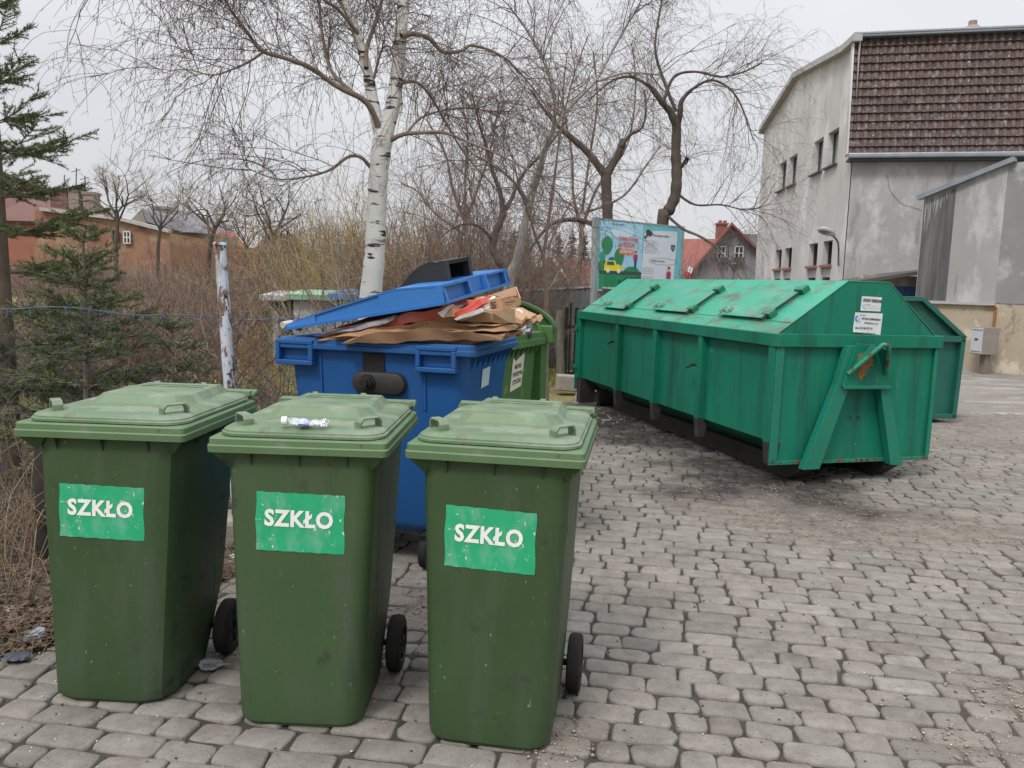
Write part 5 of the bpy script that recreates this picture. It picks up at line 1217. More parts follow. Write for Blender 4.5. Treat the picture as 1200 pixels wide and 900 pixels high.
shp('hill', P2(blob_(.76, .22, .22, .13)), gD, pst, 1.6)
shp('tree_crown', P2(blob_(.16, .64, .13, .13, 16, .08)), gD, pst, 2); shp('tree_crown', P2(blob_(.45, .47, .11, .14, 16, .08)), gD, pst, 2); shp('tree_crown', P2(blob_(.06, .48, .07, .07)), gT, pst, 2.2); shp('tree_crown', P2(blob_(.08, .33, .12, .10)), gD, pst, 2)
shp('road', P2([(0, .225), (1, .225), (1, .27), (0, .27)]), c_('poster_road', 60, 70, 75), pst, 3)
shp('dark_bushes', P2([(.42, .02), (1, .02), (1, .20), (.9, .21), (.84, .17), (.78, .2), (.7, .16), (.62, .19), (.55, .13), (.44, .15)]), gM, pst, 3.2)
car = shp('car_picture', P2([(.10, .27), (.53, .27), (.53, .33), (.48, .36), (.38, .37), (.35, .42), (.15, .42), (.11, .35)]), c_('poster_yellow', 235, 210, 60), pst, 4)
shp('car_windows', P2([(.16, .355), (.34, .355), (.32, .405), (.17, .405)]), gM, pst, 5)
for x in (.19, .44): shp('car_wheel', P2(blob_(x, .27, .042, .032, 12)), c_('poster_offwhite', 225, 225, 220), pst, 5)
shp('roof_luggage', P2([(.2, .425), (.34, .425), (.33, .46), (.29, .48), (.21, .46)]), c_('poster_blue', 40, 110, 150), pst, 4)
def figure(par, w0, w1, cx, z0, h, tag_):
    Q = lambda pts: [U(cx+x*h, z0+z*h, w0, w1) for x, z in pts]
    shp('figure_legs', Q([(-.07, 0), (.07, 0), (.10, .45), (-.10, .45)]), c_('poster_navy', 45, 45, 130), par, 4)
    shp('figure_jacket', Q([(-.17, .44), (.17, .44), (.2, .72), (.08, .78), (-.08, .78), (-.2, .72)]), c_('poster_vest', 200, 65, 70), par, 4.5)
    shp('figure_sleeve', Q([(-.03, .44), (.05, .44), (.04, .76), (-.03, .76)]), c_('poster_navy', 45, 45, 130), par, 5.5)
    shp('figure_face', Q(blob_(0, .86, .10, .07, 10)), c_('poster_skin', 230, 185, 165), par, 4.5); shp('figure_hair', Q([(-.11, .88), (.11, .88), (.10, .98), (-.08, 1.0)]), c_('poster_hair', 205, 50, 45), par, 5.5)
figure(pst, L0, L1, .84, .33, .26, '')
rt_ = (math.pi/2, 0, 0)
def bt_(body, size, m, par, x, z, w0, w1, bold=.001, sx=1, lvl=6, align='LEFT'): q = U(x, z, w0, w1); return text(body, size, 'lettering', m, par, (q[0], -.0025*lvl, q[1]), rot=rt_, bold=bold, sx=sx, align=align)
mR = c_('poster_red_text', 220, 75, 60)
bt_('Oddaj śmieci', .085, mR, pst, .41, .755, L0, L1, .0018, .92); bt_('do PSZOK', .085, mR, pst, .41, .665, L0, L1, .0018, .95)
shp('banner', P2([(.44, .54), (.46, .525), (.76, .525), (.79, .55), (.79, .585), (.76, .60), (.46, .60), (.44, .585)]), c_('poster_orange', 235, 125, 80), pst, 3)
bt_('WSPÓLNIE DBAMY', .034, c_('poster_white', 240, 240, 240), pst, .47, .562, L0, L1, .0006, .85, 4)
for k in range(5): bt_('— — ——— —— ———', .026, gM, pst, .1, .195-.03*k, L0, L1, .0012, .9)
bt_('Gmina segreguje odpady', .03, c_('poster_white', 240, 240, 240), pst, .08, .02, L0, L1, .001, 1.0)
for k, cc in enumerate(((60, 150, 220), (70, 175, 70), (240, 200, 50), (120, 80, 50))): shp('colour_tile', P2([(.62+.065*k, .02), (.67+.065*k, .02), (.67+.065*k, .09), (.62+.065*k, .09)]), c_('tile%d' % k, *cc), pst, 5)
bt_('~ Gospodarka odpadami ~', .036, m_txt, pst, .2, .955, L0, L1, .0004, .8)
R0, R1 = BWd*.515, BWd*.945
pp = MB(); pp.extrude([(R0-.03, -.001, zb0+.0), (R1-.05, -.001, zb0+.02), (R1, -.001, TL.z-.06), (R0+.03, -.001, TL.z-.09)][::-1], (0, -.0012, 0)); ps2 = pp.build('poster', mat('poster_paper', (.66, .68, .74), rough=.5), brd, label='right white poster of dense small text')
P3 = lambda pts: [U(x, z, R0, R1) for x, z in pts]
shp('bird_picture', P3([(.0, .80), (.08, .84), (.05, .90), (.12, .93), (.22, .90), (.27, .86), (.2, .82), (.12, .83), (.06, .78)]), m_txt, ps2, 2)
bt_('Harmonogram odbioru', .05, m_txt, ps2, .27, .845, R0, R1, .0004, .8, 2)
for k in range(8): bt_('———— —— ———— ——', .024, m_gry, ps2, .05, .755-.026*k, R0, R1, .0012, .95 if k % 3 else .8, 2)
shp('crest', P3([(.82, .72), (.94, .72), (.94, .66), (.88, .61), (.82, .66)]), c_('crest_dark', 70, 75, 60), ps2, 2); shp('crest_centre', P3(blob_(.88, .67, .03, .025, 8)), c_('crest_blue', 90, 160, 200), ps2, 3)
e_o, e_i = blob_(.6, .45, .42, .055, 28), blob_(.6, .45, .41, .05, 28); b = MB(); Vv = [(p[0], -.005, p[1]) for p in P3(e_o)+P3(e_i)]; b.add(Vv, [(i, (i+1) % 28, 28+(i+1) % 28, 28+i) for i in range(28)]); b.build('oval_outline', m_gry, ps2)
bt_('ODBIÓR W PUNKCIE', .038, m_txt, ps2, .25, .45, R0, R1, .0004, .85, 2)
for k in range(10): 
    if k != 4: bt_('———————————', .022, m_gry, ps2, .0, .34-.027*k, R0, R1, .0012, 1.05 if k % 4 else .9, 2)
figure(ps2, R0, R1, .78, .02, .36, '')
b = MB(); b.box(-.02, BWd+.01, -.004, .03, TL.z, TL.z+.02); b.build('top_edge', m_gp, brd)

# ------------------------------------------------------------------ houses far left
m_or_w = mat('wall_orange', (.28, .155, .10), (.235, .13, .09), .5, .95, layers=(((.34, .22, .145), (.4, .4, .8), .5, .6, None), ((.24, .105, .08), (.8, .8, .5), .55, .62, None)))
m_or_b = mat('brick_orange', (.30, .12, .08), (.24, .10, .07), 1.2, .95, layers=(((.35, .18, .12), (.6, .6, .6), .55, .65, None),))
Yo = 52
og = empty('orange_house', (at(105, 250, Yo).x, Yo, 0), 0, 'long orange rendered house with small windows beyond the bushes, left', 'house'); oo = og.location.copy()
b = MB(); T_ = [at(40, 240, Yo)-oo, at(105, 248.5, Yo)-oo, at(140, 258, Yo)-oo, at(198.5, 273, Yo)-oo]
b.add([(T_[0].x, 0, 0), (T_[3].x, 0, 0)]+[tuple(p) for p in reversed(T_)], [tuple(range(6))]); q = T_[3]; b.add([(q.x, 0, 0), (q.x+3, 9, 0), (q.x+3, 9, q.z-.6), (q.x, 0, q.z)], [(0, 1, 2, 3)])
b.build('wall', m_or_w, og)
b = MB(); b.bar(T_[1]+Vector((-3, -.1, .1)), T_[2]+Vector((0, -.1, .1)), .5, .22); b.bar(T_[2]+Vector((0, -.1, .1)), T_[3]+Vector((.1, -.1, .1)), .5, .22); b.build('parapet', m_fascia, og)
for (u0, u1, v0, v1, fm) in ((105, 112, 265, 279, m_frame), (132.5, 138.5, 270, 283, m_frame), (145.5, 152.5, 271.5, 285, m_wf)):
    a_, c2_ = at(u0, v1, Yo-.12)-oo, at(u1, v0, Yo-.12)-oo; b = MB(); b.box(a_.x, c2_.x, -.12, -.07, a_.z, c2_.z); wn = b.build('window', m_dark, og); b = MB()
    for x in (a_.x, (a_.x+c2_.x)/2, c2_.x): b.bar((x, -.15, a_.z), (x, -.15, c2_.z), .07)
    for z in (a_.z, (a_.z+c2_.z)/2, c2_.z): b.bar((a_.x, -.155, z), (c2_.x, -.155, z), .07)
    b.build('window_frame', fm, wn)
m_rbr = mat('roof_brownred', (.11, .055, .048), (.15, .07, .06), 1.5, .9, sx=(1, 1, 4)); m_slate = mat('roof_slate', (.13, .135, .15), (.18, .18, .195), 1.5, .8, sx=(1, 1, 4))
m_chm = mat('chimney_render', (.26, .22, .19), (.2, .17, .15), 2, .95)
def blockhouse(name, Y, outline, depth, wallm, label, chims=(), roof=None, roofm=None, roofd=None):
    a0 = at(outline[0][0], 300, Y); r_ = empty(name, (a0.x, Y, 0), 0, label, 'house'); o_ = r_.location.copy()
    P = [at(u, v, Y)-o_ for u, v in outline]; b = MB(); b.extrude([(P[0].x, 0, 0)]+[tuple(p) for p in P]+[(P[-1].x, 0, 0)], (0, depth, 0)); b.build('wall', wallm, r_)
    if roof:
        b = MB(); b.extrude([at(*p, Y_)-o_ for (p, Y_) in roof], roofd or (0, .2, -.2)); b.build('roof', roofm, r_)
    for (u0, u1, v0, v1, cm) in chims:
        p, q = at(u0, v1, Y+1.5)-o_, at(u1, v0, Y+1.5)-o_; b = MB(); b.box(p.x, q.x, 1.2, 2.2, p.z-1.2, q.z); b.box(p.x-.08, q.x+.08, 1.12, 2.28, q.z-.1, q.z+.1); b.build('chimney', cm, r_)
    return r_
blockhouse('tiled_house', 62, [(-40, 262), (0, 255), (120, 262)], 8, m_or_b, 'red roofed house with antennas on its roof behind the spruce', ((62, 81, 222.5, 245, m_rbr), (83, 94, 223.5, 246, m_chm), (100, 112, 227, 246, m_chm)),
    [((-40, 238), 66), ((8, 203), 72), ((60, 224), 72), ((112, 232), 72), ((134, 256), 66), ((120, 262), 61.5), ((0, 258), 61.5)], m_rbr)
for u, v0, v1 in ((75, 205, 240), (89, 197, 223), (99.5, 206, 228)):
    p0, p1 = at(u, v1, 63.5), at(u+(.5 if u < 95 else 0), v0, 63.5); b = MB(); b.tube([p0, p1], .045, 5)
    if u > 80:
        b.tube([p1-Vector((.4, 0, .3)), p1+Vector((.3, 0, -.1))], .03, 4)
    tag(b.build('roof_antenna', m_pole), {75: 'plain thin mast above the red chimney, leftmost of the roof antennas', 89: 'tallest thin roof antenna above the pale chimney', 99.5: 'short roof antenna with a slanted bar, right of the pale chimney'}[u], 'antenna', 'roof antennas on the tiled house')
blockhouse('slate_roofed_house', 58, [(153, 258), (165.5, 245), (172, 262), (215, 270), (240, 274)], 7, mat('wall_greybeige', (.24, .22, .19), (.3, .28, .25), 1, .95), 'beige house with a dark slate roof and square chimney',
    ((182, 197.5, 244, 262, m_chm),), [((166, 244.5), 57.6), ((205, 256), 57.6), ((243, 273), 57.6), ((214, 272), 57.2), ((172, 260), 57.4)], m_slate, (0, 6, .5))
blockhouse('red_roofed_house', 66, [(196, 262), (230, 274), (292, 296)], 7, mat('wall_pale', (.42, .4, .37), (.34, .33, .3), 1, .95), 'pale house with a long bright red roof right of the slate roof',
    ((216, 228.5, 254.5, 266, m_brk),), [((196, 251), 70), ((262, 262), 70), ((278, 276), 67), ((295, 297), 65.5), ((240, 297), 65.5), ((228, 272), 66), ((200, 258), 66)], m_rt)
blockhouse('brown_roofed_house', 70, [(298, 300), (300, 290), (352, 290), (356, 300)], 6, m_chm, 'low dim house with a brown roof beyond the bushes right of the fence post', ((318, 323, 271, 280, m_chm),), [((312, 273), 72), ((345, 274), 72), ((358, 294), 69.5), ((296, 294), 69.5)], m_rbr)
# garden sheds seen through the bushes
for nm, u0, u1, v0, v1, Y, wm, rm, lab in (('garden_shed', 344, 392, 352, 376, 12.2, mat('shed_white', (.50, .49, .5), (.42, .41, .42), 3, .8), mat('shed_roof_green', (.20, .34, .22), (.26, .40, .28), 4, .7), 'white garden shed with a pale green roof edge seen through bushes'),
                                            ('garden_shed', 314, 330, 352, 374, 12.8, mat('shed_green', (.08, .16, .09), (.06, .12, .07), 4, .8), MATS['fascia'], 'small dark green garden shed left of the white one'),
                                            ('garden_shed', 394, 412, 351, 372, 11.8, mat('shed_grey', (.45, .45, .42), (.3, .3, .28), 4, .8), mat('tarp_blue', (.07, .2, .42), rough=.5), 'small garden shed covered with blue tarpaulin left of the birch')):
    p, q = at(u0, v1, Y), at(u1, v0, Y); r_ = empty(nm, (p.x, Y, 0), 0, lab, 'shed', 'garden sheds behind the bushes'); b = MB(); b.box(0, q.x-p.x, 0, .85, 0, q.z); b.build('wall', wm, r_)
    b = MB(); b.hexa([(-.1, -.12, q.z), (q.x-p.x+.1, -.12, q.z), (q.x-p.x+.1, .9, q.z+.04), (-.1, .9, q.z+.04), (-.1, -.12, q.z+.08), (q.x-p.x+.1, -.12, q.z+.08), (q.x-p.x+.1, .9, q.z+.14), (-.1, .9, q.z+.14)]); b.build('roof', rm, r_)
    b = MB(); b.box(.08, (q.x-p.x)*.8, -.02, -.001, 0, q.z*.85); b.build('door', MATS['fascia'], r_)
# ================================================================== chain link fence
m_wire = mat('wire_blue_grey', (.02, .045, .10), (.07, .09, .12), 7, .55, layers=(((.03, .028, .025), (6, 6, 6), .5, .6, None),))
m_wireb = mat('wire_dull_blue', (.03, .08, .17), (.14, .19, .25), 9, .5)
fencepts = [(-4.3, 3.55), (-2.35, 3.98), (-1.62, 4.55), (-.55, 5.15), (.55, 10.6)]
fpost_top = at(258, 287, 4.55)
cf = empty('chain_link_fence', (-1.62, 4.55, 0), 0, 'sagging chain link fence with blue top wire running behind the bins', 'fence')
def fpoint(s_):
    acc = 0
    for (x0, y0), (x1, y1) in zip(fencepts[:-1], fencepts[1:]):
        l_ = math.hypot(x1-x0, y1-y0)
        if s_ <= acc+l_: t = (s_-acc)/l_; return x0+(x1-x0)*t, y0+(y1-y0)*t
        acc += l_
    return fencepts[-1]
slen = [0]
for (x0, y0), (x1, y1) in zip(fencepts[:-1], fencepts[1:]): slen.append(slen[-1]+math.hypot(x1-x0, y1-y0))
def ftop(s_): 
    zt = np.interp(s_, slen, [1.31, 1.295, 1.265, 1.22, 1.25]); return zt-.03*abs(math.sin((s_-slen[1])*1.6))-.008*math.sin(s_*11)
tw = Twigs(4); cell = .052; ncol = int((slen[3]+.1)/cell)
for c in range(ncol):
    s0 = c*cell; zt = ftop(s0); nz = int((zt-.02)/cell); P = []
    for k in range(nz*1+1):
        ss_ = s0+(cell if ((k+c) % 2) else 0)*1.0
        z = zt-k*cell; sw = .03*math.sin(ss_*2.3+z*3)+.018*math.sin(ss_*7+z*9); tx_ = .008*math.sin(ss_*13+z*17)
        x, y = fpoint(ss_+sw*.5+tx_); P.append((x+.0, y+sw*.6+(.002 if (k+c) % 2 else -.002), z+ftop(ss_)-zt+.008*math.sin(ss_*9+z*5)))
    tw.line(np.array(P), .0025, .0025)
# a mesh is made of overlapping zigzags; the two neighbours hook into each other
wm = tw.build('wire_mesh', m_wire, cf)
tw = Twigs(4); P = np.array([(*fpoint(s_), ftop(s_)+.002) for s_ in np.arange(0, slen[3], .03)]); tw.line(P, .0024, .0024)
for s_ in np.arange(.03, slen[3], .052):
    x, y = fpoint(s_); z = ftop(s_); k = rng.random(); 
    if k < .75: tw.line(np.array([(x, y, z-.03-.02*k), (x+.006, y-.006, z), (x+.012, y, z+.012+.012*k), (x+.02, y+.004, z-.01)]), .0019, .0016)
tw.build('top_wire', m_wireb, cf)
m_peel = mat('post_peeling', (.50, .53, .58), (.42, .45, .50), 4, .6, .001, 50, layers=(((.17, .10, .075), (18, 18, 7), .53, .58, .9), ((.03, .027, .025), (26, 26, 12), .56, .59, .9), ((.30, .30, .31), (9, 9, 5), .52, .62, .8)))
b = MB(); bt_p = at(270, 470, 4.50); dxy = (fpost_top-bt_p); base_ = bt_p-dxy*(bt_p.z/dxy.z)
top_ = fpost_top-cf.location; nseg = 24; b.tube([(base_-cf.location)*(1-q/nseg)+top_*(q/nseg) for q in range(nseg+1)], [.0325+.0016*math.sin(q*2.7)+.001*math.sin(q*5.1) for q in range(nseg+1)], 18); b.tube([top_, top_+Vector((0, 0, .015))], [.039, .033], 18)
b.build('post', m_peel, cf, smooth=35, label='post with peeling white paint and rust')
for x, y, h_, r_ in ((-2.36, 3.97, .72, .05), (-1.52, 4.35, .55, .028)):
    b = MB(); b.tube([(x-cf.location.x, y-cf.location.y, 0), (x-cf.location.x+.01, y-cf.location.y, h_)], r_, 10); b.build('post', m_under, cf, smooth=40, label='dark rotten post')

# ================================================================== trees
m_birch = mat('birch_bark', (.68, .67, .64), (.58, .565, .54), 4, .85, .003, 40, layers=(((.035, .03, .028), (3.4, 3.4, 17), .575, .60, .95), ((.20, .17, .145), (1.8, 1.8, 6), .58, .66, None), ((.06, .05, .045), (14, 14, 50), .66, .70, .95)))
m_limb = mat('birch_limb', (.19, .135, .105), (.26, .20, .165), 9, .9, .002, 60)
m_tw = mat('twig_purple', (.105, .068, .062), (.16, .115, .095), 3, .85)
m_twb = mat('twig_brown', (.075, .05, .038), (.30, .22, .17), 7, .9)
m_twg = mat('twig_grey', (.11, .09, .075), (.34, .285, .245), 6, .9)
m_twr = mat('twig_red_brown', (.10, .06, .045), (.31, .20, .15), 7, .9)
m_will = mat('twig_willow', (.50, .38, .12), (.22, .17, .07), 5, .9)
m_dkb = mat('bark_dark', (.055, .042, .035), (.11, .085, .07), 6, .95, .006, 30, sx=(1, 1, .3))
m_palb = mat('bark_pale', (.33, .30, .27), (.22, .195, .175), 5, .9, .003, 50, layers=(((.08, .07, .06), (5, 5, 12), .6, .66, None),))
RK = 1.0
def limb_px(pts, Y, dY=0.0):
    """pixel path (u, v, radius in px) at depth Y drifting by dY -> points, radii"""
    n = len(pts); P = []; r = []
    for i, (u, v, w_) in enumerate(pts):
        y = Y+dY*i/max(n-1, 1); p = at(u, v, y); P.append(tuple(p)); r.append(w_*RK*y/F_PX)
    P = np.array(P); Q = smoothpath(P, 5); rr = np.interp(np.linspace(0, n-1, len(Q)), range(n), r)
    return Q, rr
def lumpy(tw, Q, rr, k=.07):
    q = rr*(1+k*np.sin(np.arange(len(rr))*1.9+Q[0, 2]*7)+rng.normal(0, k*.5, len(rr))); tw.line(Q, q, 0)
def weep(tw, p, d, length, r0=.0045, drop=.30, side=True, wig=.14):
    """an arching branchlet that ends in a hanging twig with short side twigs and catkins"""
    n = max(5, int(length/.10)); x, y, z = map(float, p); a, b, c = map(float, d); st = length/n; P = [(x, y, z)]; g = _gi[0]
    for i in range(n):
        g = (g+3) % 300000; gr = drop*(i/n)**.7*1.3; a += _G[g]*wig; b += _G[g+1]*wig; c += _G[g+2]*wig*.5-gr; l = math.sqrt(a*a+b*b+c*c)+1e-9; a /= l; b /= l; c /= l
        x += a*st; y += b*st; z += c*st; P.append((x, y, z))
    _gi[0] = g; P = np.array(P); tw.line(P, r0, .0010)
    if side:
        for i in range(2, len(P)-1):
            if rng.random() < .62:
                t = rng.random(); q = P[i]*(1-t)+P[i+1]*t
                l_ = .03+.10*rng.random(); s_ = unit(rv()*np.array([1, 1, .25])+np.array([0, 0, -.55]))
                tw.line(walk(q, s_, l_, 3, .2, -.15), .0014, .0008)
                if rng.random() < .45: e_ = q+s_*l_*.9; tw.line(np.array([e_, e_+np.array([0, 0, -.012])+rv(.003), e_+np.array([0, 0, -.028])+rv(.004)]), .0024, .0016)
    return P
def crown(tw, thin, Q, rr, n, rng_len, spread=.55, upk=.25, nweep=7, wl=(.5, 1.1), t0=.15, r_=.006):
    L_ = len(Q)
    for _ in range(n):
        t = t0+(1-t0)*rng.random()**.8; i = min(int(t*(L_-1)), L_-2); p = Q[i]+(Q[i+1]-Q[i])*rng.random()
        ax_ = unit(Q[i+1]-Q[i]); d = unit(ax_*.5+unit(np.cross(ax_, rv()))*spread+np.array([0, 0, upk]))
        ln = rng.uniform(*rng_len); B_ = walk(p, d, ln, max(5, int(ln/.12)), .15, -.05)
        tw.line(B_, min(r_, rr[i]*.6+.001), .002)
        for k in range(nweep):
            j = rng.integers(1, len(B_)-1) if k else len(B_)-2; q = B_[j]
            dd = unit(unit(B_[j+1]-B_[j])*.7+rv(.45)); weep(thin, q, dd, rng.uniform(*wl), .0019)

# ---- silver birch in the middle
Yb = 6.3
birch = empty('birch_tree', (at(430, 352, Yb).x, Yb, 0), 0, 'white barked silver birch with hanging twigs behind the blue container', 'tree')
btw = Twigs(14); limbs = []
main = [(424, 540, 15), (428, 440, 14), (434, 352, 12.8), (439, 300, 11.8), (441, 250, 11), (444, 200, 10.8), (448, 168, 11.5), (450, 152, 8)]
right = [(449, 165, 9), (459, 130, 8.6), (465, 90, 7.6), (469, 45, 7.0), (473, 0, 6.4), (477, -60, 6.5), (482, -150, 4.5), (486, -240, 2.5)]
left = [(448, 165, 7.5), (438, 125, 7), (431, 85, 5.8), (420, 45, 5), (407, 10, 4.6), (390, -40, 5), (370, -110, 3.5)]
for L_, dY in ((main, 0), (right, .3), (left, .25)):
    Q, rr = limb_px(L_, Yb, dY); lumpy(btw, Q, rr, .03); limbs.append((Q, rr))
btw.build('trunk', m_birch, birch)
bl = Twigs(7)
bl_l = [
 ([(446, 155, 7), (428, 122, 6.2), (397, 101, 5.4), (362, 79, 5), (332, 65, 4.6), (308, 57, 4.2), (290, 38, 3.4), (272, 12, 2.8), (256, -15, 2.2), (240, -40, 1.6)], -.9),
 ([(312, 58, 3.6), (296, 70, 2.6), (278, 82, 2.2), (250, 87, 1.6), (218, 82, 1.1), (190, 86, .8)], -.3),
 ([(434, 196, 4.2), (424, 183, 3.8), (407, 185, 3.4), (388, 198, 3), (362, 205, 2.5), (330, 208, 1.8), (304, 203, 1.2), (285, 196, .8)], -.5),
 ([(428, 120, 5), (410, 108, 4), (392, 88, 4), (384, 70, 4), (378, 35, 3.2), (373, -5, 2.4), (366, -60, 1.8)], .5),
 ([(470, 42, 6), (485, 40, 5), (503, 48, 4.6), (518, 60, 4.2), (538, 58, 3.6), (556, 54, 3), (590, 70, 2.4), (625, 105, 1.7), (650, 140, 1)], .8),
 ([(468, 98, 4), (486, 98, 3.4), (505, 112, 3), (520, 145, 2.6), (545, 180, 2), (575, 215, 1.5), (600, 250, 1)], .6),
 ([(456, 165, 6), (474, 158, 4.4), (496, 153, 4), (522, 157, 3.2), (556, 170, 2.6), (596, 186, 2), (640, 212, 1.2)], -.4),
 ([(478, 155, 3), (492, 140, 2.6), (515, 128, 2.2), (550, 126, 1.7), (585, 135, 1.1)], .4),
 ([(429, 80, 5), (432, 55, 4.6), (440, 20, 4), (448, -10, 3.5), (455, -50, 2.4)], .4),
 ([(438, 92, 3), (445, 65, 2.6), (455, 55, 2.2), (470, 62, 1.6)], -.2),
 ([(420, 40, 4), (400, 15, 3.4), (378, 0, 3), (355, -12, 2.4), (325, -30, 1.8), (290, -35, 1.2)], -.6),
 ([(400, 0, 3.5), (370, -40, 3), (330, -70, 2.4), (270, -90, 1.8), (200, -80, 1.4), (150, -50, 1)], -1.2),
 ([(474, -20, 4), (500, -50, 3.4), (540, -70, 2.8), (590, -70, 2), (640, -40, 1.3)], .8),
 ([(474, -50, 4), (450, -90, 3), (420, -120, 2.4), (350, -150, 1.6)], -.5),
 ([(480, -100, 3.4), (520, -140, 2.8), (580, -160, 2), (650, -150, 1.4)], .6)]
bth = Twigs(3); RK = .54
for L_, dY in bl_l:
    L_ = [L_[0]]+[(u+random.uniform(-2.5, 2.5), v+random.uniform(-2.5, 2.5), w_) for u, v, w_ in L_[1:]]
    Q, rr = limb_px(L_, Yb-.0, dY); lumpy(bl, Q, rr, .06); limbs.append((Q, rr))
bl.build('limb', m_limb, birch)
bt2 = Twigs(4); RK = .68
for k, (Q, rr) in enumerate(limbs[1:]):
    ln = float(np.sum(np.linalg.norm(np.diff(Q, axis=0), axis=1)))
    crown(bt2, bth, Q, rr, int(6+ln*8.5), (.3, .9), nweep=11, wl=(.25, .95), t0=.15, r_=.0035)
bt2.build('branches', m_tw, birch); bth.build('hanging_twigs', m_tw, birch)

# ---- pale slanted birch-like tree, thin sapling, dark pollarded trees with weeping crowns
def tree(name, Y, stems, label, bark, nb, twm, lens=(.4, 1.0), wl=(.3, .9), nweep=5, t0=.3, upk=.25, group='bare trees behind the containers', k=8, spread=.55):
    x = at(stems[0][0][0][0], stems[0][0][0][1], Y).x; r_ = empty(name, (x, Y, 0), 0, label, 'tree', group)
    t = Twigs(k); brs = []
    for i, (pts, dY) in enumerate(stems):
        if i == 0:
            p0 = pts[0]; yg = 331+CAM_H*F_PX/Y*1.02; pts = [(p0[0]+(p0[0]-pts[1][0])*.6, yg, p0[2]*1.3)]+pts if p0[1] < yg else pts
        Q, rr = limb_px(pts, Y, dY); lumpy(t, Q, rr, .07); brs.append((Q, rr))
    t.build('trunk', bark, r_)
    a_ = Twigs(4); c2_ = Twigs(3)
    for Q, rr in brs[1:] if len(brs) > 1 else brs:
        ln = float(np.sum(np.linalg.norm(np.diff(Q, axis=0), axis=1))); crown(a_, c2_, Q, rr, int(4+ln*nb*1.45), lens, nweep=nweep, wl=wl, t0=t0, upk=upk, spread=spread, r_=.0055)
    a_.build('branches', twm, r_); c2_.build('twigs', twm, r_); return r_
tree('slanted_tree', 8.6, [([(596, 340, 9), (606, 305, 8), (616, 258, 7), (626, 218, 6.5), (634, 194, 6)], 0), ([(634, 194, 5), (643, 165, 4), (656, 140, 3.2), (675, 118, 2.8), (700, 92, 2.4), (727, 42, 1.8), (750, 5, 1.3)], .5),
     ([(632, 205, 4.5), (636, 180, 4), (648, 150, 3), (650, 120, 2.5), (640, 80, 2), (620, 40, 1.6), (595, 5, 1.2)], -.4), ([(620, 240, 3.6), (604, 215, 2.6), (580, 195, 2), (552, 180, 1.5)], -.5), ([(700, 95, 2.2), (735, 85, 1.8), (775, 88, 1.2)], .5)],
     'pale barked tree leaning right, just above the open carton', m_palb, 5.5, m_tw)
tree('thin_sapling', 7.6, [([(640, 430, 5), (640, 360, 4.6), (639, 320, 4.2), (637, 300, 3.8)], 0), ([(637, 300, 3.4), (644, 250, 2.8), (650, 205, 2.2), (658, 150, 1.7), (672, 90, 1.2), (690, 40, .9)], .3), ([(637, 300, 3), (627, 275, 2.4), (622, 258, 1.8), (610, 225, 1.3), (600, 180, 1)], -.2), ([(642, 292, 2.4), (652, 268, 1.8), (668, 240, 1.2), (690, 215, .9)], .3)],
     'slim straight brown sapling standing in front of the sheet fence', mat('bark_brown', (.17, .115, .09), (.24, .175, .14), 9, .9, .002, 60), 3.2, m_tw, (.25, .6), (.2, .5), 4)
tree('pollarded_tree', 12.6, [([(712, 262, 10), (711, 235, 9.5), (710, 205, 9)], 0), ([(710, 207, 7.5), (718, 192, 7), (726, 178, 6.5), (731, 164, 5.5)], .2), ([(710, 207, 7), (698, 190, 6.5), (685, 175, 6), (668, 160, 5), (656, 150, 3.6), (640, 132, 2.2), (622, 105, 1.4)], -.3), ([(706, 270, 5), (695, 263, 4.6), (678, 258, 4.2), (660, 258, 3.6), (645, 264, 3), (630, 280, 2.2), (618, 300, 1.4)], -.8),
     ([(728, 172, 3), (738, 158, 2.6), (752, 150, 2), (757, 130, 1.6), (755, 105, 1.2)], .3)],
     'dark pollarded tree with forked stumps directly behind the info board', m_dkb, 6, m_tw, (.5, 1.3), (.4, 1.1), 6)
tree('weeping_tree', 12.2, [([(776, 268, 11), (783, 248, 10), (791, 230, 9.5), (793, 205, 9), (792, 180, 8.5), (793, 150, 8)], 0), ([(793, 150, 6.5), (786, 132, 6), (776, 120, 5), (763, 103, 4), (755, 98, 2.4)], -.3), ([(794, 150, 5.5), (797, 132, 5), (799, 118, 4), (812, 104, 2.6), (832, 94, 2.2), (850, 100, 1.8), (864, 115, 1.5), (875, 140, 1.2), (883, 165, .8)], -.4),
     ([(792, 130, 3.2), (780, 100, 2.6), (768, 60, 2.2), (772, 20, 1.7), (778, -10, 1.2)], .3), ([(778, 118, 3), (790, 90, 2.6), (815, 84, 2), (845, 90, 1.6), (872, 84, 1.2), (893, 74, .8)], .4), ([(765, 104, 3), (740, 90, 2.4), (715, 96, 1.8), (690, 118, 1.2)], -.4), ([(793, 200, 3.4), (803, 190, 4), (805, 186, 3.6)], -.2),
     ([(795, 228, 2.6), (815, 240, 1.8), (845, 240, 1.4), (875, 246, 1), (900, 240, .6)], -.6), ([(779, 250, 2.6), (800, 268, 2.4), (818, 276, 2.2), (838, 288, 1.8), (850, 305, 1.3), (860, 318, .8)], -1.2)],
     'dark trunked weeping tree with an arching crown right of the info board', m_dkb, 7.5, m_tw, (.4, 1.1), (.3, 1.0), 6)
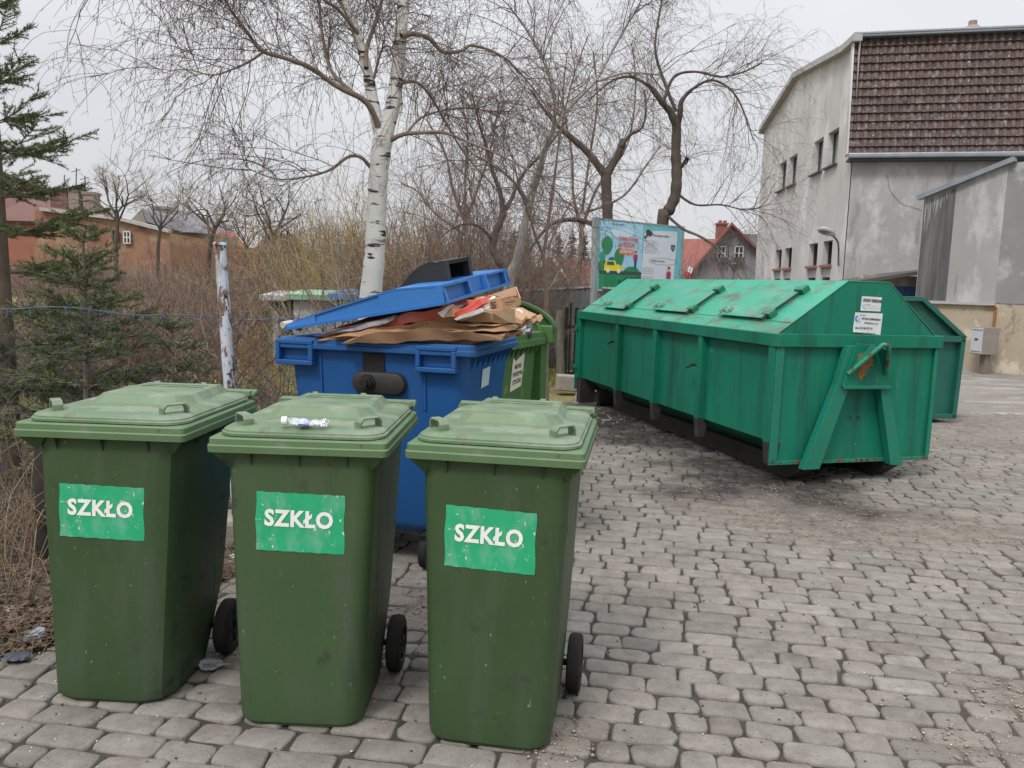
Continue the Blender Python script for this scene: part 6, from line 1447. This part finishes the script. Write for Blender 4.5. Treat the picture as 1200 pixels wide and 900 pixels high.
tree('dark_crooked_tree', 10.6, [([(592, 325, 8), (586, 308, 7.5), (577, 290, 7), (583, 268, 6.5), (590, 250, 6)], 0), ([(590, 250, 5), (586, 225, 4.4), (577, 200, 3.6), (570, 172, 2.8), (563, 150, 2), (553, 110, 1.4)], -.2), ([(589, 250, 4.4), (600, 232, 3.4), (612, 205, 2.6), (640, 175, 2), (665, 140, 1.4)], .4), ([(580, 285, 3.4), (565, 268, 2.6), (548, 262, 2), (530, 268, 1.4), (515, 280, 1)], -.5)],
     'dark crooked trunk left of the leaning pale tree', m_dkb, 6, m_tw, (.4, 1.1), (.3, .8), 6)
# extra airy background crowns that fill the middle with fine twigs
tree('background_tree', 15, [([(545, 330, 6), (548, 290, 5), (545, 260, 4)], 0), ([(545, 260, 3.4), (530, 220, 2.6), (522, 180, 2), (500, 140, 1.4)], 0), ([(545, 262, 3.2), (560, 220, 2.4), (575, 175, 1.8), (585, 120, 1.2)], 0), ([(546, 255, 3), (545, 210, 2.2), (548, 160, 1.6), (540, 110, 1)], 0), ([(545, 275, 2.6), (510, 250, 2), (490, 225, 1.4), (470, 215, 1)], 0)],
     'bushy bare tree right of the birch trunk, behind the black hood', m_twb, 6, m_twb, (.6, 1.5), (.4, 1.0), 6, t0=.1)
tree('background_tree', 16, [([(676, 330, 6), (680, 300, 5), (682, 270, 4.4)], 0), ([(682, 270, 3.6), (672, 230, 2.6), (670, 180, 2), (660, 120, 1.4), (665, 60, 1)], 0), ([(682, 268, 3.2), (700, 220, 2.4), (735, 170, 1.8), (745, 100, 1.2), (740, 50, .9)], 0), ([(682, 250, 2.8), (690, 190, 2.2), (700, 120, 1.6), (695, 60, 1)], 0), ([(684, 250, 2.4), (730, 230, 2), (760, 190, 1.4), (775, 170, 1)], 0)],
     'tall airy bare tree rising behind the left post of the info board', m_twb, 4.5, m_tw, (.7, 1.7), (.5, 1.3), 6, t0=.1)

def fan_tree(px, vb, Y, h, lab, m, cat='tree', name='garden_tree', n=6, group='bare garden trees in the distance', lean=0.0, fine=1.0):
    p = at(px, vb, Y); r_ = empty(name, (p.x, Y, 0), 0, lab, cat, group); t = Twigs(5); f = Twigs(3)
    tr = walk((p.x, Y, max(0, p.z-h*.35)), (lean, 0, 1), h*.35, 5, .06, 0); t.line(np.vstack([[(p.x-lean*.5, Y, -.1)], tr]), h*.024, h*.017)
    def rec(q, d, l_, r, dep):
        B_ = walk(q, d, l_, 6, .14, .02); (t if dep < 2 else f).line(B_, r, r*.55)
        if dep >= 4: return
        for k in range(3 if dep < 3 else 4):
            j = rng.integers(2, 7); dd = unit(unit(B_[min(j, 6)]-B_[min(j, 6)-1])*.8+rv(.55)+np.array([0, 0, .12])); rec(B_[min(j, 6)], dd, l_*rng.uniform(.55, .8), max(r*.5, .006*fine), dep+1)
    for k in range(n):
        a = 2*math.pi*k/n+rng.random(); rec(tr[-1-int(rng.integers(0, 2))], unit(np.array([math.cos(a)*.8, math.sin(a)*.8, .75+.4*rng.random()])), h*.3, h*.011, 0)
    t.build('trunk', m_dkb, r_); f.build('twigs', m, r_)
fan_tree(243, 272, 30, 4.6, 'spreading bare walnut-like tree behind the white peeling fence post', m_twg, n=6)
fan_tree(134, 250, 40, 5.2, 'round bare tree above the orange house, leftmost of the distant trees', m_twg, n=6)
fan_tree(184, 262, 42, 4.4, 'small bare tree by the slate roof', m_twg, n=5)
fan_tree(318, 275, 26, 4.0, 'bare dark tree between the fence post and the yellow willow', m_twg, n=6)
fan_tree(285, 285, 34, 3.6, 'small bare tree in front of the long red roof', m_twg, n=5)

# ---- bushes
def bush(px, Y, wid, h, m, lab, n=150, name='bush', group='bare bushes behind the fence', up=.9, r=.0045, wig=.10, sub=5, grav=-.01):
    p = gnd(px, 331+CAM_H*F_PX/Y) ; r_x = at(px, 400, Y).x; o = empty(name, (r_x, Y, 0), 0, lab, 'bush', group) if False else None
    t = Twigs(3)
    for i in range(n):
        x = r_x+rng.normal(0, wid*.30); y = Y+rng.normal(0, wid*.22); hh = h*rng.uniform(.45, 1.05)*(1-.35*min(1, abs(x-r_x)/wid))
        d = unit(np.array([(x-r_x)/wid*.8+rng.normal(0, .28), rng.normal(0, .25), up])); B_ = walk((x, y, -.05), d, hh, 9, wig, grav); t.line(B_, r*1.5, r*.6)
        for k in range(sub):
            j = rng.integers(2, 9); dd = unit(unit(B_[j]-B_[j-1])*.7+rv(.5)); S_ = walk(B_[j], dd, hh*rng.uniform(.15, .4), 5, .14, grav); t.line(S_, r*.75, r*.35)
            for k2 in range(2):
                j2 = rng.integers(1, 5); t.line(walk(S_[j2], unit(S_[j2+1]-S_[j2]+rv(.6)), hh*rng.uniform(.05, .14), 3, .15, grav), r*.45, r*.25)
    o = t.build(name, m); tag(o, lab, 'bush', group); return o
bush(150, 9.5, 1.7, 1.75, m_twr, 'reddish tangled bush just right of the small spruce', 120)
bush(205, 10.5, 1.6, 1.85, m_twb, 'brown tangled bush left of the white peeling post', 120)
bush(222, 9.3, 1.1, 1.7, m_twr, 'low reddish bush close behind the fence, left of the white peeling post', 60, r=.0035)
bush(300, 13.5, 1.9, 2.0, m_twr, 'reddish brown bush right of the white peeling post', 140)
bush(366, 16, 1.7, 2.4, m_twb, 'brown bush in front of the garden sheds', 130)
bush(322, 9.5, .8, 1.35, mat('twig_ochre', (.30, .19, .07), (.38, .25, .09), 2, .9), 'low ochre bush right of the white peeling post', 60, r=.003)
m_stem = mat('stem_pale', (.34, .28, .23), (.17, .13, .10), 5, .9)
bush(350, 7.6, .9, 1.9, m_stem, 'thin pale saplings leaning left of the birch trunk', 12, r=.0065, sub=7, wig=.06)
bush(392, 8.2, .8, 2.3, m_stem, 'straight pale saplings close to the birch trunk on its left', 9, r=.007, sub=7, wig=.05)
bush(300, 7.2, .7, 1.5, m_stem, 'sparse pale stems just right of the peeling fence post', 9, r=.005, sub=7, wig=.07)
bush(500, 9, 1.2, 2.4, m_stem, 'sparse pale stems behind the black hood', 12, r=.008, sub=7, wig=.06)
bush(180, 7.4, 1.2, 1.5, m_stem, 'sparse pale stems between the small spruce and the peeling post', 12, r=.005, sub=8, wig=.09)
bush(95, 9, 1.6, 1.9, m_twb, 'brown bush behind the small spruce', 150)
bush(30, 10, 2.0, 2.1, m_twb, 'brown bush behind the tall spruce', 150)
bush(400, 14, 1.9, 3.0, m_will, 'yellow twigged willow bush left of the birch trunk', 170, wig=.07, up=1.3, r=.005)
bush(432, 17, 2.0, 3.5, m_will, 'taller yellow twigged willow right behind the birch trunk', 150, wig=.07, up=1.3, r=.006)
bush(350, 16, 1.8, 3.0, m_twb, 'tall brown bush left of the yellow willow', 150, r=.006)
bush(485, 12, 1.6, 2.9, m_twb, 'dense brown bush right of the birch trunk', 260, r=.0045)
bush(530, 13, 1.7, 3.3, m_twb, 'dense brown bush behind the black hood', 260, r=.005)
bush(575, 14, 1.6, 2.9, m_twb, 'brown bush behind the open carton', 170, r=.005)
bush(470, 19, 2.4, 4.1, m_twg, 'tall grey brown thicket far behind the birch', 170, r=.007)
bush(560, 20, 2.6, 4.2, m_twb, 'tall brown thicket far behind the crooked tree', 170, r=.007)
bush(260, 15, 2.2, 2.2, m_twg, 'grey bush beyond the white peeling post', 110, r=.005)
bush(185, 16, 2.2, 2.45, m_twb, 'bush in front of the orange house wall', 120, r=.005)
bush(120, 15, 2.0, 1.9, m_twr, 'reddish bush below the orange house, far left', 150, r=.005)
bush(628, 17, 1.4, 2.4, m_twg, 'grey bush left of the low grey house', 120, r=.005)
bush(745, 15, 1.4, 2.2, m_twb, 'small bush below the info board', 80, r=.004)
# far woods closing the view
t = Twigs(3)
for i in range(2600):
    px = rng.uniform(-80, 800); Y = rng.uniform(44, 50) if px < 210 else rng.uniform(24, 34)
    p = at(px, 340, Y); hmax = 1.48+((331-(318 if px < 330 else (262 if px < 620 else 285)))*Y/F_PX)
    B_ = walk((p.x, Y, -.1), (rng.normal(0, .2), 0, 1), hmax*rng.uniform(.55, 1.05), 7, .09, 0); t.line(B_, .018, .006)
    for k in range(4): j = rng.integers(2, 7); t.line(walk(B_[j], unit(B_[j]-B_[j-1]+rv(.6)), hmax*.25, 4, .12, 0), .008, .004)
tag(t.build('far_thicket', mat('thicket_grey', (.16, .12, .10), (.22, .175, .15), .4, .95)), 'mass of bare scrub closing the gardens in the distance', 'scrub', kind='stuff')
# conifer tops on the horizon, between the trunks
def conifer(u, v, Y, lab, w_=.16):
    p = at(u, v, Y); t = Twigs(3); H_ = p.z
    t.line(np.array([(p.x, Y, 0), (p.x, Y, H_)]), .12, .02); rt = empty('far_conifer', (p.x, Y, 0), 0, lab, 'tree', 'dim conifers on the horizon'); t.build('trunk', m_dkb, rt)
    t = Twigs(3)
    for i in range(360):
        q = rng.random()**.7; z = H_*(1-.75*q); a = rng.random()*6.28; l_ = (.25+q*H_*w_)*rng.uniform(.6, 1.1)
        t.line(walk((p.x, Y, z), (math.cos(a), math.sin(a), -.15), l_, 4, .12, -.02), .05, .02)
    t.build('crown', mat('conifer_dim', (.035, .045, .04), (.06, .07, .06), 1, .95), rt)
for u, v, Y, lab in ((655, 272, 70, 'dim conifer left of the low red roof ridge'), (671, 268, 74, 'tallest dim conifer above the low red roof'), (686, 275, 72, 'dim conifer beside the left post of the board'), (603, 268, 66, 'dim conifer between the crooked and leaning trunks'), (618, 262, 72, 'dim conifer just right of the leaning trunk')):
    conifer(u, v, Y, lab)

# ================================================================== spruces
m_need = mat('spruce_needles', (.075, .125, .04), (.125, .165, .065), 3, .6, spec=.3, layers=(((.10, .12, .045), (5, 5, 5), .56, .68, None),))
m_sbark = mat('spruce_bark', (.13, .095, .07), (.20, .155, .125), 9, .95, .003, 50)
def needles(buf, P, ln=.013, step=.0035, w_=.0021, droop=0.0):
    """needles along polyline P -> quads"""
    P = np.asarray(P); seg = np.linalg.norm(np.diff(P, axis=0), axis=1); tot = seg.sum(); n = max(4, int(tot/step)); cs = np.concatenate([[0], np.cumsum(seg)])
    s_ = rng.random(n)*tot; c = np.column_stack([np.interp(s_, cs, P[:, k]) for k in range(3)])
    i = np.clip(np.searchsorted(cs, s_)-1, 0, len(P)-2); T_ = (P[i+1]-P[i])/(seg[i][:, None]+1e-9)
    rnd = rng.normal(0, 1, (n, 3)); rnd[:, 2] = rnd[:, 2]*.8+.35; S_ = np.cross(T_, rnd); S_ /= np.linalg.norm(S_, axis=1)[:, None]+1e-9
    D = T_*.75+S_*.8; D /= np.linalg.norm(D, axis=1)[:, None]; W_ = np.cross(D, rng.normal(0, 1, (n, 3))); W_ /= np.linalg.norm(W_, axis=1)[:, None]+1e-9
    l_ = ln*rng.uniform(.7, 1.2, n)[:, None]; w2 = w_*np.ones((n, 1))
    buf.append(np.stack([c-W_*w2, c+W_*w2, c+D*l_+W_*w2*.3, c+D*l_-W_*w2*.3], 1))
def spruce_branch(wood, buf, p, d, L_, r, dens=1.0, ln=.014, step=.0035):
    B_ = walk(p, d, L_, 8, .05, .015); wood.line(B_, r*.6, r*.2); needles(buf, B_[2:], ln, step)
    side = unit(np.cross(unit(B_[-1]-B_[0]), np.array([0, 0, 1.0])))
    for k in range(int(9+L_*22*dens)):
        t = .12+.86*rng.random(); j = min(int(t*8), 7); q = B_[j]+(B_[j+1]-B_[j])*rng.random(); sg = 1 if rng.random() < .5 else -1
        ax_ = unit(B_[j+1]-B_[j]); dd = unit(ax_*.75+side*sg*.75+rv(.16)+np.array([0, 0, -.05])); l2 = L_*(1-t*.75)*rng.uniform(.28, .5)+.04
        S_ = walk(q, dd, l2, 5, .06, .0); wood.line(S_, r*.4, r*.2); needles(buf, S_, ln, step)
        if l2 > .14:
            for k2 in range(int(l2*14)):
                j2 = rng.integers(1, 5); sg2 = 1 if rng.random() < .5 else -1; d3 = unit(unit(S_[j2+1]-S_[j2])*.8+np.cross(unit(S_[j2+1]-S_[j2]), [0, 0, 1])*sg2*.6+rv(.15)); S3 = walk(S_[j2], d3, l2*rng.uniform(.3, .5), 3, .05, 0); wood.line(S3, r*.25, r*.15); needles(buf, S3, ln, step)
def make_spruce(name, base, H_, lab, levels, lean=(0, 0), tr=.045, z0=.3, maxL=.9, mn=.12, ln=.014, step=.0035, xlim=None, gap=.0, tip=.5):
    rt = empty(name, base, 0, lab, 'tree'); wood = Twigs(5); buf = []; b0 = np.array(base, float)
    T_ = np.array([b0+np.array([lean[0]*t*t, lean[1]*t, H_*t]) for t in np.linspace(0, 1, 14)]); tk = Twigs(9); tk.line(T_, tr, tr*.15); tk.build('trunk', m_sbark, rt)
    needles(buf, T_[-3:], ln, step)
    for lv in range(levels):
        t = (lv+.5)/levels; z = z0+(H_-z0)*t**.95; c = b0+np.array([lean[0]*(z/H_)**2, lean[1]*z/H_, z]); nb = rng.integers(4, 7); a0 = rng.random()*6
        for k in range(nb):
            a = a0+2*math.pi*k/nb+rng.normal(0, .2); L_ = (mn+(maxL-mn)*(1-t)**.85)*rng.uniform(.75, 1.15)
            d = unit(np.array([math.cos(a), math.sin(a), .18+.55*t-.25*(1-t)])); spruce_branch(wood, buf, c, d, L_, .006+.008*(1-t), 1.0, ln, step)
    wood.build('branches', m_sbark, rt); V_ = np.concatenate(buf)-np.array(base)[None, None]; n = len(V_)
    npmesh('needles', V_.reshape(-1, 3), np.arange(n*4).reshape(n, 4), m_need, rt, False); print(name, n)
pb_ = at(12, 331, 5.6); make_spruce('spruce_tree', (pb_.x-.05, 5.6, 0), 3.55, 'tall dark spruce at the left edge with a sparse pointed top', 12, (.0, 0), .07, .5, .98, .14, .023, .0030)
pb_ = at(96, 331, 5.0); make_spruce('spruce_tree', (pb_.x, 5.0, 0), 1.72, 'smaller spruce behind the fence, right of the tall one', 9, (.02, 0), .035, .35, .72, .10, .020, .0030)
pb_ = at(196, 331, 5.0); make_spruce('young_spruce', (pb_.x, 5.05, 0), 1.18, 'young low spruce behind the fence just left of the peeling post', 6, (.0, 0), .02, .35, .50, .08, .018, .0030)

# ================================================================== ground cover
tg = []; n = 42000
xs_ = rng.uniform(-9, 3, n); ys_ = 4.3+12*rng.random(n)**1.4; ok = (xs_ < np.interp(ys_, [4.0, 4.6, 5.2, 10.6, 20], [-2.5, -1.7, -.7, .4, 2.0])) & (abs(xs_) < .68*ys_+.5) & (fbm(xs_*1.2, ys_*1.2) > .40)
xs_, ys_ = xs_[ok], ys_[ok]; n = len(xs_); h_ = rng.uniform(.02, .085, n); a_ = rng.random(n)*6.28; w_ = .003+.0012*ys_*.3; dx, dy = np.cos(a_)*w_, np.sin(a_)*w_; lx, ly = rng.normal(0, .03, n), rng.normal(0, .03, n)
Vg = np.stack([np.stack([xs_-dx, ys_-dy, -.06+0*h_], 1), np.stack([xs_+dx, ys_+dy, -.06+0*h_], 1), np.stack([xs_+lx+dx*.3, ys_+ly+dy*.3, h_], 1), np.stack([xs_+lx-dx*.3, ys_+ly-dy*.3, h_], 1)], 1)
tag(npmesh('grass', Vg.reshape(-1, 3), np.arange(n*4).reshape(n, 4), mat('grass_blades', (.20, .26, .04), (.32, .29, .10), .8, .8), smooth=False), 'short yellow green grass in the gardens behind the fence', 'grass', kind='stuff')
# dead stems and brambles along the fence
t = Twigs(3)
for i in range(300):
    s_ = rng.uniform(0, slen[3]) if i < 90 else rng.uniform(0, slen[1]+.3); x, y = fpoint(s_); off = rng.uniform(-.35, .6); y += off; x += rng.normal(0, .1)
    if y < 3.9 and x > -2.2: continue
    B_ = walk((x, y, 0), (rng.normal(0, .5), rng.normal(0, .4), 1), rng.uniform(.25, 1.0), 8, .16, -.06); t.line(B_, .003, .0012)
    for k in range(2): j = rng.integers(2, 8); t.line(walk(B_[j], unit(B_[j]-B_[j-1]+rv(.7)), .18, 4, .2, -.05), .0017, .0008)
for i in range(150):
    x = rng.uniform(-3.2, -1.75); y = rng.uniform(3.1, 4.0)+.0; B_ = walk((x-.25, y, 0), (rng.normal(-.15, .4), rng.normal(.2, .3), .9), rng.uniform(.3, 1.05), 8, .14, -.08); t.line(B_, .0032, .0014)
tag(t.build('dead_stems', mat('dead_stem', (.30, .21, .13), (.17, .115, .075), 3, .9)), 'dry brown stems and brambles tangled in the fence', 'brambles', kind='stuff')
# leaf litter
t = Twigs(3)
for i in range(900):
    y = rng.uniform(2.7, 5.0) if i % 2 else rng.uniform(2.7, 3.8); e = float(edge_x(y)); x = e-abs(rng.normal(0, .4))+.04; a = rng.random()*6.28
    if abs(x) > .68*y+.3: continue
    t.line(walk((x, y, .02+.04*rng.random()), (math.cos(a), math.sin(a), rng.normal(0, .12)), rng.uniform(.05, .3), 5, .12, 0), .0022, .001)
tag(t.build('fallen_twigs', mat('fallen_twig', (.24, .17, .11), (.08, .055, .04), 12, .9)), 'fallen twigs and dry stalks lying over the leaf litter', 'twigs', kind='stuff')
n = 9000; Vl = []
def litter_area():
    while True:
        y = rng.uniform(2.7, 3.9) if rng.random() < .6 else rng.uniform(2.7, 6.5); e = float(edge_x(y)); x = e-abs(rng.normal(0, .45))+.06
        if abs(x) < .68*y+.3: return x, y
for i in range(n):
    x, y = litter_area(); s_ = .005+.014*rng.random()**1.5; a = rng.random()*6.28; c, sn = math.cos(a), math.sin(a); e = float(edge_x(y)); z = .006+.05*max(0, min(1, (e-x)/.25))*rng.random()+.004
    q = np.array([(-s_, -s_*.45), (s_, -s_*.4), (s_*.9, s_*.5), (-s_*.8, s_*.4)]); q = q @ np.array([[c, -sn], [sn, c]]); tl = rng.normal(0, .35, 2)
    Vl.append([(x+qx, y+qy, z+abs(s_)*.3+qx*tl[0]+qy*tl[1]) for qx, qy in q])
Vl = np.array(Vl); o = npmesh('leaf_litter', Vl.reshape(-1, 3), np.arange(n*4).reshape(n, 4), mat('leaf_litter', (.075, .05, .032), (.17, .12, .075), 14, .9, layers=(((.05, .035, .025), (18, 18, 18), .52, .6, None), ((.45, .36, .24), (25, 25, 25), .66, .70, None))), smooth=False)
tag(o, 'brown leaf litter along the foot of the fence', 'litter', kind='stuff')
for (u, v, s_, m_, lab, nm, cat) in ((12, 716, (.045, .03, .02), mat('foil_scrap', (.55, .56, .60), (.4, .42, .45), 20, .3), 'pale crumpled foil scrap in the litter left of the first bin', 'foil_scrap', 'litter'),
                                  (40, 745, (.045, .05, .03), mat('glass_clear', (.35, .38, .40), (.15, .16, .17), 25, .15), 'grey crumpled plastic cup against the first bin', 'plastic_cup', 'litter'),
                                  (18, 770, (.05, .035, .008), mat('dark_scrap', (.05, .06, .075), rough=.5), 'dark flat plastic scrap left of the first bin', 'plastic_scrap', 'litter'),
                                  (277, 652, (.035, .02, .012), MATS['foil_scrap'], 'white scrap on the ground between the first two bins', 'paper_scrap', 'litter'),
                                  (246, 778, (.06, .03, .012), MATS['glass_clear'], 'clear plastic shred beneath the wheel of the first bin', 'plastic_shred', 'litter')):
    p = gnd(u, v, .02); crumple(nm, p, s_, m_, lab, cat, int(u), 3, .55)
